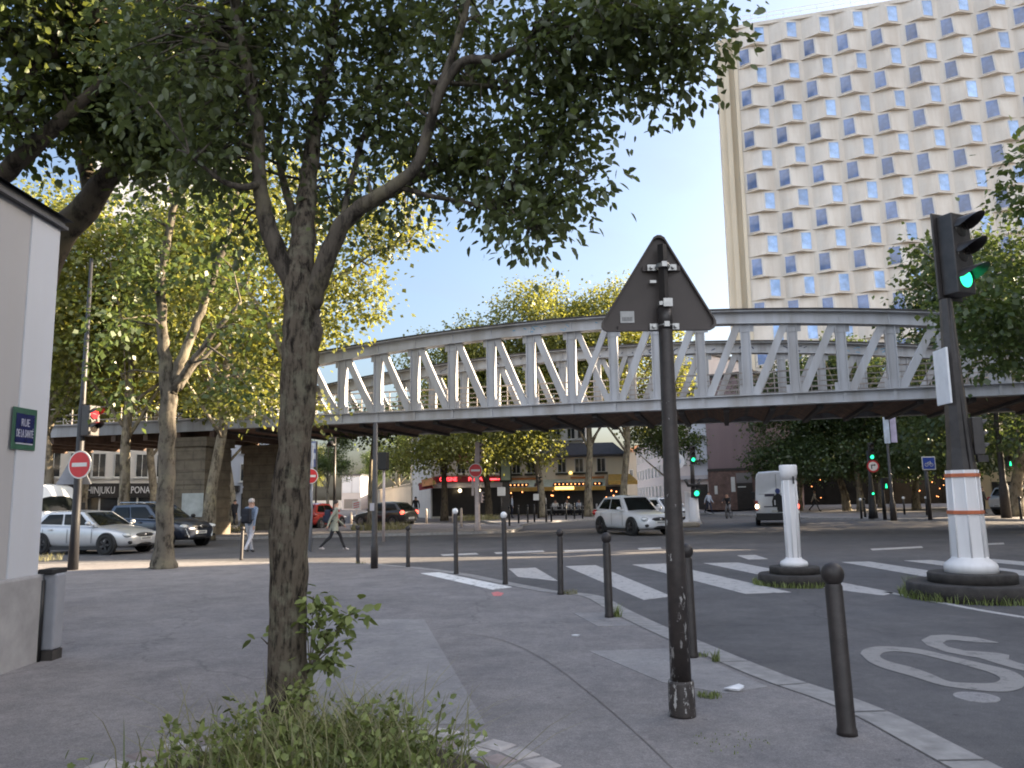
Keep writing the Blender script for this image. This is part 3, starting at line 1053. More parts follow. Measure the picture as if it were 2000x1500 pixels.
M['awnred'] = mk('red_awning', (.22, .03, .035), .8, .2, 5)
M['orangetrim'] = mk('orange_trim', (.45, .20, .07), .6, .15, 4)
M['planter'] = mk('dark_planter', (.03, .035, .025), .8, .3, 8)
M['limestone'] = mk_streaks('limestone', (.46, .40, .32), (.30, .25, .20), .4, .7)
M['letter'] = mk('white_letters', (.75, .75, .76), .5, .05, 6)
M['roller'] = mk('roller_shutter', (.16, .15, .15), .6, .2, 6, stretch=(.2, .2, 12))


def facade(name, label, cat, px0, d0, px1, d1, depth, H, mat, group=None, base=.12, wall='wall'):
    a, c_ = gpd(px0, d0), gpd(px1, d1)
    d = c_ - a
    t = thing(name, label, cat, (a.x, a.y, base), math.atan2(d.y, d.x), group)
    W = d.length
    m_ = MB(); m_.box(0, W, 0, depth, -base, H)
    m_.build(wall, mat, t)
    return t, W


def window(t, x, z, w, h, y=0.0, bars=1, sill=True, frame='winwhite', glass='winglass', rot=0.0, name='window'):
    m_ = MB()
    f = .07
    m_.box(-w / 2, w / 2, -.05, 0, 0, f); m_.box(-w / 2, w / 2, -.05, 0, h - f, h)
    m_.box(-w / 2, -w / 2 + f, -.05, 0, f, h - f); m_.box(w / 2 - f, w / 2, -.05, 0, f, h - f)
    for k in range(bars):
        xx = -w / 2 + w * (k + 1) / (bars + 1)
        m_.box(xx - .025, xx + .025, -.045, -.003, f, h - f)
    m_.box(-w / 2 + f, w / 2 - f, -.012, -.002, f, h - f, 1)
    if sill: m_.box(-w / 2 - .1, w / 2 + .1, -.14, 0, -.1, -.003)
    o = m_.build(name, [M[frame], M[glass]], t, (x, y, z), rot)
    return o


def H_at(px, py, d, base=.12):
    return at(px, py, d).z - base


# café in the middle
D = 70
t, W = facade('corner_cafe', 'two storey cream corner café with dark mansard roof and ochre awnings', 'café', 990, D, 1222, D - 1.5, 9, H_at(1100, 890, D), M['cream'])
He = H_at(1100, 890, D)
m_ = MB()
Hr = H_at(1100, 866, D)
m_.add([(-.3, -.35, He), (W + .3, -.35, He), (W + .3, 9.3, He), (-.3, 9.3, He), (.2, .9, Hr), (W - .9, .9, Hr), (W - .9, 8.2, Hr), (.2, 8.2, Hr)],
       [(0, 1, 5, 4), (1, 2, 6, 5), (2, 3, 7, 6), (3, 0, 4, 7), (4, 5, 6, 7), (0, 3, 2, 1)])
m_.box(-.4, W + .4, -.45, 9.4, He - .18, He - .003)
m_.build('roof', M['slate'], t)
m_ = MB(); m_.box(2.2, W - 3.5, 1.0, 7.0, Hr - .3, Hr + 2.2)
up = m_.build('upper_storey', M['palerender'], t)
m_ = MB(); m_.prism([(2.0, .8), (W - 3.3, .8), (W - 3.3, 7.2), (2.0, 7.2)], Hr + 2.2, Hr + 2.4); m_.box(2.8, W - 4.2, 1.6, 6.2, Hr + 2.4, Hr + 3.2); m_.build('upper_roof', M['slate'], t)
for x in (3.2, 4.4, 5.7, 6.6):
    window(t, x, Hr + .35, .75, 1.3, 1.0, 1)
for x in (.9, 2.2, 4.9, 6.4, 8.3):
    window(t, x, 3.55, .8, 1.25, 0, 1)
    m_ = MB(); m_.box(x - .55, x + .55, -.28, -.145, 3.36, 3.56); m_.build('window_box', M['planter'], t)
# wall lamp
m_ = MB(); m_.ball((5.65, -.06, 3.55), .14, .06, .12); m_.build('wall_lamp', M['yellow_on'], t)
# awnings
aw = MB()
aw.add([(.1, -.05, 3.0), (W - 1.6, -.05, 3.0), (W - 1.6, -1.5, 2.35), (.1, -1.5, 2.35), (.1, -.05, 2.94), (W - 1.6, -.05, 2.94), (W - 1.6, -1.5, 2.29), (.1, -1.5, 2.29)],
       [(0, 3, 2, 1), (4, 5, 6, 7), (0, 4, 7, 3), (1, 2, 6, 5)])
awn = aw.build('awning', M['awnlight'], t)
m_ = MB(); m_.box(.08, W - 1.58, -1.53, -1.49, 2.02, 2.36); m_.build('valance', M['awn'], awn)
m_ = MB(); m_.box(.2, 3.0, -.12, -.02, 3.03, 3.2); m_.box(W - 4.6, W - 1.7, -.12, -.02, 3.03, 3.2); m_.build('awning_box', M['orangetrim'], awn)
for (a0, a1) in ((.35, 2.1), (2.6, 3.3), (4.2, 7.2), (7.6, 8.4)):
    m_ = MB(); m_.add([(a0, -.78, 2.70), (a1, -.78, 2.70), (a1, -1.42, 2.42), (a0, -1.42, 2.42)], [(3, 2, 1, 0)]); m_.build('awning_sign', M['shopdark'], awn)
    each('sign_letter_dot', M['lamp_dim'], awn, [(a0 + .2 + .34 * q, -1.16, 2.565) for q in range(int((a1 - a0 - .2) / .34) + 1)], .055, .05, .05)  # glowing dots stand in for the unreadable sign lettering
m_ = MB(); m_.box(4.4, 6.0, -1.6, -1.54, 2.1, 2.36); m_.build('lit_sign', M['yellow_on'], awn)
aw = MB()
x0, x1 = W - 1.35, W + 1.1
aw.add([(x0, -.05, 3.35), (x1 - .6, -.05, 3.35), (x1, -1.3, 2.75), (x0, -1.6, 2.75), (x0, -.05, 3.28), (x1 - .6, -.05, 3.28), (x1, -1.3, 2.45), (x0, -1.6, 2.45)],
       [(0, 3, 2, 1), (4, 5, 6, 7), (0, 4, 7, 3), (1, 2, 6, 5), (3, 7, 6, 2)])
aw.build('corner_awning', M['awn'], t)
m_ = MB(); m_.box(.15, W - .1, -.05, -.003, .05, 2.3); m_.build('shopfront', M['shopdark'], t)
for x in (.1, 2.4, 4.9, 7.3, W - .3):
    m_ = MB(); m_.box(x, x + .14, -.1, -.052, 0, 2.3); m_.build('shopfront_post', M['bronze'], t)
each('indoor_lamp', M['lamp_dim'], t, [(rnd.uniform(.4, W), -.1, rnd.uniform(1.3, 2.1)) for k in range(14)], .06, .05, .06)

# the pizza restaurant on the corner to its left
D = 68
t, W = facade('pizza_restaurant', 'white corner restaurant with red neon PIZZA sign and small red window awnings', 'restaurant', 842, D - 1, 985, D + 1, 8, H_at(900, 862, D), M['palerender'])
Hp = H_at(900, 862, D)
m_ = MB(); m_.prism([(-.25, -.3), (W + .25, -.3), (W + .25, 8.2), (-.25, 8.2)], Hp, Hp + .25)
m_.add([(-.2, -.25, Hp + .25), (W + .2, -.25, Hp + .25), (W + .2, 8.1, Hp + .25), (-.2, 8.1, Hp + .25), (1, 3, Hp + 2.2), (W - 1, 3, Hp + 2.2)], [(0, 1, 5, 4), (1, 2, 5), (2, 3, 4, 5), (3, 0, 4)])
m_.build('roof', M['slate'], t)
for i, x in enumerate((1.1, 2.6, 4.3, 5.6)):
    window(t, x, 3.55, .8, 1.5, 0, 1)
    if i in (1, 3):
        m_ = MB()
        m_.add([(x - .5, -.04, 5.35), (x + .5, -.04, 5.35), (x + .55, -.6, 4.75), (x - .55, -.6, 4.75), (x - .55, -.6, 4.55), (x + .55, -.6, 4.55)], [(0, 3, 2, 1), (3, 4, 5, 2), (0, 4, 3), (1, 2, 5)])
        a_ = m_.build('window_awning', M['awnred'], t)
        m_ = MB(); m_.ball((x, -.62, 4.52), .11, .1, .11); m_.build('lamp', M['lamp_on'], a_)
fb = MB(); fb.box(.1, W - .05, -.55, -.05, 2.85, 3.35)
fas = fb.build('fascia', M['awnred'], t)
text_mesh("CUISINE", .46, M['neon'], .02, fas, 'neon_lettering', M=Matrix.Translation((1.35, -.58, 3.09)) @ Matrix.Rotation(math.pi / 2, 4, 'X') @ Matrix.Scale(.9, 4, (1, 0, 0)))
text_mesh("PIZZA", .46, M['neon'], .02, fas, 'neon_lettering', M=Matrix.Translation((3.7, -.58, 3.09)) @ Matrix.Rotation(math.pi / 2, 4, 'X'))
m_ = MB(); m_.box(5.0, 6.0, -.6, -.56, 3.02, 3.14); m_.build('neon_tube', M['neon'], fas)
m_ = MB(); m_.box(.05, W, -.5, -.06, 2.4, 2.82); m_.build('blind', M['greyblock'], t)
m_ = MB(); m_.box(.1, W - .1, -.05, -.003, .05, 2.38); m_.build('shopfront', M['shopdark'], t)
each('globe_lamp', M['lamp_on'], t, [(2.3, -.75, 2.15), (3.95, -.75, 2.15)], .15, .15, .15)
sg = MB(); sg.lathe([(.42, -.05), (.42, .05)], 20, 0, Matrix.Translation((.95, -.5, 4.9)) @ Matrix.Rotation(R(35), 4, 'Y') @ Matrix.Scale(1.3, 4, (1, 0, 0)) @ Matrix.Rotation(R(90), 4, 'X'))
sg.build('hanging_sign', M['awnred'], t)
for (x, z, mt) in ((-.35, 2.2, 'orangetrim'), (-.6, 1.9, 'awnred')):
    m_ = MB(); m_.add([(x - .5, -.1, z + .9), (x + .5, -.1, z + 1.1), (x + .6, -1.1, z + .5), (x - .6, -1.0, z + .3)], [(0, 3, 2, 1)]); m_.build('side_awning', M[mt], t)

# pale old building on its left with the sunlit edge, in a side street
D = 76
t, W = facade('narrow_house', 'pale limestone house with narrow front beside the neon restaurant', 'house', 802, D + 14, 842, D - 2, 9, H_at(820, 850, D), M['limestone'])
for fl in range(3):
    for x in (2.5, 6.5, 10.5, 14): window(t, x, 2.9 + 2.2 * fl, 1.1, 1.6, 0, 1, sill=True)
m_ = MB(); m_.prism([(-.2, -.3), (W + .2, -.3), (W + .2, 9.2), (-.2, 9.2)], H_at(820, 850, D), H_at(820, 850, D) + .4); m_.build('roof', M['slate'], t)
# stone boundary wall along the side street, and the block at the end
a, c_ = gpd(735, 150), gpd(803, 88)
st = thing('boundary_wall', 'long tan stone wall running up the side street', 'wall', (a.x, a.y, 0), math.atan2((c_ - a).y, (c_ - a).x))
m_ = MB(); m_.box(0, (c_ - a).length, 0, .6, 0, 3.2); m_.build('wall', M['limestone'], st)
m_ = MB(); m_.box(-.1, (c_ - a).length + .1, -.12, .72, 3.2, 3.35); m_.build('coping', M['limestone'], st)
t, W = facade('street_end_block', 'plain grey block with white upper panel at the end of the side street', 'building', 667, 130, 704, 130, 8, H_at(680, 929, 130), M['greyblock'])
m_ = MB(); m_.box(.1, W * .55 - .1, -.1, -.003, 2.6, H_at(680, 929, 130) - .2); m_.box(W * .55, W - .1, -.1, -.003, 2.6, H_at(680, 929, 130) - .2); m_.build('upper_panel', M['bluewhite'], t)
m_ = MB(); m_.box(.4, W - .4, -.05, -.003, .1, 1.6); m_.build('garage_door', M['roller'], t)
m_ = MB(); m_.box(-.15, W + .15, -.15, 8.1, H_at(680, 929, 130), H_at(680, 929, 130) + .25); m_.build('roof', M['zinc'], t)
# grey apartment slab seen in sharp perspective
D = 95
Hb = H_at(1270, 862, D)
t, W = facade('apartment_block', 'light grey slab block with rows of narrow windows beyond the café', 'building', 1238, 125, 1305, 84, 12, Hb, M['greyblock'])
m_ = MB(); m_.box(-.3, W + .3, -.3, 12.3, Hb, Hb + .35); m_.build('roof', M['zinc'], t)
for fl in range(3):
    for k in range(11):
        window(t, 2 + k * (W - 4) / 10, 1.2 + fl * (Hb - 1) / 3, 1.5, (Hb - 1) / 3 - .9, 0, 2, False)
t, W = facade('tan_house', 'distant tan house with terracotta roof between the café and the grey block', 'house', 1218, 120, 1246, 118, 8, H_at(1230, 884, 120), M['limestone'])
m_ = MB()
hh = H_at(1230, 884, 120)
m_.add([(-.2, -.2, hh), (W + .2, -.2, hh), (W + .2, 8.2, hh), (-.2, 8.2, hh), (-.2, 4, hh + 1.3), (W + .2, 4, hh + 1.3)], [(0, 1, 5, 4), (2, 3, 4, 5), (0, 4, 3), (1, 2, 5)]); m_.build('roof', M['orangetrim'], t)
for x in (.6, 1.7): window(t, x, 4.2, .7, 1.1, 0, 1)
# white corner building and mauve block right of the sign post
D = 82
Hb = H_at(1350, 700, D)
t, W = facade('white_corner_block', 'white apartment block with blue-white corner, behind the distant green signal', 'building', 1312, D, 1388, D - 3, 10, Hb, M['pinkwhite'])
m_ = MB(); m_.box(W - 1.9, W + .02, -.2, -.003, 3.4, Hb); m_.build('corner_panel', M['bluewhite'], t)
m_ = MB(); m_.box(-.05, W + .05, -.35, -.003, 3.0, 3.38); m_.build('canopy', M['greyblock'], t)
for fl in range(4):
    for x in (.55, 1.55): window(t, x, 4.6 + fl * 2.7, .7, 1.4, 0, 1)
m_ = MB(); m_.box(W - 1.5, W - .2, -.05, -.003, .05, 2.5); m_.build('doorway', M['shopdark'], t)
m_ = MB(); m_.box(-.2, W + .2, -.3, 10.2, Hb, Hb + .3); m_.build('roof', M['zinc'], t)
m_ = MB()
for k in range(5): m_.box(W - 1.8, W - .1, -1.2, -.21, Hb - 1.2 - 2.4 * k, Hb - 1.12 - 2.4 * k)
for k in range(4): m_.beam((W - 1.8, -1.1, Hb - 3.5 - 2.4 * k), (W - .2, -1.1, Hb - 1.15 - 2.4 * k), .06, .06)
m_.build('outside_stair', M['steel'], t)
D = 78
Hb = H_at(1430, 740, D)
t, W = facade('mauve_block', 'mauve clad block with dark roller doorway, left of the white van', 'building', 1387, D, 1484, D - 3.5, 10, Hb, M['mauve'])
m_ = MB(); m_.box(-.02, W + .02, -.12, -.003, 3.7, 3.95); m_.build('band', M['bronze'], t)
m_ = MB(); m_.box(-.01, W + .01, -.06, -.003, 0, 3.68); m_.build('brick_base', M['brownbrick'], t)
m_ = MB(); m_.box(W - 2.15, W - .55, -.1, -.063, .02, 2.5); dr = m_.build('doorway', M['shopdark'], t)
m_ = MB(); m_.box(W - 2.15, W - .55, -.12, -.063, 2.52, 3.45); m_.build('roller_shutter', M['roller'], t)
m_ = MB(); m_.box(W - 2.0, W - 1.2, -.14, -.104, 2.1, 2.2); m_.build('strip_lamp', M['winwhite'], dr)
m_ = MB(); m_.box(W - 2.7, W - 2.3, -.1, -.063, 1.7, 3.1); m_.build('wall_panel', M['winwhite'], t)
m_ = MB(); m_.box(.65, .95, -.1, -.063, 1.5, 2.3); m_.build('notice', M['winwhite'], t)
m_ = MB(); m_.box(-.15, W + .15, -.2, 10.2, Hb, Hb + .3); m_.build('roof', M['bronze'], t)
# low sand coloured building far right
D = 66
Hb = H_at(1960, 905, D)
M['sand'] = mk_streaks('sand_render', (.58, .46, .30), (.42, .33, .22), .25, .6)
t, W = facade('sand_building', 'low sand coloured building with dark garage opening behind the tall lamp post', 'building', 1890, D, 2120, D - 5, 8, Hb, M['sand'])
m_ = MB(); m_.box(1.9, W - .5, -.06, -.003, .02, 2.15); m_.build('garage_opening', M['shopdark'], t)
m_ = MB(); m_.box(-.2, W + .2, -.3, 8.2, Hb, Hb + .25); m_.build('roof', M['zinc'], t)
# restaurant row on the left
D = 62
Hb = H_at(200, 850, D) + 9
t, W = facade('sushi_restaurant', 'white fronted building with long black shop fascia reading SHINJUKU JAPONAIS', 'restaurant', -20, D - 4, 345, D + 4, 10, Hb, M['palerender'])
fz0, fz1 = at(200, 972, D).z, at(200, 944, D).z
m_ = MB(); m_.box(1.5, W - .1, -.35, -.003, fz0 - .12, fz1 - .12); fas = m_.build('fascia', M['shopdark'], t)
zc = (fz0 + fz1) / 2 - .12


def fx(px):
    # local x of the photo column px on this front
    a = gpd(-20, D - 4); c2 = gpd(345, D + 4); dd = (c2 - a).normalized(); d3 = ray(px, 960)
    # intersect in plan
    det = d3.x * (-dd.y) + d3.y * dd.x
    s = (d3.x * a.y - d3.y * a.x) / (d3.y * dd.x - d3.x * dd.y)
    return s


for (s, x0, x1) in (("RESTAURANT", 55, 136), ("SHINJUKU", 162, 222), ("JAPONAIS", 240, 300)):
    xa, xb = fx(x0), fx(x1)
    o = text_mesh(s, .78, M['letter'], .02, fas, 'lettering', M=Matrix.Identity(4))
    wdt = o.dimensions.x if o.dimensions.x > 0 else 4
    xs_ = [v.co.x for v in o.data.vertices]; wdt = max(xs_) - min(xs_)
    o.data.transform(Matrix.Translation(((xa + xb) / 2, -.37, zc)) @ Matrix.Rotation(math.pi / 2, 4, 'X') @ Matrix.Scale((xb - xa) / wdt, 4, (1, 0, 0)))
m_ = MB(); m_.box(1.6, W - .2, -.06, -.003, .05, fz0 - .13); m_.build('shopfront', M['winglass'], t)
for k in range(9):
    m_ = MB(); m_.box(1.6 + k * (W - 2) / 8 - .06, 1.6 + k * (W - 2) / 8 + .06, -.12, -.062, 0, fz0 - .13); m_.build('shopfront_post', M['winwhite'], t)
each('indoor_lamp', M['lamp_dim'], t, [(W - 2.5 + rnd.uniform(-1.5, 1.2), -.12, rnd.uniform(1.6, 2.2)) for k in range(5)], .09, .08, .09)
for fl in range(3):
    for k in range(7): window(t, 2.2 + k * (W - 3.5) / 6, fz1 + .35 + 3.0 * fl, 1.0, 1.9, 0, 1)
m_ = MB(); m_.box(-.3, W + .3, -.4, 10.3, Hb, Hb + .4); m_.build('roof', M['zinc'], t)
# white house between the piers
D = 66
t, W = facade('white_house', 'plain white house with small dark awning seen between the viaduct piers', 'house', 352, D, 575, D + 2, 9, H_at(450, 800, D), M['bluewhite'])
for fl in range(3):
    for x in (1.2, 3.1, 5.0, 7.2): window(t, x, 3.2 + fl * 2.4, .9, 1.5, 0, 1)
m_ = MB(); m_.box(2.7, 4.6, -1.0, -.01, 2.35, 2.85); m_.build('awning', M['shopdark'], t)
m_ = MB(); m_.box(2.8, 3.4, -.06, -.003, .05, 2.3); m_.box(4.7, 6.5, -.06, -.003, .3, 2.2); m_.build('doorway', M['shopdark'], t)
m_ = MB(); m_.box(-.2, W + .2, -.3, 9.2, H_at(450, 800, D), H_at(450, 800, D) + .4); m_.build('roof', M['zinc'], t)
# white tower block showing through the trees on the left
D = 95
Hb = H_at(350, 270, D)
M['towerwhite'] = mk_streaks('tower_white', (.72, .71, .72), (.55, .53, .52), .2, .4)
M['towerpink'] = mk('tower_spandrel', (.42, .32, .30), .8, .12, 2)
t, W = facade('tower_block', 'tall white tower block showing through the leaves on the left', 'building', 130, D, 455, D + 6, 18, Hb, M['towerwhite'])
for fl in range(4, 15):
    for x in (3, 6.4, 10.4, 15.6):
        window(t, x, fl * 3.0, 1.8, 1.5, 0, 1, False)
for x in (4.7, 9, 13):
    m_ = MB(); m_.box(x - .1, x + 2.0, -.03, -.003, 10, Hb - .5)
for fl in range(4, 15):
    m_ = MB(); m_.box(9.3, 11.5, -.05, -.003, fl * 3.0 - 1.3, fl * 3.0 - .03); m_.build('spandrel', M['towerpink'], t)
m_ = MB(); m_.box(-.2, W + .2, -.2, 18.2, Hb, Hb + .6); m_.build('roof', M['greyblock'], t)

# unseen blocks added on the right to shade the junction, gaps leaving sun strips
M['shadeblock'] = mk_streaks('shade_block_stone', (.46, .42, .35), (.32, .28, .23), .3, .5)


def shade_block(label, x0, x1, y0, y1, H):
    t = thing('unseen_shade_block', label, 'building', ((x0 + x1) / 2, (y0 + y1) / 2, 0))
    hx, hy = (x1 - x0) / 2, (y1 - y0) / 2
    m_ = MB(); m_.box(-hx, hx, -hy, hy, 0, H); m_.build('wall', M['shadeblock'], t)
    m_ = MB(); m_.add([(-hx - .3, -hy - .3, H), (hx + .3, -hy - .3, H), (hx + .3, hy + .3, H), (-hx - .3, hy + .3, H), (-hx + 1.5, -hy + 1.5, H + 2.5), (hx - 1.5, -hy + 1.5, H + 2.5), (hx - 1.5, hy - 1.5, H + 2.5), (-hx + 1.5, hy - 1.5, H + 2.5)],
                     [(0, 1, 5, 4), (1, 2, 6, 5), (2, 3, 7, 6), (3, 0, 4, 7), (4, 5, 6, 7), (0, 3, 2, 1)]); m_.build('roof', M['slate'], t)
    m_ = MB()
    for fl in range(1, int(H / 3.2)): m_.box(-hx - .12, -hx - .003, -hy, hy, 3.2 * fl, 3.2 * fl + .25)
    m_.build('string_course', M['shadeblock'], t)


shade_block('nearest unseen stone block, added to shade the foreground', 26, 38, -26, 22, 18)
shade_block('narrow unseen stone block beyond the viaduct, added to cast shade', 52, 64, 29.3, 36.5, 27)
shade_block('middle unseen stone block, added to cast shade between the sun strips', 52, 64, 42.0, 46.2, 26)
shade_block('far unseen stone block, added to cast shade on the far junction', 54, 66, 57.8, 66, 26)
# ------------------------------------------------------------------ street furniture
UPX = 'bollard'


def bollard(px, py, h, label, white=False, r=.045, group='black bollards along the kerb of the near pavement', proto={}):
    p = gp(px, py, PAV)
    lean = rnd.uniform(-1.2, 1.2)
    key = (white, round(h, 2))
    t = thing('bollard', label, 'bollard', p, 0, group)
    t.rotation_euler = (R(lean), R(rnd.uniform(-1.2, 1.2)), 0)
    hs = h - .13
    m_ = MB(); m_.lathe([(r * 1.12, 0), (r * 1.12, .03), (r, .05), (r * .97, hs - .02), (r * .80, hs), (r * .62, hs + .015)], 16)
    m_.build('post', M['dark2'], t)
    m_ = MB(); m_.ball((0, 0, hs + .062), r * 1.28, r * 1.28, r * 1.35, 0, 16, 10); m_.build('ball', M['whitecap'] if white else M['dark2'], t)
    return t


bollard(1655, 1435, 1.11, 'black ball-topped bollard standing closest, beside the painted 30', r=.060)
bollard(1352, 1284, 1.10, 'black ball-topped bollard half hidden behind the triangular sign pole', r=.056)
bollard(1190, 1206, 1.10, 'black bollard with a sprig of weed at its foot, on a pale square', r=.055)
bollard(1095, 1161, 1.06, 'black bollard beside yellowish weeds at the first crossing stripe', r=.05)
bollard(987, 1141, 1.33, 'tall white-capped bollard at the end of the white painted strip', True, r=.048)
bollard(891, 1121, 1.38, 'tall white-capped bollard at the near end of the pizza sign view, behind the white strip', True, r=.048)
bollard(797, 1107, .96, 'thin black bollard between the lamp pole and the white-capped bollards', r=.048)
bollard(699, 1100, .95, 'thin black bollard just left of the slender dark pole', r=.048)
bollard(471, 1094, .92, 'thin black bollard in front of the man with the backpack', r=.045)

# ---- the triangular sign seen from behind
p = gp(1333, 1398, PAV)
ts = thing('triangular_road_sign', 'triangular road sign seen from behind on a chipped brown-black pole', 'road sign', p)
yb = p.y
zt = at(1296, 478, yb).z - PAV
zc = at(1303, 605, yb).z - PAV
zf = at(1330, 1328, yb).z - PAV
M['chipped'], nt, bs = nodes('chipped_pole_paint')
tA = noise(nt, 9, 8, .75); tB = noise(nt, 24, 5, .7, stretch=(1, 1, .35))
tc = N(nt, "ShaderNodeTexCoord"); sx = N(nt, "ShaderNodeSeparateXYZ"); nt.links.new(tc.outputs['Object'], sx.inputs[0])
lowr = ramp(nt, sx.outputs[2], [(.0, (.8, .8, .8)), (.45, (1, 1, 1)), (.75, (.6, .6, .6)), (1.0, (.0, .0, .0))])
mm = N(nt, "ShaderNodeMath", operation='MULTIPLY_ADD'); mm.inputs[1].default_value = .10
nt.links.new(lowr.outputs[0], mm.inputs[0]); nt.links.new(tB.outputs[0], mm.inputs[2])
chip = ramp(nt, mm.outputs[0], [(.665, (0, 0, 0)), (.68, (1, 1, 1))])
bc = ramp(nt, tA.outputs[0], [(.35, (.028, .024, .023)), (.65, (.058, .047, .043))])
nt.links.new(mixc(nt, bc.outputs[0], (.42, .41, .40), chip.outputs[0]), bs.inputs['Base Color'])
bs.inputs['Roughness'].default_value = .5
m_ = MB()
m_.lathe([(.098, 0), (.098, .02), (.094, zf - .02), (.090, zf)], 20)
m_.lathe([(.076, zf), (.070, 1.1), (.060, 2.0), (.052, zc - .0), (.048, zc + .02)], 20)
m_.build('pole', M['chipped'], ts)
m_ = MB(); m_.lathe([(.056, zc - .16), (.056, zc + .02)], 16); m_.tube([(0, 0, zc), (0, 0, zt)], .036, 4, smooth=False); m_.build('pole_top', M['dark'], ts)
# plate: rounded triangle facing away
zb_, za_ = at(1290, 640, yb).z - PAV, at(1291, 459, yb).z - PAV
xl = at(1178, 625, yb).x - p.x; xr = at(1400, 625, yb).x - p.x; xm = at(1290, 459, yb).x - p.x
tri = [Vector((xm, za_ + .075)), Vector((xl - .05, zb_ - .01)), Vector((xr + .05, zb_ - .01))]
pts = []
for i in range(3):
    a, b_, c_ = tri[i - 1], tri[i], tri[(i + 1) % 3]
    u1, u2 = (a - b_).normalized(), (c_ - b_).normalized()
    for k in range(4):
        q = k / 3
        p1 = b_ + u1 * .085; p2 = b_ + u2 * .085
        pts.append((1 - q) ** 2 * p1 + 2 * q * (1 - q) * (b_ * .55 + (p1 + p2) * .225) + q * q * p2)
M['signback'] = mk('sign_back_brown', (.078, .063, .057), .55, .15, 2.5)
cen = sum(pts, Vector((0, 0))) / len(pts)
m_ = MB()
MX = Matrix(((1, 0, 0, 0), (0, 0, 1, .085), (0, 1, 0, 0), (0, 0, 0, 1)))
m_.prism([(q.x, q.y) for q in pts], 0, .004, 0, MX)
inn = [cen + (q - cen) * .955 for q in pts]
k = len(pts)
m_.add([(q.x, .084, q.y) for q in pts] + [(q.x, .055, q.y) for q in pts] + [(q.x, .055, q.y) for q in inn] + [(q.x, .084, q.y) for q in inn],
       [(i, (i + 1) % k, k + (i + 1) % k, k + i) for i in range(k)] + [(k + i, k + (i + 1) % k, 2 * k + (i + 1) % k, 2 * k + i) for i in range(k)] + [(2 * k + i, 2 * k + (i + 1) % k, 3 * k + (i + 1) % k, 3 * k + i) for i in range(k)])
plate = m_.build('sign_plate', M['signback'], ts)
for py in (520, 636):
    z = at(1295, py, yb).z - PAV
    m_ = MB(); m_.box(-.15, .15, .058, .082, z - .02, z + .02) if py == 520 else m_.box(-.36, .36, .058, .082, z - .022, z + .022)
    m_.build('rail', M['signback'], ts)
    m_ = MB()
    for s in (-1, 1):
        m_.lathe([(.022, 0), (.022, .02)], 6, 0, Matrix.Translation((s * .085, .055, z)) @ Matrix.Rotation(R(90), 4, 'X'), False)
        m_.lathe([(.014, 0), (.014, .05)], 8, 0, Matrix.Translation((s * .085, .05, z)) @ Matrix.Rotation(R(90), 4, 'X'))
        m_.box(min(s * .045, s * .115), max(s * .045, s * .115), .03, .056, z - .024, z + .024)
    m_.lathe([(.052, -.018), (.058, 0), (.052, .018)], 14, 0, Matrix.Translation((0, 0, z)), True, False)
    m_.box(-.02, .02, -.075, -.045, z - .02, z + .02)
    m_.build('clamp', M['steel'], ts)
z = at(1220, 615, yb).z - PAV; x = at(1228, 615, yb).x - p.x
m_ = MB(); m_.box(x - .055, x + .055, .078, .0835, z - .047, z + .047); st_ = m_.build('sticker', M['sticker'], ts)
m_ = MB()
for k in range(7): m_.box(x - .04 + k * .012, x - .034 + k * .012, .074, .0779, z - .03, z + .0)
m_.build('sticker_bars', M['greyink'], st_)
z = at(1295, 595, yb).z - PAV
m_ = MB(); m_.box(-.05, .05, -.06, .06, z - .015, z + .015); m_.box(-.02, .05, -.075, -.06, z - .03, z + .035); m_.build('bracket', M['steel'], ts)
z = at(1278, 548, yb).z - PAV
m_ = MB(); m_.box(-.10, -.05, .03, .05, z - .01, z + .012); m_.build('bolt', M['steel'], ts)


# ---- traffic lights
def lens_head(t, x, y, z, yaw, n=3, on=2, s=1.0, onmat='green_on', housing='dark', name='signal_head', board=False, w=.34, d=.20, hood=.22):
    """a vertical signal head, its faces along local -Y before the turn by yaw; z is its bottom"""
    MM = Matrix.Translation((x, y, z)) @ Matrix.Rotation(yaw, 4, 'Z') @ Matrix.Scale(s, 4)
    hgt = n * .36 + .06
    m_ = MB()
    m_.prism([(-w / 2, -d / 2), (w / 2, -d / 2), (w / 2, d / 2), (-w / 2, d / 2)], 0, hgt, 0, MM)
    if board: m_.box(-w / 2 - .08, w / 2 + .05, d / 2, d / 2 + .03, -.05, hgt + .06, 0, MM)
    hd = bevel(m_.build(name, M[housing], t), .02 * s, 2)
    for k in range(n):
        zc_ = hgt - .03 - .36 * (k + .5)
        m_ = MB()
        rr = .14
        # hood
        seg = 14
        vs, fs = [], []
        for q in range(seg + 1):
            a = math.pi * q / seg
            drop = .22 + .78 * math.sin(a) ** .8
            for (rad, yy) in ((rr + .012, -d / 2), (rr + .004, -d / 2 - hood * drop)):
                vs.append((rad * math.cos(a), yy, zc_ + rad * math.sin(a)))
        for q in range(seg):
            fs.append((2 * q, 2 * q + 1, 2 * q + 3, 2 * q + 2))
        m_.add(vs, fs, 0, True, MM)
        m_.build('visor', M[housing], hd)
        m_ = MB()
        m_.ball((0, -d / 2 + .02, zc_), rr, .045, rr, 0, 16, 10, MM)
        m_.build('lamp_lens', M[onmat] if k == on else M['lens'], hd)
    return hd


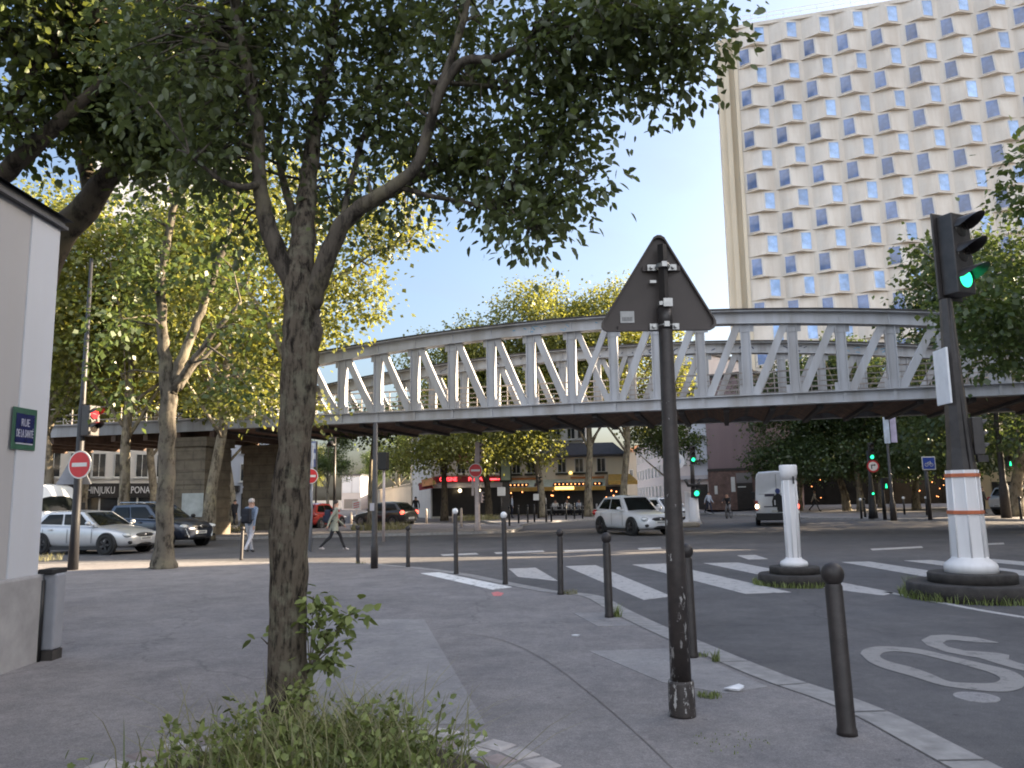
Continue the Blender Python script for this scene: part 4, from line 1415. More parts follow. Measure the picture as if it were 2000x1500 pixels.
def ped_head(t, x, y, z, yaw, s=1.0, on='green_on', housing='dark'):
    MM = Matrix.Translation((x, y, z)) @ Matrix.Rotation(yaw, 4, 'Z') @ Matrix.Scale(s, 4)
    m_ = MB(); m_.box(-.15, .15, -.1, .1, 0, .62, 0, MM)
    h_ = bevel(m_.build('pedestrian_head', M[housing], t), .02, 2)
    m_ = MB(); m_.box(-.10, .10, -.112, -.1, .33, .55, 0, MM); m_.build('lamp_lens', M['lens'], h_)
    m_ = MB()
    m_.ball((0, -.11, .25), .03, .01, .03, 0, 10, 6, MM); m_.box(-.035, .035, -.114, -.102, .12, .215, 0, MM); m_.box(-.05, -.01, -.114, -.102, .05, .12, 0, MM); m_.box(.01, .05, -.114, -.102, .05, .12, 0, MM)
    m_.build('lit_figure', M[on], h_)
    return h_


def round_base(px, py, R1, R2, label, h1=.24, h2=.15, group='low round dark concrete islands under the signal columns'):
    p = gp(px, py, 0)
    t = thing('island_base', label, 'traffic island', p, 0, group)
    m_ = MB(); m_.lathe([(R1, 0), (R1 * .99, h1 - .03), (R1 * .96, h1)], 40); m_.build('lower_step', M['conc'], t)
    m_ = MB(); m_.lathe([(R2, h1), (R2, h1 + h2 - .02), (R2 * .97, h1 + h2)], 36); m_.build('upper_step', M['conc'], t)
    return t, h1 + h2


M['whitecol'] = mk_streaks('white_column', (.80, .78, .78), (.50, .48, .47), .3, 3, .55)


def flute_column(m_, r0, r1, z0, z1, n=8):
    m_.lathe([(r0, z0), (r1, z1)], n, 0, None, False)


# near signal on the right
cd = 13.0
pc = gpd(1901, cd)
isl, hb = round_base(0, 0, .97, .64, 'broad dark concrete island with weeds, carrying the near traffic signal')
isl.location = pc
z_ = lambda py, px=1890: at(px, py, cd).z
tl = thing('traffic_signal', 'tall traffic signal showing green on a white column with orange bands, nearest on the right', 'traffic light', (pc.x, pc.y, hb))
m_ = MB()
m_.lathe([(.385, 0), (.385, .10), (.37, .14), (.27, .22), (.265, .24)], 32)
zt1 = z_(918) - hb
m_.lathe([(.262, .2401), (.232, zt1)], 8, 0, None, False)
for k in range(8):
    t_ = 2 * math.pi * (k + .5) / 8
    m_.tube([(.262 * math.cos(t_), .262 * math.sin(t_), .2402), (.232 * math.cos(t_), .232 * math.sin(t_), zt1)], .014, 6)
col = m_.build('column_base', M['whitecol'], tl)
for py in (928, 1000):
    z = z_(py) - hb
    q = .262 + (.232 - .262) * (z - .24) / (zt1 - .24)
    m_ = MB(); m_.lathe([(q + .026, z - .028), (q + .026, z + .028)], 8, 0, None, False); m_.build('orange_band', M['orange'], col)
zt2 = z_(585, 1856) - hb
m_ = MB()
m_.lathe([(.225, zt1), (.19, zt1 + .35), (.10, zt2)], 8, 0, None, False)
m_.box(-.012, .012, -.20, -.05, zt1, zt1 + .01)
m_.build('post', M['dark'], tl)
m_ = MB(); m_.tube([(.02, -.205, zt1), (.01, -.125, zt1 + 1.5), (0, -.098, zt2)], .012, 6); m_.build('cable_duct', M['dark'], tl)
hz0 = z_(578, 1866) - hb; hz1 = z_(424, 1866) - hb
xh = at(1862, 500, cd).x - pc.x
lens_head(tl, xh + .02, -.04, hz0, R(24), 3, 2, (hz1 - hz0) / 1.14, board=True, d=.24, hood=.34, w=.36)
# repeater signals low on the right of the post
zr = z_(888, 1915) - hb; zr1 = z_(815, 1915) - hb
xr_ = at(1905, 850, cd).x - pc.x
lens_head(tl, xr_ + .02, .02, zr, R(80), 3, 2, (zr1 - zr) / 1.14, w=.44, d=.3, hood=.2, name='repeater_head')
m_ = MB(); m_.box(xr_ - .3, xr_ - .05, -.02, .06, zr + .1, zr + .2); m_.box(xr_ - .05, xr_ + .12, -.10, -.03, zr - .12, zr - .01); m_.build('bracket', M['dark'], tl)
xs = at(1841, 740, cd).x - pc.x; za = z_(790, 1840) - hb; zb2 = z_(682, 1840) - hb
m_ = MB(); m_.prism([(xs - .02, -.2), (xs + .01, -.22), (xs + .03, .22), (xs, .24)], za, zb2)
bevel(m_.build('side_sign', M['white'], tl), .008)

# second white column without a signal
c2d = 15.2
pc2 = gpd(1553, c2d)
isl2, hb2 = round_base(0, 0, .67, .45, 'smaller dark concrete island with grass round it, under the bare white column', .20, .13)
isl2.location = pc2
z2 = lambda py: at(1546, py, c2d).z - hb2
wc = thing('beacon_column', 'bare white fluted column on a dark round island in the road', 'traffic column', (pc2.x, pc2.y, hb2))
m_ = MB()
zt = z2(908)
m_.lathe([(.245, 0), (.25, .05), (.235, .09), (.15, .14), (.145, .16)], 28)
m_.lathe([(.125, .1601), (.130, zt - .28)], 8, 0, None, False)
for k in range(8):
    t_ = 2 * math.pi * (k + .5) / 8
    m_.tube([(.128 * math.cos(t_), .128 * math.sin(t_), .1602), (.131 * math.cos(t_), .131 * math.sin(t_), zt - .3)], .011, 6)
m_.build('shaft', M['whitecol'], wc)
m_ = MB(); m_.lathe([(.135, zt - .2801), (.165, zt - .16), (.165, zt - .02), (.15, zt)], 20); hd = m_.build('cap', M['whitecol'], wc)
m_ = MB(); m_.box(.02, .045, -.172, -.15, zt - .36, zt - .22); m_.build('cap_slot', M['black'], wc)

# slender dark pole in the middle
p = gp(731, 1110, PAV)
sl = thing('slender_pole', 'slender dark grey pole with a small grey plate, beside the corner pavement', 'pole', p)
zt = at(733, 828, p.y).z - PAV
m_ = MB(); m_.lathe([(.085, 0), (.085, .5), (.07, .55), (.055, zt), (.02, zt + .03)], 14); m_.build('shaft', M['dark'], sl)
z = at(731, 990, p.y).z - PAV
m_ = MB(); m_.box(-.10, .0, -.10, -.075, z - .09, z + .09); m_.build('number_plate', M['greyblock'], sl)

# mast with a red signal and no entry sign on the left
p = gp(142, 1113, PAV)
ms = thing('signal_mast', 'tall dark mast with red signal and no entry sign before the silver car', 'traffic light', p)
zt = at(171, 505, p.y).z - PAV
M['mast'] = mk('mast_blue_grey', (.022, .022, .026), .5, .2, 3)
zk = at(160, 800, p.y).z - PAV
m_ = MB(); m_.lathe([(.125, 0), (.10, 1.2), (.09, zk), (.07, zk + .2), (.04, zt)], 14); m_.build('mast', M['mast'], ms)
z0 = at(170, 852, p.y).z - PAV; z1 = at(170, 793, p.y).z - PAV
x = at(178, 820, p.y).x - p.x
lens_head(ms, x, -.02, z0, R(70), 2, 0, (z1 - z0) / .78, 'red_on', w=.34, d=.26, hood=.28)
zc_ = at(162, 908, p.y).z - PAV; x = at(162, 908, p.y).x - p.x


def no_entry(t, x, y, z, r, yaw, ratio=1.0):
    MM = Matrix.Translation((x, y, z)) @ Matrix.Rotation(yaw, 4, 'Z') @ Matrix.Rotation(R(90), 4, 'X')
    m_ = MB(); m_.lathe([(r, -.01), (r, .01)], 28, 0, MM); pl = m_.build('no_entry_plate', M['winwhite'], t)
    m_ = MB(); m_.lathe([(r * .9, .0101), (r * .9, .014)], 28, 0, MM); m_.build('red_disc', M['red'], pl)
    m_ = MB(); m_.box(-r * .66, r * .66, -r * .14, r * .14, .0141, .019, 0, MM); m_.build('white_bar', M['winwhite'], pl)
    return pl


no_entry(ms, x, -.14, zc_, .345, R(-16))
zb = at(130, 946, p.y).z - PAV; xb = at(128, 930, p.y).x - p.x
m_ = MB(); m_.add([(-.62, .12, zb), (.25, .14, zb), (-.17, .13, zb + .85), (-.62, .14, zb), (.25, .16, zb), (-.17, .15, zb + .85)], [(0, 1, 2), (5, 4, 3), (0, 3, 4, 1), (1, 4, 5, 2), (2, 5, 3, 0)])
m_.build('warning_plate', M['greymetal'], ms)

# no entry sign with green man behind the foreground tree
p = gpd(606, 27)
ns = thing('no_entry_sign', 'no entry sign with small green pedestrian light, half behind the big trunk', 'road sign', (p.x, p.y, 0))
m_ = MB(); m_.lathe([(.06, 0), (.05, at(606, 870, 27).z)], 10); m_.build('pole', M['greymetal'], ns)
no_entry(ns, at(608, 930, 27).x - p.x, -.1, at(608, 930, 27).z, .26, R(30))
ped_head(ns, at(601, 945, 27).x - p.x, -.06, at(601, 957, 27).z, R(15), .7)
# two long banners (flag signs)
M['bannerblue'] = mk('banner_blue', (.12, .16, .32), .7, .35, 1.5)
M['bannerlight'] = mk('banner_light', (.48, .56, .66), .7, .35, 1.2)
M['bannerpink'] = mk('banner_pink', (.50, .46, .62), .7, .3, 1.4)
p = gpd(616, 52)
bn = thing('banner_pole', 'narrow blue and white vertical banner on a pole beside the big trunk', 'banner', (p.x, p.y, 0))
zz0, zz1 = at(612, 912, 52).z, at(612, 862, 52).z
m_ = MB(); m_.lathe([(.07, 0), (.05, zz1)], 8); m_.build('pole', M['dark'], bn)
m_ = MB(); m_.box(-.35, -.06, -.03, .03, zz0, zz1); m_.build('banner', M['bannerblue'], bn)
m_ = MB(); m_.box(-.34, -.07, -.04, -.032, zz0 + .5, zz0 + .9); m_.box(-.34, -.07, -.04, -.032, zz1 - .5, zz1 - .1); m_.build('banner_print', M['bannerlight'], bn)
p = gpd(1746, 43)
bn = thing('banner_pole', 'dark pole with a pair of pale blue and lilac vertical banners by the hotel trees', 'banner', (p.x, p.y, .1))
zz0, zz1 = at(1735, 866, 43).z - .1, at(1735, 815, 43).z - .1
m_ = MB(); m_.lathe([(.17, 0), (.16, .9), (.09, 1.1), (.05, zz1)], 10); m_.build('pole', M['dark'], bn)
xx = at(1737, 840, 43).x - p.x
m_ = MB(); m_.box(xx - .33, xx - .02, -.06, -.03, zz0, zz1); m_.build('banner', M['bannerlight'], bn)
m_ = MB(); m_.box(xx + .04, xx + .36, -.05, -.02, zz0 + .05, zz1); m_.build('banner', M['bannerpink'], bn)

# sunlit signal with no entry sign on the median
p = gp(933, 1037, .12)
M['palepole'] = mk('pale_pole_paint', (.50, .42, .40), .6, .2, 4)
M['rosehead'] = mk('signal_back_rose', (.36, .29, .28), .6, .15, 4)
sg = thing('traffic_signal', 'pale pole with no entry sign and sideways signal head under the bridge', 'traffic light', p)
Y = p.y
m_ = MB(); m_.lathe([(.16, 0), (.13, .3), (.12, at(931, 910, Y).z), (.07, at(931, 868, Y).z)], 12); m_.build('pole', M['palepole'], sg)
no_entry(sg, at(929, 919, Y).x - p.x, -.16, at(929, 919, Y).z - .12, .33, R(-8))
z0, z1 = at(933, 903, Y).z - .12, at(933, 864, Y).z - .12
lens_head(sg, at(934, 880, Y).x - p.x, 0, z0, R(78), 3, 9, (z1 - z0) / 1.14, housing='rosehead', w=.42, d=.26)
z0, z1 = at(940, 982, Y).z - .12, at(940, 960, Y).z - .12
lens_head(sg, at(941, 970, Y).x - p.x, 0, z0, R(78), 3, 9, (z1 - z0) / 1.14, housing='rosehead', name='repeater_head')
m_ = MB(); m_.box(-.28, -.17, .12, .16, at(925, 968, Y).z - .12, at(925, 930, Y).z - .12); m_.build('side_plate', M['palepole'], sg)

# signals under the right part of the bridge
p = gpd(1357, 46)
s2 = thing('traffic_signal', 'dark signal on a white column showing two green lights, right of the sign pole', 'traffic light', (p.x, p.y, 0))
Y = 46
m_ = MB(); m_.lathe([(.42, 0), (.30, .25), (.24, at(1357, 972, Y).z)], 10); m_.build('column_base', M['whitecol'], s2)
m_ = MB(); m_.lathe([(.14, at(1357, 972, Y).z), (.10, at(1355, 880, Y).z)], 10); m_.build('post', M['dark'], s2)
z0, z1 = at(1352, 904, Y).z, at(1352, 871, Y).z
lens_head(s2, at(1352, 890, Y).x - p.x, -.12, z0, R(5), 3, 2, (z1 - z0) / 1.14)
z0, z1 = at(1357, 972, Y).z, at(1357, 955, Y).z
lens_head(s2, at(1358, 965, Y).x - p.x, -.2, z0, R(5), 1, 0, (z1 - z0) / .42, name='repeater_head')
z0, z1 = at(1350, 948, Y).z, at(1350, 936, Y).z
m_ = MB(); m_.tube([(-.45, -.1, z1), (-.3, -.1, z0), (.25, -.1, z0), (.4, -.1, z1)], .10, 6); m_.build('bracket', M['dark'], s2)
p = gpd(1346, 46.5)
w2 = thing('beacon_column', 'short white column beside the two-light green signal', 'traffic column', (p.x, p.y, 0))
m_ = MB(); m_.lathe([(.45, 0), (.4, .1), (.20, .3), (.19, at(1346, 962, 46.5).z), (.22, at(1346, 960, 46.5).z)], 12); m_.build('shaft', M['whitecol'], w2)
p = gpd(1326, 47)
bs_ = thing('round_sign', 'white round sign glimpsed past the triangular sign pole', 'road sign', (p.x, p.y, 0))
m_ = MB(); m_.lathe([(.07, 0), (.06, at(1324, 920, 47).z)], 10); m_.build('pole', M['palepole'], bs_)
MM = Matrix.Translation((at(1322, 901, 47).x - p.x, -.1, at(1322, 901, 47).z)) @ Matrix.Rotation(R(90), 4, 'X')
m_ = MB(); m_.lathe([(.44, 0), (.44, .03)], 24, 0, MM); pl = m_.build('plate', M['white'], bs_)
m_ = MB(); m_.lathe([(.22, .0301), (.22, .04)], 20, 0, MM); m_.build('plate_centre', M['bannerlight'], pl)
kb = thing('kerb_nose', 'pale lit stone nose of the traffic island behind the sign pole', 'traffic island', gpd(1340, 41.5))
m_ = MB(); m_.prism([(-.9, -.3), (.5, -.4), (.75, 0), (.5, .4), (-.9, .35)], 0, .26); bevel(m_.build('stone', M['limestone'], kb), .1, 3)

p = gp(1706, 1012, .12)
Y = p.y
s3 = thing('traffic_signal', 'black signal with a no-right-turn sign under its green light, among the hotel trees', 'traffic light', p)
zl = lambda py: at(1700, py, Y).z - .12
m_ = MB(); m_.lathe([(.28, 0), (.22, .5), (.20, zl(975)), (.12, zl(940)), (.09, zl(880))], 10); m_.build('post', M['black'], s3)
lens_head(s3, at(1700, 890, Y).x - p.x, -.12, zl(899), 0, 3, 2, (zl(865) - zl(899)) / 1.14, housing='black')
MM = Matrix.Translation((at(1702, 911, Y).x - p.x, -.2, zl(911))) @ Matrix.Rotation(R(90), 4, 'X')
m_ = MB(); m_.lathe([(.36, 0), (.36, .02)], 24, 0, MM); pl = m_.build('turn_sign', M['red'], s3)
m_ = MB(); m_.lathe([(.27, .0201), (.27, .024)], 24, 0, MM); m_.build('sign_field', M['palerender'], pl)
m_ = MB(); m_.box(-.12, -.06, -.15, .06, .0242, .028, 0, MM); m_.box(-.12, .08, .04, .10, .0242, .028, 0, MM); m_.add([(.07, 0, .028), (.16, .07, .028), (.07, .14, .028)], [(0, 1, 2)], 0, False, MM)
m_.build('turn_arrow', M['black'], pl)
lens_head(s3, at(1701, 965, Y).x - p.x, -.24, zl(968), 0, 1, 0, (zl(960) - zl(968)) / .42, housing='black', name='repeater_head')
p = gpd(1729, 44)
s4 = thing('pedestrian_signal', 'dark pedestrian signal showing a green man between two hotel trees', 'traffic light', (p.x, p.y, .12))
m_ = MB(); m_.lathe([(.10, 0), (.08, at(1728, 940, 44).z)], 8); m_.build('post', M['black'], s4)
ped_head(s4, at(1727, 948, 44).x - p.x, -.14, at(1727, 955, 44).z - .12, 0, 1.0, housing='black')
p = gp(1817, 1016, .12); Y = p.y
s5 = thing('cycle_sign', 'square blue cycle route sign with pale border on a dark post', 'road sign', p)
m_ = MB(); m_.lathe([(.11, 0), (.09, at(1811, 900, Y).z)], 8); m_.build('post', M['dark'], s5)
z0, z1 = at(1811, 918, Y).z - .12, at(1811, 892, Y).z - .12; x = at(1811, 905, Y).x - p.x
m_ = MB(); m_.box(x - .36, x + .36, -.16, -.13, z0, z1); pl = bevel(m_.build('sign_plate', M['winwhite'], s5), .04)
m_ = MB(); m_.box(x - .31, x + .31, -.168, -.161, z0 + .05, z1 - .05); m_.build('blue_field', M['signblue'], pl)
m_ = MB(); zc_ = (z0 + z1) / 2 - .08
for s in (-1, 1):
    m_.tube([(x + s * .13 + .085 * math.cos(a), -.172, zc_ + .085 * math.sin(a)) for a in [2 * math.pi * k / 12 for k in range(13)]], .014, 5)
m_.tube([(x - .13, -.172, zc_), (x - .04, -.172, zc_ + .14), (x + .08, -.172, zc_ + .14), (x + .13, -.172, zc_)], .014, 5); m_.tube([(x - .04, -.172, zc_ + .14), (x, -.172, zc_), (x + .08, -.172, zc_ + .14)], .014, 5)
m_.tube([(x + .06, -.172, zc_ + .2), (x + .08, -.172, zc_ + .14)], .014, 5)
m_.build('cycle_symbol', M['winwhite'], pl)
# tall lamp post on the right
p = gp(1966, 1012, .12); Y = p.y
l1 = thing('lamp_post', 'tall dark lamp post with a green man signal, in front of the sand coloured building', 'street lamp', p)
zt = at(1922, 590, Y).z - .12
m_ = MB(); m_.lathe([(.27, 0), (.24, 1.6), (.17, 2.0), (.14, 5), (.06, zt)], 12); m_.build('shaft', M['dark2'], l1)
m_ = MB(); m_.tube([(0, 0, zt - .05), (-.3, -.2, zt + .1), (-1.0, -.4, zt + .15)], .05, 8); ar_ = m_.build('arm', M['dark2'], l1)
m_ = MB(); m_.ball((-1.25, -.45, zt + .08), .4, .18, .09); m_.build('lantern', M['dark'], ar_)
ped_head(l1, at(1961, 905, Y).x - p.x + .1, -.3, at(1961, 912, Y).z - .12, 0, 1.0)
# round black dome lamp hanging under the trees
p = gpd(652, 45)
l2 = thing('lamp_post', 'street lamp with black dome shade beside the bridge, above the walking woman', 'street lamp', (p.x, p.y, 0))
zl_ = at(648, 872, 45).z
m_ = MB(); m_.lathe([(.09, 0), (.05, zl_ + .6)], 8); m_.build('shaft', M['dark'], l2)
m_ = MB(); m_.lathe([(.28, 0), (.26, .12), (.14, .26), (.03, .32)], 14, 0, Matrix.Translation((-.2, -.1, zl_))); m_.build('shade', M['black'], l2)
m_ = MB(); m_.tube([(0, 0, zl_ + .6), (-.1, -.05, zl_ + .5), (-.2, -.1, zl_ + .3)], .025, 6); m_.build('arm', M['black'], l2)
# back of a dark signal seen past the slender pole
p = gpd(749, 30)
s6 = thing('traffic_signal', 'dark rounded signal back seen just right of the slender pole', 'traffic light', (p.x, p.y, .12))
z0 = at(748, 918, 30).z - .12
m_ = MB(); m_.lathe([(.06, 0), (.05, z0 + .1)], 8); m_.build('post', M['palepole'], s6)
lens_head(s6, -.05, 0, z0, R(160), 2, 9, .85, housing='black', w=.5, d=.3)
# small posts in the distance
far_posts = [(686, 1027, .9), (782, 1024, .9), (833, 1023, 1.0), (885, 1021, .95), (901, 1034, 1.15), (1332, 1000, 1.2)]
lab = ['short pale post by the red and white sign', 'short pale post behind the black hatchback', 'short pale post left of the pizza restaurant', 'short pale post left behind the white-capped bollard', 'pale post on the median beside the no entry signal', 'pale post beside the sign pole at the far island']
M['palepost'] = mk('pale_post', (.62, .52, .44), .6, .1, 5)
for (x, y, h), lb in zip(far_posts, lab):
    p = gp(x, y, 0)
    t = thing('marker_post', lb, 'bollard', (p.x, p.y, 0), 0, 'pale posts beyond the junction')
    m_ = MB(); m_.lathe([(.075, 0), (.07, h * .9), (.05, h * .97), (.01, h)], 10); m_.build('post', M['palepost'], t)
cafe_posts = [(995, 1027), (1013, 1022), (1031, 1021), (1044, 1020), (1067, 1020), (1077, 1019), (1106, 1015), (1122, 1014), (1138, 1013)]
for i, (x, y) in enumerate(cafe_posts):
    p = gp(x, y, .12)
    t = thing('bollard', 'thin black bollard in the row along the café pavement', 'bollard', p, 0, 'thin bollards in front of the café')
    m_ = MB(); m_.lathe([(.06, 0), (.05, .95), (.03, .97)], 8); m_.build('post', M['black'], t)
    m_ = MB(); m_.ball((0, 0, 1.02), .07, .07, .07, 0, 8, 6); m_.build('ball', M['black'], t)
rb = [(1683, 1013, 1), (1690, 1010, 0), (1767, 1005, 1), (1811, 1006, 1), (1818, 1014, 0), (1995, 1014, 0)]
rl_ = ['white-topped thin bollard left of the no-right-turn signal', 'plain thin bollard left of the no-right-turn signal', 'white-topped thin bollard between the banners and the forked hotel tree', 'white-topped thin bollard beside the cycle sign post',
       'plain thin bollard at the kerb under the cycle sign', 'thin dark bollard in front of the silver car at the right edge']
for (x, y, w), lb in zip(rb, rl_):
    p = gp(x, y, .12)
    t = thing('bollard', lb, 'bollard', p, 0, 'thin bollards along the hotel kerb')
    m_ = MB(); m_.lathe([(.07, 0), (.055, 1.0), (.03, 1.02)], 8); m_.build('post', M['black'], t)
    m_ = MB(); m_.ball((0, 0, 1.09), .09, .09, .09, 0, 10, 8); m_.build('ball', M['whitecap'] if w else M['black'], t)
# advertising column, menu boards and small signs by the cafés
p = gpd(990, 60)
ad = thing('advert_column', 'tall pale green advertising panel between the two restaurants', 'advert panel', (p.x, p.y, .12))
z0, z1 = at(988, 945, 60).z, at(988, 890, 60).z
m_ = MB(); m_.box(-.5, .42, -.15, .15, z0, z1); bevel(m_.build('frame', M['planter'], ad), .05)
M['poster'] = mk('faded_poster', (.30, .36, .27), .6, .25, 1.2)
m_ = MB(); m_.box(-.38, .3, -.165, -.152, z0 + .15, z1 - .15); m_.build('poster', M['poster'], ad)
m_ = MB(); m_.box(-.3, .25, -.2, .2, 0, z0); m_.build('leg', M['dark'], ad)
p = gpd(980, 56)
b2 = thing('notice_board', 'small pale notice board on a post left of the café', 'sign', (p.x, p.y, .12))
m_ = MB(); m_.lathe([(.05, 0), (.04, 1.7)], 8); m_.build('post', M['dark'], b2)
m_ = MB(); m_.box(-.28, .28, -.08, -.04, 1.65, 2.25); bevel(m_.build('board', M['sticker'], b2), .02)
p = gpd(1052, 58)
b3 = thing('traffic_signal', 'dark small signal and white card on a post in front of the café awning', 'traffic light', (p.x, p.y, .12))
m_ = MB(); m_.lathe([(.06, 0), (.05, 3.2)], 8); m_.build('post', M['black'], b3)
lens_head(b3, 0, -.05, 2.35, R(60), 2, 9, .9, housing='black')
m_ = MB(); m_.box(-.35, .05, -.12, -.08, 1.3, 1.75); m_.build('card', M['sticker'], b3)
p = gpd(696, 60)
b4 = thing('chevron_sign', 'small red and white sign on a pale post at the side street', 'road sign', (p.x, p.y, 0))
m_ = MB(); m_.lathe([(.05, 0), (.045, 1.0)], 8); m_.build('post', M['palepost'], b4)
m_ = MB(); m_.box(-.28, .28, -.07, -.04, .95, 1.55); pl = m_.build('plate', M['winwhite'], b4)
m_ = MB()
for k in range(3): m_.beam((-.22, -.075, 1.05 + .16 * k), (.22, -.075, 1.15 + .16 * k), .005, .06)
m_.build('red_bars', M['red'], pl)
# litter
for (px, py, s, lb) in ((1435, 1349, 1.0, 'crumpled white paper wrapper on the pavement by the kerb'), (1125, 1243, .6, 'small scrap of white paper on the asphalt left of the sign')):
    m_ = MB()
    pts = [(-.07, -.04), (.02, -.05), (.08, -.01), (.05, .05), (-.03, .04), (-.09, .01)]
    vs = [(x * s, y * s, .012 + .03 * s * rnd.random()) for x, y in pts] + [(0, 0, .035 * s)]
    m_.add(vs, [(i, (i + 1) % 6, 6) for i in range(6)])
    m_.add([(v[0], v[1], v[2] - .012) for v in vs], [((i + 1) % 6, i, 6) for i in range(6)])
    o = m_.build('paper_scrap', M['white'], None, gp(px, py, PAV) + Vector((0, 0, .002)))
    tag(o, lb, 'litter', 'paper scraps on the pavement')
# ------------------------------------------------------------------ vehicles
def mk_car(name, col, metal=.35):
    m, nt, b = nodes(name)
    t = noise(nt, 2.2, 5)
    rp = ramp(nt, t.outputs[0], [(.3, tuple(c * .93 for c in col)), (.7, tuple(min(1, c * 1.05) for c in col))])
    nt.links.new(rp.outputs[0], b.inputs['Base Color'])
    b.inputs['Metallic'].default_value = metal; b.inputs['Roughness'].default_value = .34
    b.inputs['Coat Weight'].default_value = .8; b.inputs['Coat Roughness'].default_value = .06
    return m


M['silver'] = mk_car('silver_paint', (.50, .51, .53))
M['offwhite'] = mk_car('pearl_white_paint', (.66, .67, .70), .1)
M['vanwhite'] = mk_car('van_white_paint', (.82, .84, .88), 0)
M['navy'] = mk_car('navy_paint', (.012, .018, .035))
M['carblack'] = mk_car('black_paint', (.012, .012, .013), .1)
M['carred'] = mk_car('red_paint', (.35, .02, .015), .1)
M['carglass'] = mk_glass('car_glass', (.010, .012, .012), 1.45, .05, False, .16)
M['tyre'] = mk('tyre_rubber', (.014, .014, .014), .85, .2, 12)
M['rim'] = mk('alloy_rim', (.20, .20, .21), .35, .2, 8, metal=.7)
M['rimdark'] = mk('dark_alloy', (.05, .05, .055), .35, .2, 8, metal=.6)
M['trim'] = mk('black_trim', (.016, .016, .018), .55, .2, 8)
M['headlamp'] = mk('headlamp_glass', (.55, .57, .58), .12, .15, 12, coat=1.0)
M['taillamp'] = mk('tail_lamp', (.40, .02, .015), .2, .15, 12, coat=1.0)
M['brake_on'] = mk('brake_lamp_lit', (1.0, .10, .06), .3, 0, emit=.8)
M['reverse_on'] = mk('lit_warm_lamp', (1.0, .80, .52), .3, 0, emit=1.4)
M['plate'] = mk('number_plate', (.62, .62, .60), .5, .08, 20)
M['plateink'] = mk('plate_ink', (.03, .03, .04), .6, .2, 20)
M['chrome'] = mk('chrome', (.6, .6, .6), .15, .1, 9, metal=1.0)


def loft(m_, stations, mat=0, shoulder=.93, crown=.06):
    """rings along x: (x, half width, z bottom, z shoulder)"""
    rings = []
    for (x, w, zb, zs) in stations:
        h = zs - zb
        half = [(0, zb), (.78 * w, zb), (.95 * w, zb + .10 * h), (w, zb + .38 * h), (.995 * w, zb + .68 * h), (.96 * w, zb + .9 * h), (shoulder * .93 * w, zs), (.55 * w, zs + crown * .8), (0, zs + crown)]
        ring = [(x, y, z) for y, z in half] + [(x, -y, z) for y, z in half[-2:0:-1]]
        rings.append(ring)
    n = len(rings[0])
    vs = [p for r_ in rings for p in r_]
    fs = []
    for i in range(len(rings) - 1):
        for k in range(n):
            k2 = (k + 1) % n
            fs.append((i * n + k, (i + 1) * n + k, (i + 1) * n + k2, i * n + k2))
    fs.append(tuple(range(n))); fs.append(tuple((len(rings) - 1) * n + k for k in range(n))[::-1])
    m_.add(vs, fs, mat, True)


def wheel(t, x, y, r, wd, side, rim='rim', spokes=5):
    MM = Matrix.Translation((x, y, r)) @ Matrix.Rotation(R(-90) * side, 4, 'X')
    o = wd / 2
    m_ = MB(); m_.lathe([(r * .62, -o), (r * .93, -o), (r, -o * .7), (r, o * .7), (r * .95, o), (r * .66, o * 1.02), (r * .63, o * .8)], 28, 0, MM, True, False)
    wh = m_.build('wheel', M['tyre'], t)
    m_ = MB()
    m_.lathe([(r * .65, o * .80), (r * .62, o * .99), (r * .58, o * .97), (r * .55, o * .45), (r * .02, o * .40)], 24, 0, MM, True, False)
    for k in range(spokes):
        a = 2 * math.pi * k / spokes
        c_, s_ = math.cos(a), math.sin(a)
        p = MM @ Vector((c_ * r * .08, s_ * r * .08, o * .85)); q = MM @ Vector((c_ * r * .60, s_ * r * .60, o * .9))
        m_.beam(p, q, .07, .04, 0, (0, 1, 0))
    m_.lathe([(r * .14, o * .5), (r * .13, o * .95), (.001, o * .97)], 12, 0, MM, True, False)
    m_.build('rim', M[rim], wh)
    return wh


def pq(a, b_, c_, d, s, t):
    """a point on a four-cornered face: a,b bottom; d,c top"""
    return (a.lerp(b_, s)).lerp(d.lerp(c_, s), t)


def pane(t, name, a, b_, c_, d, s0, s1, t0, t1, mat, off=.012, n=4, bulge=.02):
    nrm = (b_ - a).cross(d - a).normalized()
    m_ = MB()
    vs, fs = [], []
    for j in range(n + 1):
        for i in range(n + 1):
            s = s0 + (s1 - s0) * i / n; q = t0 + (t1 - t0) * j / n
            vs.append(pq(a, b_, c_, d, s, q) + nrm * (off + bulge * math.sin(math.pi * s) * math.sin(math.pi * q)))
    for j in range(n):
        for i in range(n):
            k = j * (n + 1) + i
            fs.append((k, k + 1, k + n + 2, k + n + 1))
    m_.add(vs, fs, 0, True)
    # a thin edge so that the pane has a thickness
    return m_.build(name, M[mat], t)


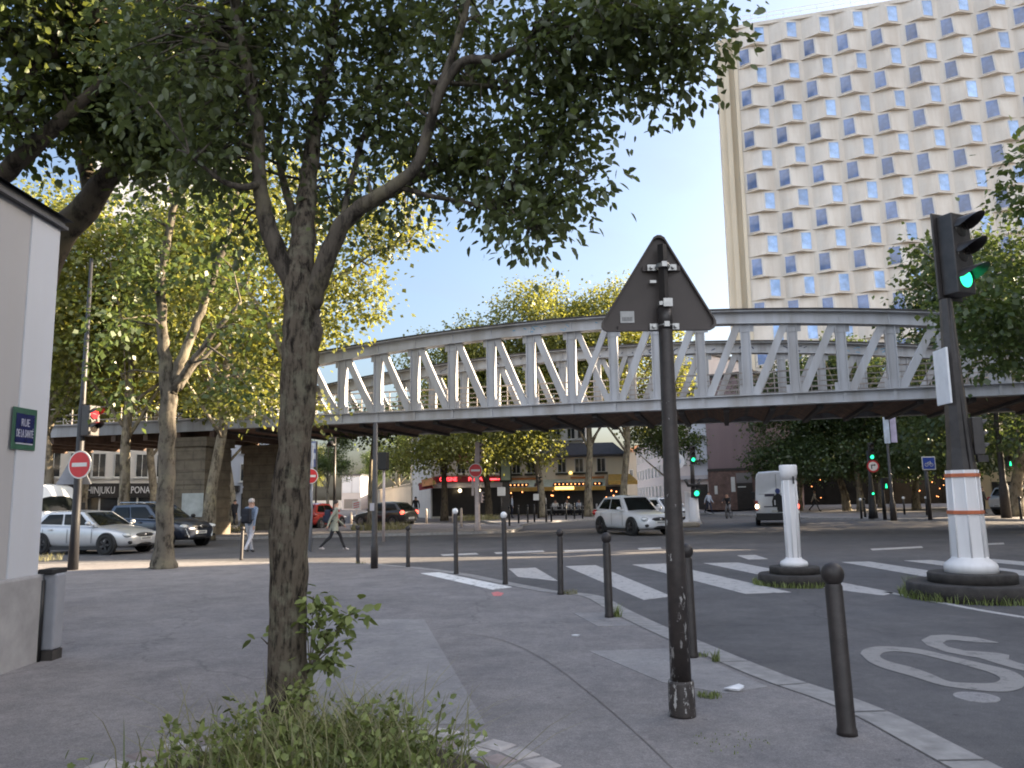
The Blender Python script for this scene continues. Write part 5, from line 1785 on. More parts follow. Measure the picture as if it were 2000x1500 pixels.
def car(name, label, cat, loc, rz, paint, L=4.3, Wd=1.8, H=1.46, kind='hatch', scale=1.0, rim='rim', tail=None, plate_txt=True, group=None):
    t = thing(name, label, cat, loc, rz, group)
    t.scale = (scale,) * 3
    w = Wd / 2
    h2 = L / 2
    belt = .98 if kind == 'hatch' else 1.10
    hood = .90 if kind == 'hatch' else 1.05
    zb = .22 if kind == 'hatch' else .27
    P = paint
    st = [(-h2, .66 * w, zb + .28, belt - .16), (-h2 + .07, .86 * w, zb + .13, belt - .04), (-h2 + .35, .965 * w, zb + .05, belt), (-h2 + .9, w, zb, belt), (-.35, w, zb - .02, belt - .01), (.55, w, zb - .02, belt - .03),
          (h2 - 1.15, .995 * w, zb, hood), (h2 - .7, .97 * w, zb, hood - .06), (h2 - .30, .90 * w, zb + .01, hood - .15), (h2 - .10, .78 * w, zb + .04, hood - .24), (h2, .60 * w, zb + .12, hood - .36)]
    m_ = MB(); loft(m_, st)
    body = m_.build('body', M[P], t)
    sd = body.modifiers.new('sub', 'SUBSURF'); sd.levels = 2; sd.render_levels = 2
    # cabin: the corners of its faces
    xb0, xb1 = (-h2 + .22, h2 - 1.28)
    xt0, xt1 = (-h2 + .72 if kind == 'hatch' else -h2 + .50, .10)
    wb, wt = .90 * w, .70 * w
    zb_, zt_ = belt - .03, H - .05
    cb = {}
    for s in (-1, 1):
        cb[s] = [Vector((xb0, s * wb * .94, zb_ + .03)), Vector((xb1, s * wb, zb_ - .04)), Vector((xt1, s * wt, zt_)), Vector((xt0, s * wt * .96, zt_ - .02))]
    A, B_, C_, D_ = cb[-1]
    A2, B2, C2, D2 = cb[1]
    mid0 = (D_ + C_) / 2 + Vector((0, 0, .05)); mid1 = (D2 + C2) / 2 + Vector((0, 0, .05))
    m_ = MB()
    nz = 7
    # roof with a crown
    roofv = []
    for i in range(nz + 1):
        s = i / nz
        for j in range(nz + 1):
            q = j / nz
            p = D_.lerp(C_, s).lerp(D2.lerp(C2, s), q)
            p.z += .055 * math.sin(math.pi * q) ** .7 * (.6 + .4 * math.sin(math.pi * s)) + .03 * math.sin(math.pi * s)
            roofv.append(p)
    fs = [(i * (nz + 1) + j, (i + 1) * (nz + 1) + j, (i + 1) * (nz + 1) + j + 1, i * (nz + 1) + j + 1) for i in range(nz) for j in range(nz)]
    m_.add(roofv, fs, 0, True)

    def edge(i): return roofv[i]
    # the four sides reach the roof's curved edges
    for s, (a, b_) in ((-1, (A, B_)), (1, (A2, B2))):
        top = [roofv[i * (nz + 1) + (0 if s < 0 else nz)] for i in range(nz + 1)]
        bot = [a.lerp(b_, i / nz) for i in range(nz + 1)]
        m_.add(bot + top, [((i, i + 1, nz + 2 + i, nz + 1 + i) if s < 0 else (i + 1, i, nz + 1 + i, nz + 2 + i)) for i in range(nz)], 0, True)
    topf = [roofv[nz * (nz + 1) + j] for j in range(nz + 1)]; botf = [B_.lerp(B2, j / nz) for j in range(nz + 1)]
    m_.add(botf + topf, [(i, i + 1, nz + 2 + i, nz + 1 + i) for i in range(nz)], 0, True)
    topr = [roofv[j] for j in range(nz + 1)]; botr = [A.lerp(A2, j / nz) for j in range(nz + 1)]
    m_.add(botr + topr, [(i + 1, i, nz + 1 + i, nz + 2 + i) for i in range(nz)], 0, True)
    m_.build('cabin', M[P], t)
    # glass
    pane(t, 'windscreen', B_, B2, C2, C_, .07, .93, .06, .93, 'carglass', .02, 6, .05)
    pane(t, 'rear_window', A2, A, D_, D2, .10, .90, .12, .88, 'carglass', .02, 6, .04)
    for s in (-1, 1):
        a, b_, c_, d = (A, B_, C_, D_) if s < 0 else (B2, A2, D2, C2)
        if s < 0: spans = ((.10, .46), (.50, .90))
        else: spans = ((.10, .50), (.54, .90))
        for (q0, q1) in spans: pane(t, 'side_window', a, b_, c_, d, q0, q1, .10, .86, 'carglass', .014, 4, .015)
        y = s * w
        # door seams, handles, sill, mirror
        m_ = MB()
        for x in (xb1 - .15, -.28, xb0 + .62): m_.box(x - .006, x + .006, min(y * 1.0, y * 1.006), max(y * 1.0, y * 1.006), zb + .16, belt - .12)
        m_.build('door_seam', M['trim'], t)
        for x in (.02, -1.02):
            m_ = MB(); m_.box(x - .09, x + .09, min(y * .985, y * 1.02), max(y * .985, y * 1.02), belt - .17, belt - .13); m_.build('door_handle', M[P], t)
        m_ = MB(); m_.box(-h2 + .95, h2 - 1.1, min(y * .9, y * .975), max(y * .9, y * .975), zb - .06, zb + .05); m_.build('sill', M['trim'], t)
        m_ = MB(); m_.ball((xb1 - .22, s * (w + .10), belt + .06), .09, .10, .075); m_.box(xb1 - .26, xb1 - .18, min(s * (w - .1), s * (w + .06)), max(s * (w - .1), s * (w + .06)), belt - .02, belt + .03)
        m_.build('mirror', M[P] if kind == 'hatch' else M['trim'], t)
        for x in (-h2 + .78, h2 - .84):
            r_ = .335 if kind == 'hatch' else .36
            m_ = MB(); m_.lathe([(r_ + .055, -.10), (r_ + .055, .012), (r_ + .02, .016), (r_ - .02, .0), (r_ - .02, -.1)], 28, 0, Matrix.Translation((x, y * .985, r_ + .01)) @ Matrix.Rotation(R(-90) * s, 4, 'X'), True, True); m_.build('wheel_arch', M['trim'], t)
            wheel(t, x, s * (w - .085), r_, .22, s, rim, 5)
        # lamps
        MMl = Matrix.Translation((h2 - .22, s * w * .68, hood - .26)) @ Matrix.Rotation(R(-28) * s, 4, 'Z') @ Matrix.Rotation(R(12), 4, 'Y')
        m_ = MB(); m_.ball((0, 0, 0), .15, .24, .085, 0, 14, 8, MMl); m_.build('headlight', M['headlamp'], t)
        m_ = MB(); m_.ball((-h2 + .16, s * w * .80, belt - .12), .12, .17, .13, 0, 14, 8); m_.build('tail_light', M[tail] if tail else M['taillamp'], t)
        MMl = Matrix.Translation((h2 - .10, s * w * .66, zb + .18)) @ Matrix.Rotation(R(-28) * s, 4, 'Z')
        m_ = MB(); m_.ball((0, 0, 0), .07, .17, .06, 0, 12, 6, MMl); m_.build('fog_lamp', M['trim'], t)
    m_ = MB(); m_.ball((h2 - .09, 0, hood - .29), .10, w * .50, .10, 0, 16, 8); m_.build('grille', M['trim'], t)
    m_ = MB(); m_.ball((h2 - .005, 0, hood - .28), .02, .07, .06, 0, 10, 6); m_.build('badge', M['chrome'], t)
    m_ = MB(); m_.ball((h2 - .14, 0, zb + .13), .14, w * .58, .10, 0, 16, 8); m_.build('lower_grille', M['trim'], t)
    for x, s in ((h2 + .005, 1), (-h2 - .005, -1)):
        m_ = MB(); m_.box(x - .012, x + .012, -.26, .26, zb + .24, zb + .35); pl = m_.build('number_plate', M['plate'], t)
        m_ = MB(); xx = x + s * .0125
        for k in range(7): m_.box(min(xx, xx + s * .002), max(xx, xx + s * .002), -.19 + k * .056, -.155 + k * .056, zb + .265, zb + .325)
        m_.build('plate_text', M['plateink'], pl)
    m_ = MB(); m_.box(-h2 - .01, -h2 + .12, -w * .6, w * .6, zb + .1, zb + .22); bevel(m_.build('rear_bumper', M['trim'], t), .03)
    if kind == 'suv':
        for s in (-1, 1):
            m_ = MB(); m_.tube([(xt0 + .2, s * wt * .9, zt_ + .05), (xt0 + .3, s * wt * .9, zt_ + .10), (xt1 - .3, s * wt * .92, zt_ + .10), (xt1 - .2, s * wt * .92, zt_ + .05)], .022, 6); m_.build('roof_rail', M['chrome'], t)
        m_ = MB()
        for s in (-1, 1): m_.beam((h2 - .12, s * w * .72, hood - .32), (h2 - .02, s * w * .60, zb + .12), .05, .04)
        m_.build('running_lights', M['headlamp'], t)
    return t


def axy(px, py, z=0.0):
    p = gp(px, py, z); p.z = z
    return p


p = gpd(183, 28.0); car('parked_car', 'silver hatchback in profile in front of the black fascia, nearest car on the left', 'car', (p.x, p.y, 0), R(-17), 'silver', 4.36, 1.81, 1.46, 'hatch', 1.0, 'rimdark')
p = gpd(308, 31.5); car('parked_car', 'dark navy SUV with chrome roof rail, behind the pale tree trunk', 'car', (p.x, p.y, 0), R(-24), 'navy', 4.45, 1.86, 1.66, 'suv', 1.0, 'rimdark')
p = gpd(1238, 35.2); car('moving_car', 'pearl white small hatchback turning at the junction, left of the sign pole', 'car', (p.x, p.y, 0), R(-66), 'offwhite', 3.95, 1.72, 1.54, 'hatch', 1.08, 'rimdark')
p = gpd(1299, 50); car('moving_car', 'second white car mostly hidden behind the turning hatchback', 'car', (p.x, p.y, 0), R(-60), 'offwhite', 4.1, 1.75, 1.48, 'hatch', 1.0, 'rim')
p = gpd(752, 50); car('parked_car', 'black hatchback with lit red tail lamp at the side street corner', 'car', (p.x, p.y, 0), R(150), 'carblack', 4.1, 1.76, 1.50, 'hatch', 1.0, 'rim', 'brake_on')
p = gpd(622, 47); car('parked_car', 'red car partly hidden behind the walking woman', 'car', (p.x, p.y, 0), R(75), 'carred', 4.1, 1.76, 1.5, 'hatch', 1.0, 'rim')
p = gpd(2014, 49); car('parked_car', 'silver SUV cut by the right edge, before the sand coloured building', 'car', (p.x, p.y, .12), R(8), 'silver', 4.5, 1.86, 1.7, 'suv', 1.0, 'rim')


def van(name, label, loc, rz, paint, L=5.6, Wd=2.05, H=2.55, scale=1.0, rear_art=False, lit=False):
    t = thing(name, label, 'van', loc, rz)
    t.scale = (scale,) * 3
    w, h2 = Wd / 2, L / 2

    def ring(x, k, zb, zt, lean=.86):
        pts = [(0, zb), (.9 * w * k, zb), (w * k, zb + .12), (w * k, zb + .75), (w * k * .985, 1.25), (w * k * (lean + .05), zt - .30), (w * k * lean, zt - .12), (w * k * (lean - .10), zt - .02), (0, zt + .03)]
        return [(x, y, z) for y, z in pts] + [(x, -y, z) for y, z in pts[-2:0:-1]]
    sts = [(-h2, .955, .50, H - .10), (-h2 + .06, .985, .42, H - .03), (-h2 + .3, 1, .36, H), (0, 1, .34, H), (h2 - 1.75, 1, .34, H - .01), (h2 - 1.45, 1, .34, H - .10)]
    rings = [ring(*s) for s in sts]
    # nose: short bonnet
    for x, k, top in ((h2 - .95, 1.0, 1.32), (h2 - .45, .95, 1.18), (h2 - .12, .86, 1.0), (h2, .72, .82)):
        pts = [(0, .34), (.9 * w * k, .34), (w * k, .46), (w * k, .62 if top < 1.1 else .8), (w * k * .99, top * .70), (w * k * .97, top * .84), (w * k * .92, top * .94), (w * k * .8, top), (0, top + .04)]
        rings.append([(x, y, z) for y, z in pts] + [(x, -y, z) for y, z in pts[-2:0:-1]])
    n = len(rings[0]); vs = [q for r_ in rings for q in r_]
    fs = [(i * n + k, (i + 1) * n + k, (i + 1) * n + (k + 1) % n, i * n + (k + 1) % n) for i in range(len(rings) - 1) for k in range(n)]
    fs.append(tuple(range(n))); fs.append(tuple((len(rings) - 1) * n + k for k in range(n))[::-1])
    m_ = MB(); m_.add(vs, fs, 0, True)
    bd = m_.build('body', M[paint], t); bevel(bd, .03, 2, 50)
    ws = [Vector((h2 - .98, -w * .90, 1.38)), Vector((h2 - .98, w * .90, 1.38)), Vector((h2 - 1.47, w * .82, H - .28)), Vector((h2 - 1.47, -w * .82, H - .28))]
    pane(t, 'windscreen', *ws, .03, .97, .03, .95, 'carglass', .035, 6, .06)
    for s in (-1, 1):
        m_ = MB(); y = s * w * 1.002
        m_.add([(h2 - 1.15, y, 1.25), (h2 - 2.1, y, 1.25), (h2 - 2.1, y * .925, H - .38), (h2 - 1.55, y * .925, H - .38)], [(0, 1, 2, 3) if s > 0 else (3, 2, 1, 0)]); m_.build('side_window', M['carglass'], t)
        for x in (-h2 + 1.05, h2 - .95):
            m_ = MB(); m_.lathe([(.42, -.1), (.42, .012), (.36, .0), (.36, -.1)], 28, 0, Matrix.Translation((x, s * w * .992, .37)) @ Matrix.Rotation(R(-90) * s, 4, 'X')); m_.build('wheel_arch', M['trim'], t)
            wheel(t, x, s * (w - .11), .345, .24, s, 'rimdark', 6)
        m_ = MB(); m_.box(h2 - 1.25, h2 - 1.15, min(s * w, s * (w + .22)), max(s * w, s * (w + .22)), 1.35, 1.75); bevel(m_.build('mirror', M['trim'], t), .03)
        m_ = MB(); m_.ball((h2 - .26, s * w * .74, .92), .2, .2, .16); m_.build('headlight', M['headlamp'], t)
        m_ = MB(); m_.box(-h2 - .03, -h2 + .05, min(s * w * .86, s * w * 1.0), max(s * w * .86, s * w * 1.0), .78, 1.30)
        tl_ = bevel(m_.build('tail_light', M['taillamp'], t), .02)
        if lit:
            m_ = MB(); m_.ball((-h2 - .03, s * w * .92, 1.0), .03, .085, .12); m_.build('lit_lamp', M['reverse_on' if s > 0 else 'brake_on'], tl_)
        m_ = MB(); m_.box(-h2 + .2, h2 - .4, min(s * w * .99, s * w * 1.012), max(s * w * .99, s * w * 1.012), .62, .72); m_.build('side_trim', M['trim'], t)
    m_ = MB(); m_.box(h2 - .12, h2 + .05, -w * .8, w * .8, .36, .62); bevel(m_.build('front_bumper', M['trim'], t), .04)
    m_ = MB(); m_.box(-h2 - .12, -h2 + .1, -w * .97, w * .97, .30, .66); bevel(m_.build('rear_bumper', M['trim'], t), .04)
    m_ = MB(); m_.box(-h2 - .015, -h2 + .0, -.008, .008, .68, H - .15); m_.box(-h2 - .012, -h2 + .0, -w * .8, w * .8, 1.62, 1.632); m_.build('door_seam', M['trim'], t)
    m_ = MB(); m_.box(-h2 - .04, -h2 + .0, .05, .2, 1.0, 1.06); m_.build('door_handle', M['trim'], t)
    m_ = MB(); m_.box(-h2 - .02, -h2, -.28, .28, .70, .80); m_.build('number_plate', M['plate'], t)
    if rear_art:
        # printed lettering bars and the figure of a workman on the doors
        m_ = MB(); X = -h2 - .022
        m_.box(X, X + .006, .10, .58, 1.50, 1.62); m_.box(X, X + .006, .02, .64, .96, 1.01); m_.build('door_print', M['navyprint'], t)
        m_ = MB()
        fig = [(-.02, .70), (.0, .95), (.14, 1.0), (.22, 1.0), (.24, 1.25), (.17, 1.48), (.05, 1.58), (-.02, 1.64), (-.14, 1.64), (-.22, 1.55), (-.33, 1.45), (-.34, .72)]
        hole = None
        vsf = [(X - .002, y, z) for y, z in fig]
        m_.add(vsf + [(X + .004, y, z) for y, z in fig], [tuple(range(len(fig)))[::-1]] + [(i, (i + 1) % len(fig), len(fig) + (i + 1) % len(fig), len(fig) + i) for i in range(len(fig))])
        f_ = m_.build('printed_figure', M['trim'], t)
        m_ = MB(); m_.ball((X, -.06, 1.77), .008, .12, .14); m_.build('figure_head', M['helmet'], f_)
        m_ = MB(); m_.box(X - .006, X - .003, .07, .13, 1.05, 1.32); m_.build('figure_gap', M[paint], f_)
    return t


M['navyprint'] = mk('navy_print', (.05, .05, .09), .5, .25, 9)
M['helmet'] = mk('blue_print', (.05, .08, .28), .5, .2, 9)
p = gpd(1518, 43.5); van('delivery_van', 'white delivery van seen from behind with a printed dark workman on its doors', (p.x, p.y, 0), R(73), 'vanwhite', 5.4, 2.15, 2.78, 1.0, True, True)
p = gpd(66, 33.5); van('delivery_van', 'white van behind the corner wall, only its windscreen side showing', (p.x, p.y, 0), R(-28), 'vanwhite', 5.2, 2.0, 2.5)

# ------------------------------------------------------------------ people
M['skin'] = mk('skin', (.42, .24, .17), .6, .1, 20)
M['hairdark'] = mk('dark_hair', (.025, .018, .014), .6, .3, 40)
M['hairgrey'] = mk('grey_hair', (.40, .37, .36), .6, .2, 40)
for nm, c in dict(denim=(.16, .21, .30), paletrouser=(.46, .46, .50), jacketblue=(.10, .14, .22), coatgreen=(.30, .31, .25), blackcloth=(.016, .016, .02), whitecloth=(.68, .66, .64),
                  greycloth=(.20, .20, .22), navycloth=(.02, .025, .05), beigecloth=(.38, .33, .27), shoedark=(.02, .02, .022), shoepale=(.55, .50, .48), packdark=(.012, .014, .022), palecloth=(.45, .5, .6)).items():
    M[nm] = mk('cloth_' + nm, c, .85, .2, 14)


def person(label, loc, yaw, top, legs, shoe, hair='hairdark', h=1.74, pose='stand', sleeve=True, coat=False, name='person', group=None, long_hair=False):
    """front faces -Y; one continuous skinned body with clothes by region"""
    k = h / 1.75
    J, E, lab, rad = [], [], [], []

    def add(p, r_, par, l):
        J.append(Vector(p)); rad.append(r_)
        if par is not None: E.append((par, len(J) - 1)); lab.append(l)
        return len(J) - 1
    swing = {'walk': .30, 'stride': .40, 'stand': .02, 'sit': 0, 'cycle': 0}[pose]
    lean = -.02 if pose in ('walk', 'stride') else 0
    pel_z = .95 if pose not in ('sit', 'cycle') else (.52 if pose == 'sit' else .95)
    fwd = -.30 if pose == 'cycle' else 0
    pel = add((0, 0, pel_z), .135, None, None)
    sp_ = add((0, lean * 1.5 + fwd * .3, pel_z + .20), .125, pel, 'top')
    chz = .42 if pose != 'cycle' else .38
    ch = add((0, lean * 2.5 + fwd * .75, pel_z + chz), .145, sp_, 'top')
    nk = add((0, lean * 2.5 + fwd, pel_z + chz + .13), .060, ch, 'skin')
    hd = add((0, lean * 2.5 - .01 + fwd * 1.1, pel_z + chz + .24), .085, nk, 'skin')
    ht_ = add((0, lean * 2.5 + .005 + fwd * 1.1, pel_z + chz + .34), .080, hd, 'skin')
    add((0, lean * 2.5 - .105 + fwd * 1.1, pel_z + chz + .235), .016, hd, 'skin')      # nose
    for s in (-1, 1):
        add((s * .088, lean * 2.5 + .01 + fwd * 1.1, pel_z + chz + .24), .014, hd, 'skin')   # ears
    for s in (-1, 1):
        sh = add((s * .185, lean * 2.5 + fwd * .8, pel_z + chz + .055), .068, ch, 'top')
        a = swing * s * .8
        if pose == 'cycle': el = (s * .23, fwd - .22, pel_z + .28); wr = (s * .22, fwd - .42, pel_z + .18)
        elif pose == 'sit': el = (s * .24, -.06, pel_z + .20); wr = (s * .15, -.30, pel_z + .24)
        else: el = (s * .235, -a * .45 + .03, pel_z + .17); wr = (s * .24, -a * 1.0 - .05, pel_z - .06)
        e_ = add(el, .048, sh, 'top')
        w_ = add(wr, .034, e_, 'sleeve')
        d = (Vector(wr) - Vector(el)).normalized()
        sd = Vector((0, 1, 0)) - d * d.y; sd.normalize()
        pm_ = add(Vector(wr) + d * .075, .026, w_, 'skin')
        up_ = d.cross(sd).normalized()
        for q, ln in enumerate((.060, .072, .066, .050)):
            o = (q - 1.5) * .018
            f1 = add(J[pm_] + d * ln * .55 + sd * o * 1.1, .0095, pm_, 'skin')
            add(J[f1] + d * ln * .45 + Vector((-s * .012, 0, 0)), .008, f1, 'skin')
        add(Vector(wr) + d * .055 - sd * .045, .010, w_, 'skin')
        # legs
        hp = add((s * .095, 0, pel_z - .06), .098, pel, 'legs')
        b_ = -swing * s
        if pose == 'sit': kn = (s * .13, -.42, .50); an = (s * .13, -.40, .09)
        elif pose == 'cycle': kn = (s * .12, -.28, .60 + .14 * s); an = (s * .12, -.10 - .05 * s, .26 + .14 * s)
        else:
            kn = (s * .10, b_ * .5 - abs(b_) * .16, .50)
            an = (s * .09, b_ * 1.05 + (.10 if b_ > .1 else 0), .09 + (.06 if b_ > .1 else 0))
        k_ = add(kn, .066, hp, 'legs')
        cf = add(Vector(kn).lerp(Vector(an), .35) + Vector((0, .02, 0)), .056, k_, 'legs')
        a_ = add(an, .040, cf, 'legs')
        add(Vector(an) + Vector((0, .05, -.045)), .036, a_, 'shoe')
        t1 = add(Vector(an) + Vector((s * .015, -.10, -.05)), .040, a_, 'shoe')
        add(Vector(an) + Vector((s * .02, -.17, -.06)), .028, t1, 'shoe')
    me = bpy.data.meshes.new('sk')
    me.from_pydata([tuple(p * k) for p in J], E, [])
    o = bpy.data.objects.new('sk', me); COL.objects.link(o)
    sk = o.modifiers.new('skin', 'SKIN'); sk.use_smooth_shade = True
    lay = me.skin_vertices[0].data
    for i, r_ in enumerate(rad):
        rr = r_ * k * (1.0)
        lay[i].radius = (rr * (1.18 if i in (pel, sp_, ch) else 1), rr * (.80 if i in (pel, sp_, ch) else 1)) if False else (rr, rr)
        lay[i].use_root = (i == pel)
    ss = o.modifiers.new('sub', 'SUBSURF'); ss.levels = 1; ss.render_levels = 1
    dg = bpy.context.evaluated_depsgraph_get()
    bm_ = bpy.data.meshes.new_from_object(o.evaluated_get(dg))
    bpy.data.objects.remove(o)
    # clothes by the nearest bone
    order = ['skin', 'top', 'sleeve', 'legs', 'shoe']
    segs = [(J[a] * k, J[b_] * k, l, (rad[a] + rad[b_]) / 2 * k) for (a, b_), l in zip(E, lab)]
    for q in (M['skin'], M[top], M[top] if sleeve else M['skin'], M[legs], M[shoe]): bm_.materials.append(q)
    co = np.array([p.center[:] for p in bm_.polygons])
    best = np.full(len(co), 1e9); idx = np.zeros(len(co), int)
    for a, b_, l, r_ in segs:
        A_, B__ = np.array(a[:]), np.array(b_[:])
        d = B__ - A_
        tt = np.clip(((co - A_) @ d) / max(d @ d, 1e-9), 0, 1)
        dist = np.linalg.norm(co - (A_ + tt[:, None] * d), axis=1) - r_
        mk_ = dist < best
        best[mk_] = dist[mk_]; idx[mk_] = order.index(l)
    # waist: the pelvis ball below the belt belongs to the trousers
    low = (co[:, 2] < (pel_z - .02) * k) & (idx == 1)
    idx[low] = 3
    bm_.polygons.foreach_set('material_index', idx.astype(np.int32)); bm_.update()
    bm_.name = 'person'
    t = bpy.data.objects.new(name, bm_); COL.objects.link(t)
    t.location = loc; t.rotation_euler = (0, 0, yaw)
    t.scale = (1.06, .92, 1)
    tag(t, label, 'person', group)
    hc = J[hd] * k
    m_ = MB()
    vs, fs = [], []
    nu, nv = 14, 6
    for j in range(nv + 1):
        ph_ = math.pi * .62 * j / nv
        for i in range(nu):
            a = 2 * math.pi * i / nu
            front = max(0, -math.sin(a))
            pp = ph_ * (1 - .38 * front) * (1.25 if long_hair and front < .4 else 1)
            vs.append(hc + Vector((.098 * k * math.sin(pp) * math.cos(a), .112 * k * math.sin(pp) * math.sin(a) + .012, .05 * k + .102 * k * math.cos(pp))))
    for j in range(nv):
        for i in range(nu): fs.append((j * nu + i, (j + 1) * nu + i, (j + 1) * nu + (i + 1) % nu, j * nu + (i + 1) % nu))
    m_.add(vs, fs, 0, True)
    m_.build('hair', M[hair], t)
    for s in (-1, 1):
        m_ = MB(); m_.ball(hc + Vector((s * .033 * k, -.082 * k, .025 * k)), .011 * k, .006 * k, .007 * k, 0, 8, 6); m_.build('eye', M['black'], t)
    if coat:
        m_ = MB(); z0 = (pel_z - .26) * k; z1 = (pel_z + .30) * k
        m_.lathe([(.205 * k, z0), (.185 * k, z0 + .2), (.165 * k, (pel_z + .05) * k), (.165 * k, z1)], 16, 0, Matrix.Scale(.8, 4, (0, 1, 0)), True, False)
        m_.build('coat_skirt', M[top], t)
    return t


def backpack(label, who, mat='packdark', s=1.0, z=1.20):
    o = Vector((0, .20, z))
    q = Matrix.Rotation(who.rotation_euler.z, 4, 'Z') @ o
    t = thing('backpack', label, 'backpack', who.location + q, who.rotation_euler.z)
    m_ = MB(); m_.box(-.16 * s, .16 * s, -.07, .12, -.25 * s, .24 * s); bevel(m_.build('bag', M[mat], t), .06, 4)
    m_ = MB(); m_.box(-.11 * s, .11 * s, .121, .17, -.2 * s, .03 * s); bevel(m_.build('pocket', M[mat], t), .03, 3)
    for sx in (-1, 1):
        m_ = MB(); m_.tube([(sx * .11, -.06, -.2), (sx * .15, -.22, -.08), (sx * .15, -.30, .08), (sx * .13, -.24, .22), (sx * .11, -.08, .22)], .018, 6); m_.build('strap', M[mat], t)
    return t


p = gpd(487, 26.6); w1 = person('grey-haired man in a blue jacket and pale trousers walking away with a backpack', (p.x, p.y, 0), R(165), 'denim', 'paletrouser', 'shoedark', 'hairgrey', 1.78, 'walk')
backpack('dark rounded backpack worn by the grey-haired man', w1, 'packdark', 1.0, 1.22)
p = gpd(652, 27.0); w2 = person('woman in a pale green-grey coat and dark trousers striding to the right', (p.x, p.y, 0), R(110), 'coatgreen', 'blackcloth', 'shoepale', 'hairdark', 1.68, 'stride', True, True, long_hair=True)
backpack('dark backpack worn by the woman in the pale coat', w2, 'navycloth', .9, 1.15)
p = gpd(428, 44); person('person in a bright white top standing in the sun under the viaduct', (p.x, p.y, .12), R(160), 'whitecloth', 'denim', 'shoepale', 'hairdark', 1.7, 'stand')
p = gpd(457, 52); person('person in dark clothes walking far under the viaduct by the white house', (p.x, p.y, .1), R(170), 'blackcloth', 'blackcloth', 'shoedark', 'hairdark', 1.7, 'walk')
p = gpd(1385, 64); person('person in pale top and dark trousers near the white corner block doorway', (p.x, p.y, .12), R(30), 'palecloth', 'navycloth', 'shoedark', 'hairdark', 1.72, 'walk')
p = gpd(1592, 66); person('person in a grey top walking past the dark hotel front, right of the van', (p.x, p.y, .12), R(80), 'beigecloth', 'blackcloth', 'shoedark', 'hairdark', 1.72, 'stride')
p = gpd(1922, 52); person('person all in dark clothes standing beside the white signal column', (p.x, p.y, .12), R(20), 'blackcloth', 'blackcloth', 'shoedark', 'hairdark', 1.75, 'stand')
p = gpd(1000, 60); person('person in a pale shirt standing beside the green advertising panel', (p.x, p.y, .12), R(100), 'palecloth', 'navycloth', 'shoedark', 'hairdark', 1.72, 'stand')
p = gpd(812, 62); person('person in dark clothes by the side awnings of the pizza restaurant', (p.x, p.y, .1), R(200), 'blackcloth', 'greycloth', 'shoedark', 'hairdark', 1.72, 'walk')
p = gpd(1065, 63); person('person in a white top walking along the café terrace', (p.x, p.y, .12), R(-60), 'whitecloth', 'blackcloth', 'shoedark', 'hairdark', 1.72, 'walk')
# cyclist
p = gpd(1424, 55)
cy = person('cyclist in dark clothes riding past the mauve block', (p.x, p.y, 0), R(-30), 'blackcloth', 'greycloth', 'shoedark', 'hairdark', 1.72, 'cycle')
bk = thing('bicycle', 'dark bicycle ridden past the mauve block', 'bicycle', (p.x, p.y, 0), R(-30))
for y in (-.52, .52):
    m_ = MB(); m_.tube([(0, y + .33 * math.cos(a), .34 + .33 * math.sin(a)) for a in [2 * math.pi * k / 20 for k in range(21)]], .022, 6)
    for k in range(8): m_.tube([(0, y, .34), (0, y + .32 * math.cos(k * .785), .34 + .32 * math.sin(k * .785))], .004, 4)
    m_.build('wheel', M['tyre'], bk)
m_ = MB()
for a, b_ in (((0, .52, .34), (0, .12, .32)), ((0, .12, .32), (0, .2, .85)), ((0, .2, .80), (0, -.36, .85)), ((0, .12, .32), (0, -.38, .75)), ((0, -.36, .92), (0, -.52, .34)), ((0, .52, .34), (0, .2, .8))): m_.tube([a, b_], .018, 6)
m_.build('frame', M['black'], bk)
m_ = MB(); m_.tube([(-.26, -.36, 1.02), (0, -.40, 1.0), (.26, -.36, 1.02)], .015, 6); m_.tube([(0, -.36, .9), (0, -.40, 1.0)], .015, 6); m_.build('handlebar', M['black'], bk)
m_ = MB(); m_.ball((0, .2, .88), .07, .13, .04); m_.build('saddle', M['black'], bk)
# café terrace: tables, chairs and guests
def table(loc, label):
    t = thing('cafe_table', label, 'table', loc, 0, 'small round café terrace tables')
    m_ = MB(); m_.lathe([(.32, .70), (.33, .715), (.32, .73)], 16); m_.build('table_top', M['greyblock'], t)
    m_ = MB(); m_.lathe([(.2, 0), (.18, .03), (.03, .05), (.03, .70)], 10); m_.build('pedestal', M['black'], t)
def chair(loc, rz, label):
    t = thing('cafe_chair', label, 'chair', loc, rz, 'pale wicker café terrace chairs')
    m_ = MB(); m_.lathe([(.21, .43), (.22, .45), (.21, .47)], 12); m_.build('seat', M['whitecloth'], t)
    m_ = MB(); m_.box(-.2, .2, .17, .21, .5, .9); bevel(m_.build('backrest', M['whitecloth'], t), .02)
    for sx in (-1, 1):
        for sy in (-1, 1):
            m_ = MB(); m_.tube([(sx * .17, sy * .17, 0), (sx * .15, sy * .16, .43)], .014, 5); m_.build('leg', M['black'], t)
for i, px in enumerate((1082, 1098, 1115, 1133, 1150)):
    pt = gpd(px, 66.2 - .1 * i)
    table((pt.x, pt.y, .12), 'small round table on the café terrace under the ochre awning')
    for s in (-1, 1): chair((pt.x + s * .48, pt.y - .1, .12), R(-80 * s), 'pale wicker chair on the café terrace under the ochre awning')
gl_ = [(1085, 'whitecloth', 'seated café guest in a white shirt, leftmost on the terrace'), (1108, 'whitecloth', 'seated café guest in a white shirt, in the middle of the terrace'), (1131, 'palecloth', 'seated café guest in a pale shirt, right part of the terrace'), (1060, 'greycloth', 'seated café guest in grey near the small dark signal')]
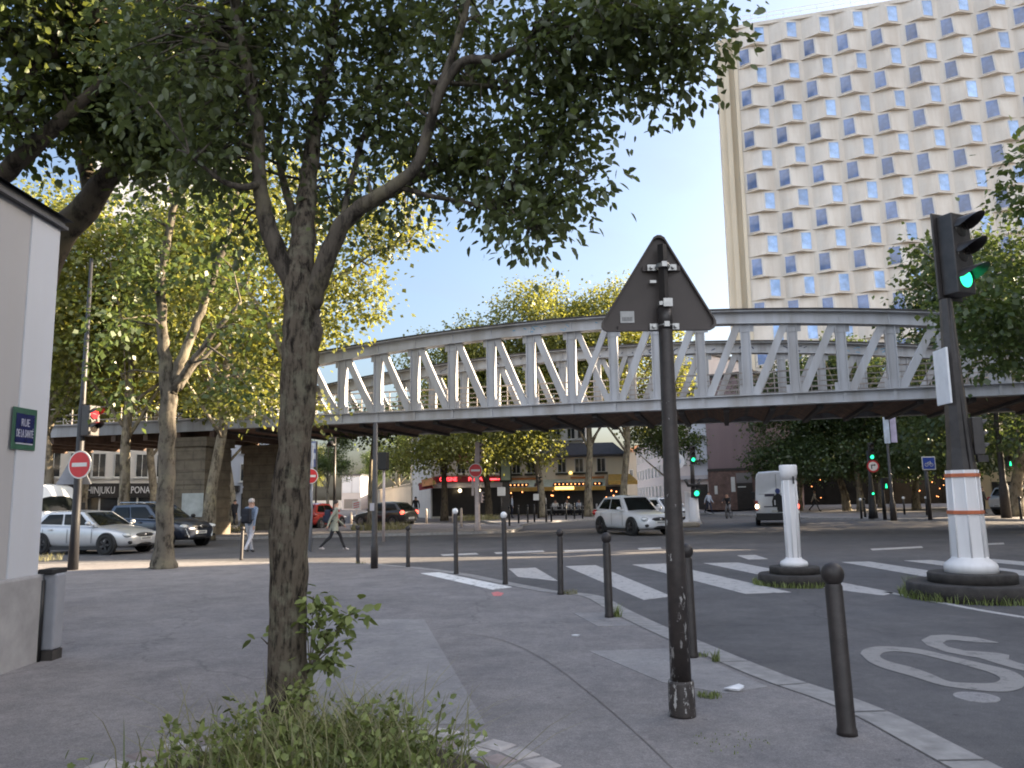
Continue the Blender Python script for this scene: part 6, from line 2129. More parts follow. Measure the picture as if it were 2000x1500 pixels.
for px, tp, lb in gl_:
    pt = gpd(px, 66.6); person(lb, (pt.x, pt.y, .10), R(rnd.uniform(-40, 40)), tp, 'navycloth', 'shoedark', 'hairdark', 1.72, 'sit')
# ------------------------------------------------------------------ trees and plants
M['bark_near'] = mk_bark('rough_bark', (.026, .021, .017), (.125, .103, .078), (.185, .17, .125), 26, 5, 1.0, 7)
M['bark_smooth'] = mk_bark('smooth_limb_bark', (.05, .042, .034), (.10, .085, .068), (.15, .13, .09), 14, 3, .5, 4)
M['bark_plane'] = mk_bark('plane_bark', (.13, .105, .075), (.22, .19, .145), (.34, .30, .20), 6, 2, .3, 1.6)
M['bark_grey'] = mk_bark('grey_plane_bark', (.07, .06, .048), (.135, .118, .095), (.19, .17, .125), 6, 2, .3, 1.6)
M['bark_dark'] = mk_bark('dark_plane_bark', (.035, .028, .02), (.075, .06, .045), (.10, .085, .055), 6, 2, .4, 2)
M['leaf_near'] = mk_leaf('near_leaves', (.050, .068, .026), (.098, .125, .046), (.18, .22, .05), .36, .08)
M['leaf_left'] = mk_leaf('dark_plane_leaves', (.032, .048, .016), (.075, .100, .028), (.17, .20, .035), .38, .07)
M['leaf_sun'] = mk_leaf('sunny_plane_leaves', (.075, .095, .024), (.175, .190, .050), (.33, .33, .055), .45, .07)  # plane leaves with sunlight put into the colour
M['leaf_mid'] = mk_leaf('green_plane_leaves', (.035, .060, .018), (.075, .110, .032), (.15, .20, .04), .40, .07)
M['leaf_dark'] = mk_leaf('shaded_plane_leaves', (.026, .044, .018), (.055, .088, .032), (.11, .15, .035), .35, .07)  # the same leaves with shade put into the colour
M['weed'] = mk_leaf('weed_leaves', (.11, .145, .042), (.25, .295, .095), (.16, .20, .045), .32, .06)
M['straw'] = mk_leaf('dry_grass', (.15, .15, .065), (.30, .28, .14), (.28, .26, .11), .32, .06)


def leaf_mesh(name, pos, dirs, nrm, L, W, mat, hi=True):
    """one mesh of many separate leaves; each a folded pointed blade (hi) or a folded lozenge"""
    pos, dirs, nrm = np.asarray(pos), np.asarray(dirs), np.asarray(nrm)
    n = len(pos)
    d = dirs / np.linalg.norm(dirs, axis=1, keepdims=True)
    s = np.cross(d, nrm); s /= np.maximum(np.linalg.norm(s, axis=1, keepdims=True), 1e-6)
    u = np.cross(s, d)
    L = np.asarray(L).reshape(-1, 1); W = np.asarray(W).reshape(-1, 1)
    if hi:
        prof = [(0, 0, 0), (.30, .48, .10), (.68, .38, .06), (1.0, 0, -.10), (.68, -.38, .06), (.30, -.48, .10)]
        quads = [(0, 1, 2, 3), (0, 3, 4, 5)]
    else:
        prof = [(0, 0, 0), (.45, .5, .10), (1.0, 0, -.06), (.45, -.5, .10)]
        quads = [(0, 1, 2, 3)]
    k = len(prof)
    V = np.empty((n, k, 3))
    for i, (a, b_, c_) in enumerate(prof):
        V[:, i] = pos + d * (a * L) + s * (b_ * W) + u * (c_ * W)
    V = V.reshape(-1, 3)
    Fq = np.array(quads)[None] + (np.arange(n) * k)[:, None, None]
    Fq = Fq.reshape(-1, 4)
    me = bpy.data.meshes.new(name)
    me.vertices.add(len(V)); me.vertices.foreach_set('co', V.ravel())
    me.loops.add(Fq.size); me.loops.foreach_set('vertex_index', Fq.ravel().astype(np.int32))
    me.polygons.add(len(Fq)); me.polygons.foreach_set('loop_start', np.arange(0, Fq.size, 4, dtype=np.int32))
    me.materials.append(mat)
    me.update(calc_edges=True)
    return me


class Crown:
    def __init__(self):
        self.p, self.d, self.n, self.l = [], [], [], []
        self.tw = MB()

    def cluster(self, c, n, rad, L, droop=.45, flat=.75):
        off = rng.normal(size=(n, 3)) * rad * np.array([1, 1, flat]) * .62
        p = np.array(c[:]) + off
        d = off / (np.linalg.norm(off, axis=1, keepdims=True) + 1e-6) * .8 + rng.normal(size=(n, 3)) * .55 + np.array([0, 0, -droop])
        nn = rng.normal(size=(n, 3)) * .55 + np.array([0, 0, 1.0])
        self.p.append(p); self.d.append(d); self.n.append(nn); self.l.append(L * rng.uniform(.65, 1.25, n))

    def mesh(self, name, mat, hi, aspect=.58):
        p, d, n, l = map(np.concatenate, (self.p, self.d, self.n, self.l))
        return leaf_mesh(name, p, d, n, l, l * aspect * rng.uniform(.8, 1.2, len(l)), mat, hi)


def curve(pts, rads, per=4):
    """smooth line through points with radii"""
    P = smooth_line([Vector((*p, 0))[:3] if False else Vector(p) for p in pts], per)
    rr = []
    for i in range(len(pts) - 1):
        for k in range(per): rr.append(rads[i] + (rads[i + 1] - rads[i]) * k / per)
    rr.append(rads[-1])
    return P, rr


def wob(P, a, seed=0):
    r_ = random.Random(seed)
    return [p + Vector((r_.uniform(-a, a), r_.uniform(-a, a), 0)) if 0 < i < len(P) - 1 else p for i, p in enumerate(P)]


def px_tree(name, label, base, limbs, blobs, leaf, bark, leafmat, per_cluster=42, crad=.30, hi=True, twig_r=.010, dens=1.0, group=None, bark_limb=None, aspect=.58, flare=1.25, nside=14):
    """a tree whose limbs are given as (column, row, distance, radius) points and whose foliage fills (column, row, distance, rx, ry, rz, clusters)"""
    t = thing(name, label, 'tree', base, 0, group)
    O = Vector(base)
    nodes_ = []
    for li, limb in enumerate(limbs):
        pts = [at(x, y, D) - O for x, y, D, r_ in limb]
        rads = [q[3] for q in limb]
        if li == 0:
            pts[0] = Vector((0, 0, -.05)); rads[0] *= flare
        P, rr = curve(pts, rads, 5)
        P = wob(P, .008 if hi else .03, li)
        m_ = MB(); m_.tube(P, rr, nside if li == 0 else 10)
        o = m_.build('trunk' if li == 0 else 'limb', M[bark] if (li == 0 or not bark_limb) else M[bark_limb], t)
        if li == 0 and hi:
            # knobbly bark
            v0 = o.data.vertices
            for v in v0: v.co += Vector((rnd.uniform(-1, 1), rnd.uniform(-1, 1), 0)) * .006
        nodes_ += [(p, r_) for p, r_ in zip(P[len(P) // 3:], rr[len(P) // 3:])]
    cr = Crown()
    tw = MB()
    for (x, y, D, rx, ry, rz, k) in blobs:
        c = at(x, y, D) - O
        s = D / F
        for q in range(int(k * dens)):
            v = Vector((rnd.gauss(0, 1), rnd.gauss(0, 1), rnd.gauss(0, 1))).normalized() * (rnd.random() ** .45)
            p = c + Vector((v.x * rx * s, v.y * rz, v.z * ry * s))
            cr.cluster(p, per_cluster, crad, leaf)
            if hi or q % 3 == 0:
                nb, nr = min(nodes_, key=lambda z: (z[0] - p).length + (0 if z[0].z < p.z + .3 else .5))
                if (nb - p).length < 3.2 * max(1, crad / .3):
                    m1 = nb.lerp(p, .5) + Vector((rnd.uniform(-.1, .1), rnd.uniform(-.1, .1), .12)) * crad / .3
                    tw.tube([nb, m1, p], [min(nr * .7, twig_r * 2.2), twig_r * 1.3, twig_r * .4], 5, cap=False)
    if tw.v: tag(tw.build('twigs', M[bark_limb or bark], t), kind='stuff')
    me = cr.mesh('crown', M[leafmat], hi, aspect)
    o = bpy.data.objects.new('crown', me); COL.objects.link(o); o.parent = t
    return t, o


# ---- the big tree in front
b0 = gp(557, 1440, PAV)
D0 = b0.y
fr = lambda px: px / 2 / F * D0
near_limbs = [
    [(557, 1445, D0, fr(84)), (560, 1330, D0, fr(74)), (562, 1200, D0, fr(70)), (566, 1000, D0, fr(76)), (575, 870, D0, fr(64)), (586, 720, D0, fr(74)), (586, 620, D0, fr(66)), (584, 545, D0, fr(60)), (590, 470, D0 + .05, fr(50)), (598, 380, D0 + .15, fr(40)), (612, 270, D0 + .3, fr(32)), (640, 130, D0 + .5, fr(26)), (655, -20, D0 + .6, fr(20)), (640, -220, D0 + .7, fr(10))],
    [(578, 560, D0, fr(44)), (545, 500, D0 - .05, fr(40)), (520, 430, D0 - .1, fr(34)), (508, 350, D0 - .15, fr(28)), (503, 250, D0 - .15, fr(26)), (480, 120, D0 - .2, fr(24)), (458, 0, D0 - .2, fr(20)), (430, -180, D0 - .3, fr(10))],
    [(606, 600, D0, fr(40)), (632, 520, D0 - .05, fr(40)), (662, 450, D0 - .1, fr(36)), (705, 405, D0 - .15, fr(32)), (765, 365, D0 - .2, fr(27)), (815, 320, D0 - .25, fr(24)), (842, 230, D0 - .3, fr(20)), (870, 140, D0 - .35, fr(17)), (905, 40, D0 - .4, fr(14)), (930, -110, D0 - .4, fr(7))],
    [(690, 418, D0 - .12, fr(22)), (760, 380, D0 + .1, fr(20)), (840, 335, D0 + .25, fr(17)), (930, 310, D0 + .3, fr(14)), (1030, 290, D0 + .3, fr(9)), (1110, 275, D0 + .3, fr(5))],
    [(836, 250, D0 - .28, fr(16)), (890, 130, D0 - .4, fr(18)), (980, 110, D0 - .5, fr(16)), (1070, 60, D0 - .5, fr(13)), (1180, 35, D0 - .4, fr(9)), (1300, 50, D0 - .3, fr(5))],
    [(770, 362, D0 - .2, fr(12)), (850, 385, D0 - .1, fr(10)), (930, 400, D0, fr(8)), (1020, 430, D0, fr(5)), (1060, 470, D0, fr(3))],
    [(842, 160, D0 - .3, fr(11)), (920, 165, D0 - .1, fr(10)), (1000, 175, D0, fr(9)), (1080, 190, D0, fr(5))],
    [(512, 360, D0 - .15, fr(16)), (470, 365, D0 - .3, fr(13)), (420, 345, D0 - .4, fr(9)), (370, 300, D0 - .5, fr(5))],
    [(590, 470, D0, fr(20)), (560, 380, D0 + .3, fr(17)), (545, 280, D0 + .5, fr(13)), (560, 150, D0 + .6, fr(8)), (540, -40, D0 + .6, fr(5))],
    [(660, 470, D0, fr(14)), (700, 300, D0 + .4, fr(13)), (740, 180, D0 + .7, fr(10)), (760, 60, D0 + .8, fr(7)), (780, -120, D0 + .9, fr(4))],
    [(586, 700, D0, fr(50)), (612, 660, D0 - .02, fr(34)), (616, 630, D0, fr(22)), (612, 596, D0, fr(20))],
]
nb = [
    (1345, 70, 5.15, 75, 120, .5, 30), (1290, 130, 5.2, 75, 75, .4, 20), (1225, 50, 5.15, 110, 85, .55, 34), (1130, 150, 5.3, 105, 85, .5, 30), (1085, 60, 5.2, 120, 90, .6, 32), (1110, 240, 5.4, 70, 50, .4, 15),
    (1060, 300, 5.5, 85, 80, .5, 22), (1115, 340, 5.4, 50, 40, .3, 7), (1090, 395, 5.4, 70, 45, .35, 13), (1040, 440, 5.35, 50, 40, .3, 11), (980, 395, 5.4, 80, 60, .45, 18), (960, 250, 5.5, 110, 110, .6, 34), (930, 110, 5.4, 110, 110, .6, 34),
    (860, 330, 5.6, 90, 80, .5, 22), (800, 210, 5.7, 100, 120, .6, 32), (790, 60, 5.7, 120, 110, .7, 34), (760, 400, 5.6, 60, 36, .4, 8), (690, 260, 5.8, 85, 130, .6, 26), (660, 90, 5.9, 120, 120, .7, 36), (640, 400, 5.8, 60, 70, .4, 10),
    (560, 200, 5.5, 100, 130, .6, 34), (520, 60, 5.4, 120, 110, .7, 36), (430, 230, 5.2, 100, 110, .55, 30), (400, 90, 5.3, 130, 110, .7, 36), (390, 340, 5.2, 80, 50, .4, 14), (300, 190, 5.4, 95, 90, .55, 24), (300, 60, 5.6, 110, 100, .7, 26), (450, 420, 5.5, 45, 60, .3, 6),
    (560, -130, 5.6, 250, 120, 1.2, 44), (850, -130, 5.6, 260, 120, 1.2, 44), (1150, -110, 5.4, 230, 110, 1.0, 36), (300, -120, 5.6, 220, 120, 1.0, 30), (700, -330, 5.8, 320, 150, 1.4, 36), (720, 620, 5.8, 30, 40, .1, 0),
]
nb = [(x, y, D + (.35 if x < 1010 and y > -50 else 0), rx, ry, rz, k) for (x, y, D, rx, ry, rz, k) in nb]
near_tree, near_crown = px_tree('street_tree', 'tall dark leafy tree with rough forked trunk rising from the weedy tree pit in front', b0, near_limbs, nb, .078, 'bark_near', 'leaf_near', 38, .23, True, .007, .70, bark_limb='bark_smooth', aspect=.56, flare=1.1)
# leafy shoot beside its foot
cr = Crown(); sw = MB()
for (x, y) in ((640, 1230), (668, 1215), (625, 1190), (655, 1260), (690, 1195), (620, 1285), (648, 1290), (612, 1165), (510, 1245), (600, 1235)):
    c = at(x, y, D0 - .02) - b0
    sw.tube([Vector((.10 if x > 560 else -.1, 0, .35 if x > 560 else .6)), Vector((.16 if x > 560 else -.14, 0, .45 if x > 560 else .62)), c], [.008, .006, .003], 5)
    cr.cluster(c, 26 if x > 560 else 5, .085, .085, .2)
sw.build('shoot_stems', M['bark_smooth'], near_tree)
o = bpy.data.objects.new('shoot_leaves', cr.mesh('shoot_leaves', M['weed'], True)); COL.objects.link(o); o.parent = near_tree

# ---- the leaning plane tree behind the corner wall
b1 = gpd(15, 12.5, PAV)
T1 = [[(15, 1240, 12.5, .30), (22, 900, 12.5, .26), (58, 640, 12.4, .25), (104, 480, 12.2, .235), (165, 410, 12, .21), (205, 352, 11.8, .17), (250, 305, 11.6, .13), (330, 250, 11.4, .09), (420, 190, 11.2, .04)],
      [(178, 390, 12, .12), (168, 330, 12, .12), (155, 270, 12, .10), (140, 190, 11.8, .08), (150, 80, 11.6, .05), (170, -80, 11.5, .03)],
      [(50, 700, 12.4, .15), (-20, 400, 11, .15), (20, 330, 10.6, .13), (80, 275, 10.4, .11), (150, 205, 10.2, .08), (240, 130, 10, .05)],
      [(-20, 260, 10.8, .1), (30, 195, 10.5, .09), (100, 110, 10.2, .08), (200, 20, 10, .05)],
      [(250, 300, 11.6, .08), (262, 250, 11.6, .07), (280, 160, 11.6, .05), (300, 30, 11.6, .03)]]
B1 = [(60, 60, 10.2, 110, 80, .9, 22), (180, 40, 10.4, 110, 80, .9, 24), (300, 90, 11, 110, 100, 1.0, 26), (120, 170, 10.6, 90, 60, .8, 15), (230, 190, 11, 100, 80, .8, 22), (330, 260, 11.3, 90, 70, .8, 20), (400, 180, 11.2, 90, 90, .9, 20), (270, 290, 11.4, 80, 45, .7, 12), (40, 240, 10.4, 60, 50, .6, 8),
      (200, 260, 11.6, 60, 40, .6, 8), (60, 420, 13, 40, 40, .5, 0), (100, -120, 10.5, 260, 110, 1.6, 26), (400, -100, 11.2, 220, 120, 1.5, 22)]
px_tree('plane_tree', 'dark leaning plane tree whose limbs rise from behind the white corner wall', b1, T1, B1, .135, 'bark_dark', 'leaf_left', 52, .48, True, .014, 1.25, aspect=.72)

# ---- the pale forked plane tree on the near pavement
b2 = gp(318, 1110, PAV)
d2 = b2.y
T2 = [[(318, 1112, d2, .36), (320, 1060, d2, .27), (324, 900, d2, .25), (328, 780, d2, .26), (322, 700, d2, .20), (316, 620, d2, .16), (318, 520, d2, .14), (335, 430, d2, .12), (352, 350, d2, .10), (370, 220, d2, .06)],
      [(334, 770, d2, .19), (352, 710, d2, .17), (380, 640, d2 + .3, .14), (412, 560, d2 + .4, .12), (440, 470, d2 + .4, .09), (470, 340, d2 + .4, .05)],
      [(338, 765, d2, .13), (365, 720, d2 - .2, .11), (410, 660, d2 - .4, .09), (470, 590, d2 - .5, .05)],
      [(350, 760, d2, .09), (385, 710, d2 + .4, .07), (430, 670, d2 + .6, .04)]]
B2 = [(250, 540, 19, 75, 60, 1.2, 14), (440, 520, 19.4, 80, 60, 1.2, 14), (240, 420, 19, 70, 55, 1.2, 10), (400, 400, 19.2, 80, 55, 1.2, 13), (460, 640, 18.6, 60, 40, 1.0, 8), (210, 640, 18.6, 55, 50, 1.0, 9), (300, 320, 19, 110, 60, 1.4, 14), (300, 700, 18, 30, 30, .5, 0), (480, 750, 18.8, 50, 50, .9, 8), (440, 290, 19, 110, 60, 1.4, 12), (250, 760, 19.5, 50, 40, .8, 6), (300, 150, 19, 250, 80, 2.0, 24)]
px_tree('plane_tree', 'pale plane tree forking low on the near pavement beside the silver car', b2, [[(x, y, D, r_ * .78) for x, y, D, r_ in l_] for l_ in T2], B2, .17, 'bark_grey', 'leaf_mid', 44, .55, False, .016, .62, aspect=.75)


# ---- plane trees further off: a few kinds, copied
def proto_tree(seed, H, zc0, Rc, leaf, nclus, per, barkm, leafm, lean=0.0, trunk_r=.24, skirt=0, crad=.9):
    r_ = random.Random(seed)
    t = empty('plane_tree', (0, 0, 0))
    P = [Vector((0, 0, -.05)), Vector((lean * .2, 0, zc0 * .4)), Vector((lean * .7, .1, zc0 * .8)), Vector((lean, .1, zc0 * 1.1)), Vector((lean * 1.2, 0, (zc0 + H) / 2)), Vector((lean * 1.2, .1, H * .86))]
    Pq, rr = curve(P, [trunk_r * 1.5, trunk_r, trunk_r * .92, trunk_r * .85, trunk_r * .5, trunk_r * .12], 4)
    m_ = MB(); m_.tube(Pq, rr, 10); m_.build('trunk', M[barkm], t)
    nodes_ = [(p, q) for p, q in zip(Pq, rr) if p.z > zc0 * .8]
    m_ = MB()
    for k in range(8):
        a = 2 * math.pi * k / 8 + r_.uniform(-.3, .3)
        z0 = zc0 * .85 + r_.random() * (H - zc0) * .35
        ln = Rc * r_.uniform(.6, .9)
        s = Vector((lean, 0, z0)); e = s + Vector((math.cos(a) * ln, math.sin(a) * ln, r_.uniform(.25, .6) * (H - zc0)))
        mid = s.lerp(e, .5) + Vector((0, 0, r_.uniform(-.3, .6)))
        Q, q2 = curve([s, mid, e], [trunk_r * .42, trunk_r * .26, trunk_r * .08], 4)
        m_.tube(Q, q2, 6)
        nodes_ += list(zip(Q, q2))
    m_.build('limbs', M[barkm], t)
    # foliage: lumps spread through an egg-shaped volume, more towards its outside
    cr = Crown()
    zm = (zc0 + H) / 2; hz_ = (H - zc0) / 2
    lumps = []
    for k in range(16):
        v = Vector((r_.gauss(0, 1), r_.gauss(0, 1), r_.gauss(0, 1))).normalized() * r_.uniform(.45, .95)
        lumps.append((Vector((lean + v.x * Rc * .85, v.y * Rc * .85, zm + v.z * hz_ * .85)), r_.uniform(.26, .44) * Rc))
    for k in range(skirt):
        a = 2 * math.pi * k / skirt
        lumps.append((Vector((lean + math.cos(a) * Rc * .7, math.sin(a) * Rc * .7, zc0 + r_.uniform(.3, 1.2))), .36 * Rc))
    for q in range(nclus):
        c, lr = r_.choice(lumps)
        v = Vector((r_.gauss(0, 1), r_.gauss(0, 1), r_.gauss(0, 1))).normalized() * (r_.random() ** .4) * lr
        p = c + v
        if p.z < zc0 - .6: p.z = zc0 - .6 + r_.random() * .8
        cr.cluster(p, per, crad * r_.uniform(.6, 1.1), leaf)
    o = bpy.data.objects.new('crown', cr.mesh('crown', M[leafm], False, .78)); COL.objects.link(o); o.parent = t
    return t


def plant(proto, first, px, D, label, s=1.0, rz=0.0, z=.1, group='plane trees along the boulevard'):
    t = proto if first else copy_tree(proto)
    p = gpd(px, D)
    t.location = (p.x, p.y, z); t.rotation_euler = (0, 0, rz); t.scale = (s, s, s)
    tag(t, label, 'tree', group)
    return t


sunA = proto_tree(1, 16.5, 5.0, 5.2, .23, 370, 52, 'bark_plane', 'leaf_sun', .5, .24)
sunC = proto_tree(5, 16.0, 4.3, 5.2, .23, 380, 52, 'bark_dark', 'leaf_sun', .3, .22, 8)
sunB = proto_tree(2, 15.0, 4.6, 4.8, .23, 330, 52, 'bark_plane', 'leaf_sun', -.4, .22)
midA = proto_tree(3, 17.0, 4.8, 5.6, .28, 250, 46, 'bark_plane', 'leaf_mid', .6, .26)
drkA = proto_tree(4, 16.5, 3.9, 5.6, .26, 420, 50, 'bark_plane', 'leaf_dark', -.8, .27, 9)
plant(sunA, True, 405, 35, 'sunlit plane tree with orange-lit trunk before the left stone pier')
b3 = gpd(566, 29, .05)
T3 = [[(566, 1060, 29, .26), (566, 900, 29, .24), (570, 760, 29, .22), (575, 640, 29, .17), (590, 540, 29, .12), (620, 420, 29, .07)],
      [(570, 740, 29, .13), (530, 640, 28.8, .10), (480, 560, 28.6, .05)], [(574, 660, 29, .12), (640, 560, 28.6, .09), (720, 500, 28.4, .05), (800, 470, 28.3, .03)], [(570, 760, 29, .10), (500, 720, 28.4, .07), (440, 740, 28, .04)]]
B3 = [(800, 450, 28, 60, 40, 1.0, 9), (720, 450, 28, 70, 60, 1.2, 14), (640, 430, 28.5, 80, 60, 1.3, 14), (700, 540, 28, 50, 50, 1.0, 9), (650, 580, 28, 50, 60, 1.0, 10), (725, 595, 28, 38, 30, .8, 5), (655, 650, 28.3, 40, 28, .8, 5), (617, 795, 27.5, 16, 32, .4, 3), (560, 500, 29, 90, 80, 1.5, 16), (490, 600, 28.5, 70, 70, 1.4, 16), (500, 720, 28.2, 60, 60, 1.3, 15), (440, 780, 28, 60, 40, 1.2, 11), (530, 790, 28, 30, 30, .8, 5), (560, 340, 29, 140, 70, 2.0, 20), (740, 350, 29, 110, 60, 1.6, 14), (390, 680, 28.5, 60, 70, 1.3, 13), (380, 560, 28.8, 70, 70, 1.4, 13), (300, 640, 29, 60, 70, 1.4, 10)]
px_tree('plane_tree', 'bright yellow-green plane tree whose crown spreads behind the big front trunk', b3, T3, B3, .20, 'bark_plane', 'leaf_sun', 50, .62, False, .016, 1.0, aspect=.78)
plant(sunB, True, 238, 36.5, 'sunlit plane tree behind the silver car and the no entry mast', 1.05, 2.2)
plant(sunA, False, 95, 37, 'sunlit plane tree beside the white van by the corner wall', 1.0, 4.0)
plant(midA, True, 30, 50, 'tall green plane tree far left behind the viaduct', 1.1, .5)
plant(sunA, False, 300, 53, 'sunlit plane tree behind the left viaduct, before the black fascia', 1.05, 2.8)
plant(midA, False, 455, 56, 'green plane tree between the two stone piers', .95, 3.6)
plant(sunB, False, 160, 54, 'yellow-green plane tree in front of the sushi restaurant windows', 1.1, 5.2)
plant(sunC, True, 868, 58, 'sunlit plane tree behind the bridge at the left end of the green row', .98, 1.3)
plant(sunC, False, 955, 59, 'sunlit plane tree behind the bridge, its dark trunk by the no entry signal', 1.05, 2.2)
plant(sunA, False, 1060, 60, 'sunlit plane tree behind the middle of the bridge', 1.08, 3.0)
plant(sunB, False, 1150, 61, 'sunlit plane tree with grey trunk in front of the café awnings', 1.20, 4.4)
plant(sunA, False, 1218, 62, 'tallest sunlit plane tree behind the bridge, beside the triangular sign', 1.10, 5.5)
plant(midA, False, 1310, 66, 'green plane tree behind the bridge and the sign pole', .72, 2.0)
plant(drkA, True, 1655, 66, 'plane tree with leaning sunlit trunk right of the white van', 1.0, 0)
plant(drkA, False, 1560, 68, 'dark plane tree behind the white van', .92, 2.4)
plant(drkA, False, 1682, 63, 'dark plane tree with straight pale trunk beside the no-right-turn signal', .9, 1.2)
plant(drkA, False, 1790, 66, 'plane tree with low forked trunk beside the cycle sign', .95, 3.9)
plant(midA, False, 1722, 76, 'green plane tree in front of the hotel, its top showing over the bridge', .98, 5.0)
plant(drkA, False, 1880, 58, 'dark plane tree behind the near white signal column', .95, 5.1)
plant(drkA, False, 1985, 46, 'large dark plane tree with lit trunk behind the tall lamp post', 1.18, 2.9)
plant(midA, False, 2105, 22.3, 'leafy plane tree reaching in from the right edge beside the green signal', .74, .8)
plant(midA, False, 640, 84, 'dark green street tree behind the banner at the side street', .62, 1.9)
plant(midA, False, 785, 118, 'green tree over the stone boundary wall', .8, 3.3)
plant(midA, False, 722, 160, 'far green tree at the end of the side street', .7, .3)
plant(sunB, False, 600, 150, 'far sunlit tree left of the street end block', .8, 2.3)
# slim sunlit sapling by the slender pole
p = gpd(722, 42)
sp = thing('young_tree', 'thin sunlit young tree stem beside the slender dark pole', 'tree', (p.x, p.y, .05))
zt = at(722, 850, 42).z
m_ = MB(); P, rr = curve([(0, 0, 0), (.05, 0, 1.2), (.0, 0, 2.4), (.12, 0, zt)], [.20, .15, .12, .04], 4); m_.tube(P, rr, 8); m_.build('trunk', M['bark_plane'], sp)
cr = Crown()
for q in range(26): cr.cluster(Vector((rnd.gauss(.1, .8), rnd.gauss(0, .7), zt + rnd.uniform(-.4, 1.8))), 36, .45, .2)
o = bpy.data.objects.new('crown', cr.mesh('crown', M['leaf_mid'], False, .78)); COL.objects.link(o); o.parent = sp


# ---- weeds
def blades(n, pos_fn, h0, h1, w, bend=.5):
    pos = [pos_fn() for _ in range(n)]
    m_ = MB()
    for p in pos:
        a = rnd.uniform(0, 6.283); h = rnd.uniform(h0, h1); b_ = bend * h * rnd.uniform(.3, 1.2)
        dx, dy = math.cos(a), math.sin(a); sx, sy = -dy * w, dx * w
        q = [p + Vector((dx * b_ * t_ * t_, dy * b_ * t_ * t_, h * t_ * (1 - .18 * t_ * bend))) for t_ in (0, .4, .75, 1)]
        vs = []
        for k, c in enumerate(q[:3]):
            f_ = (1, .8, .5)[k]
            vs += [c + Vector((sx * f_, sy * f_, 0)), c - Vector((sx * f_, sy * f_, 0))]
        vs.append(q[3])
        m_.add(vs, [(0, 1, 3, 2), (2, 3, 5, 4), (4, 5, 6)], 0, True)
    return m_


pit_c = Vector((gp(640, 1500, PAV).x, gp(640, 1452, PAV).y, PAV))
pit_c = Vector((-1.23, 4.2, PAV))
RX, RY = 1.30, 1.46
sm = MB()
sm.add([(0, 0, .03)] + [((RX - .02) * math.cos(2 * math.pi * k / 40), (RY - .02) * math.sin(2 * math.pi * k / 40), .004) for k in range(40)], [(0, k + 1, (k + 1) % 40 + 1) for k in range(40)], 0, True)
tag(sm.build('soil', M['soil'], None, pit_c), kind='structure')
cm = MB()
for row, (r0, wd) in enumerate(((0.0, .17), (.185, .17), (.37, .0))):
    if wd == 0: continue
    nst = 38 + row * 5
    for k in range(nst):
        a = 2 * math.pi * (k + .5 * row + rnd.uniform(-.08, .08)) / nst
        rr_ = r0 + rnd.uniform(-.012, .012)
        c_, s_ = math.cos(a), math.sin(a)
        c = Vector(((RX + rr_ + wd / 2) * c_, (RY + rr_ + wd / 2) * s_, 0))
        ln = 2 * math.pi * (RX + r0) / nst * rnd.uniform(.86, .95)
        h = rnd.uniform(.005, .018)
        MMc = Matrix.Translation(c) @ Matrix.Rotation(a + rnd.uniform(-.08, .08), 4, 'Z')
        x0, y0 = wd / 2 * rnd.uniform(.92, 1.0), ln / 2
        ch_ = .022
        top = [(-x0 + ch_, -y0 + ch_), (x0 - ch_, -y0 + ch_), (x0 - ch_, y0 - ch_), (-x0 + ch_, y0 - ch_)]
        bot = [(-x0, -y0), (x0, -y0), (x0, y0), (-x0, y0)]
        cm.add([(*q, -.05) for q in bot] + [(*q, h - .012) for q in bot] + [(*q, h) for q in top],
               [(i, (i + 1) % 4, 4 + (i + 1) % 4, 4 + i) for i in range(4)] + [(4 + i, 4 + (i + 1) % 4, 8 + (i + 1) % 4, 8 + i) for i in range(4)] + [(8, 9, 10, 11)], rnd.choice((0, 0, 1)), False, MMc)
M['cobble2'] = mk('rosy_setts', (.27, .22, .21), .8, .3, 5, bump=.3)
tag(cm.build('paving_ring', [M['cobble'], M['cobble2']], None, pit_c), kind='structure')


def pit_pos():
    while True:
        x, y = rnd.gauss(.10, .40), rnd.gauss(.66, .42)
        if (x / RX) ** 2 + (y / RY) ** 2 < .80: return pit_c + Vector((x, y, 0))


wm_ = blades(800, pit_pos, .14, .46, .0055, .75)
tag(wm_.build('weeds', M['weed']), 'green weeds and grass growing round the foot of the front tree', 'weeds', kind='stuff')
gm_ = blades(760, pit_pos, .26, .64, .0045, 1.05)
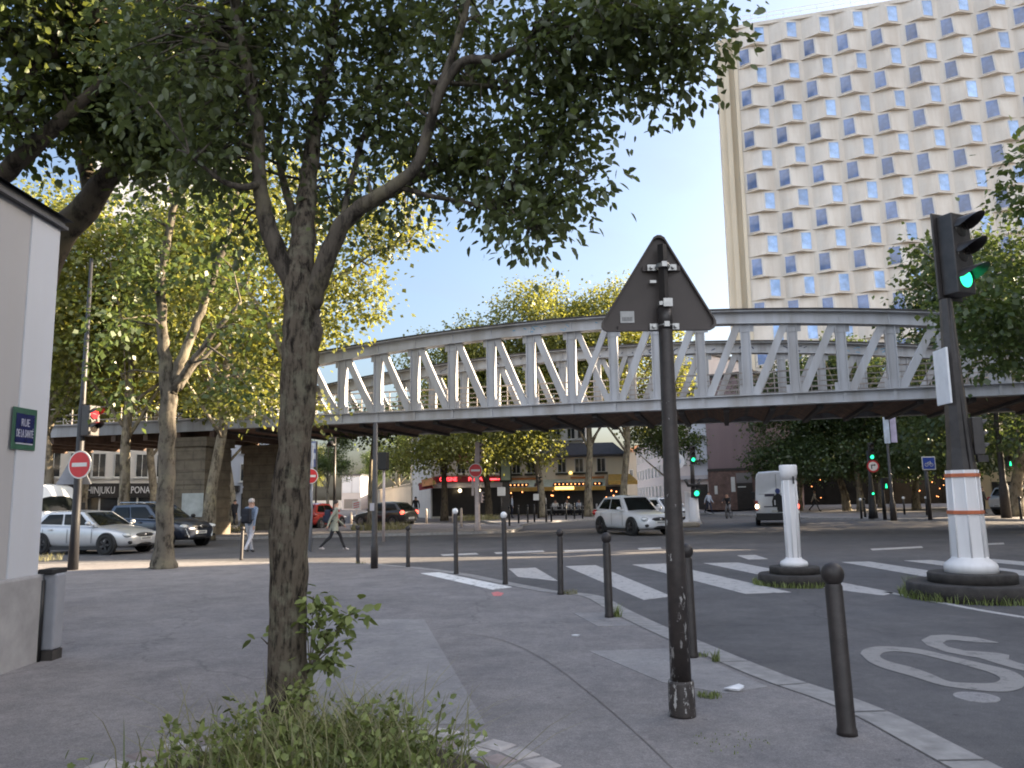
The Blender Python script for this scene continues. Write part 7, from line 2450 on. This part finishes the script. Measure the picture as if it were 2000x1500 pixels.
# seed heads on the dry stalks
tag(gm_.build('dry_grass', M['straw']), 'pale seeding grass leaning over the tree pit', 'grass', kind='stuff')
cr = Crown()
for q in range(330):
    p = pit_pos(); left = p.x < b0.x + .25
    cr.cluster(p + Vector((0, 0, rnd.uniform(.03, .50 if left else .36) * rnd.uniform(.5, 1))), 13, .07, .052, .1)
o = bpy.data.objects.new('leafy_weeds', cr.mesh('leafy_weeds', M['weed'], True)); COL.objects.link(o); tag(o, 'small leafy weeds filling the tree pit', 'weeds', kind='stuff')


def tuft(name, label, c, n, rad, h0, h1, mat='weed', ring=None, w=.006):
    def f():
        a = rnd.uniform(0, 6.283); r_ = rad * math.sqrt(rnd.random()) if ring is None else ring + rnd.uniform(-.04, .10)
        return Vector((c.x + r_ * math.cos(a), c.y + r_ * math.sin(a), c.z))
    m_ = blades(n, f, h0, h1, w, .7)
    return tag(m_.build(name, M[mat]), label, 'weeds', kind='stuff')


tuft('weeds', 'weeds round the near signal island', Vector((pc.x, pc.y, 0)), 900, 0, .04, .20, 'weed', .98)
tuft('weeds', 'yellowish grass round the smaller round island', Vector((pc2.x, pc2.y, 0)), 700, 0, .04, .16, 'weed', .68)
for (x, y, n, r_, h, mt) in ((1206, 1205, 60, .06, .22, 'weed'), (1112, 1160, 90, .14, .10, 'straw'), (1372, 1282, 40, .08, .06, 'weed'), (1398, 1292, 40, .04, .16, 'weed'), (1385, 1360, 130, .10, .05, 'weed'), (1425, 1450, 60, .25, .02, 'weed'), (704, 1101, 40, .15, .10, 'straw'), (1780, 1152, 90, .10, .34, 'weed'), (85, 1095, 160, .5, .28, 'straw'), (1440, 1312, 30, .05, .05, 'soil')):
    if mt == 'soil': continue
    tuft('weeds', 'small tuft of weeds in a crack', gp(x, y, PAV if x != 1780 else 0), n, r_, h * .4, h, mt, None, .004)
# low planting by the street
for (px, D, n, lb) in ((745, 42, 500, 'dry yellow grass round the young tree'), (935, 57, 500, 'low grass behind the no entry signal'), (440, 43, 260, 'yellow grass at the foot of the lit trunk')):
    p = gpd(px, D)
    tuft('grass', lb, Vector((p.x, p.y, .1)), n, 1.6, .2, .55, 'straw', None, .02)
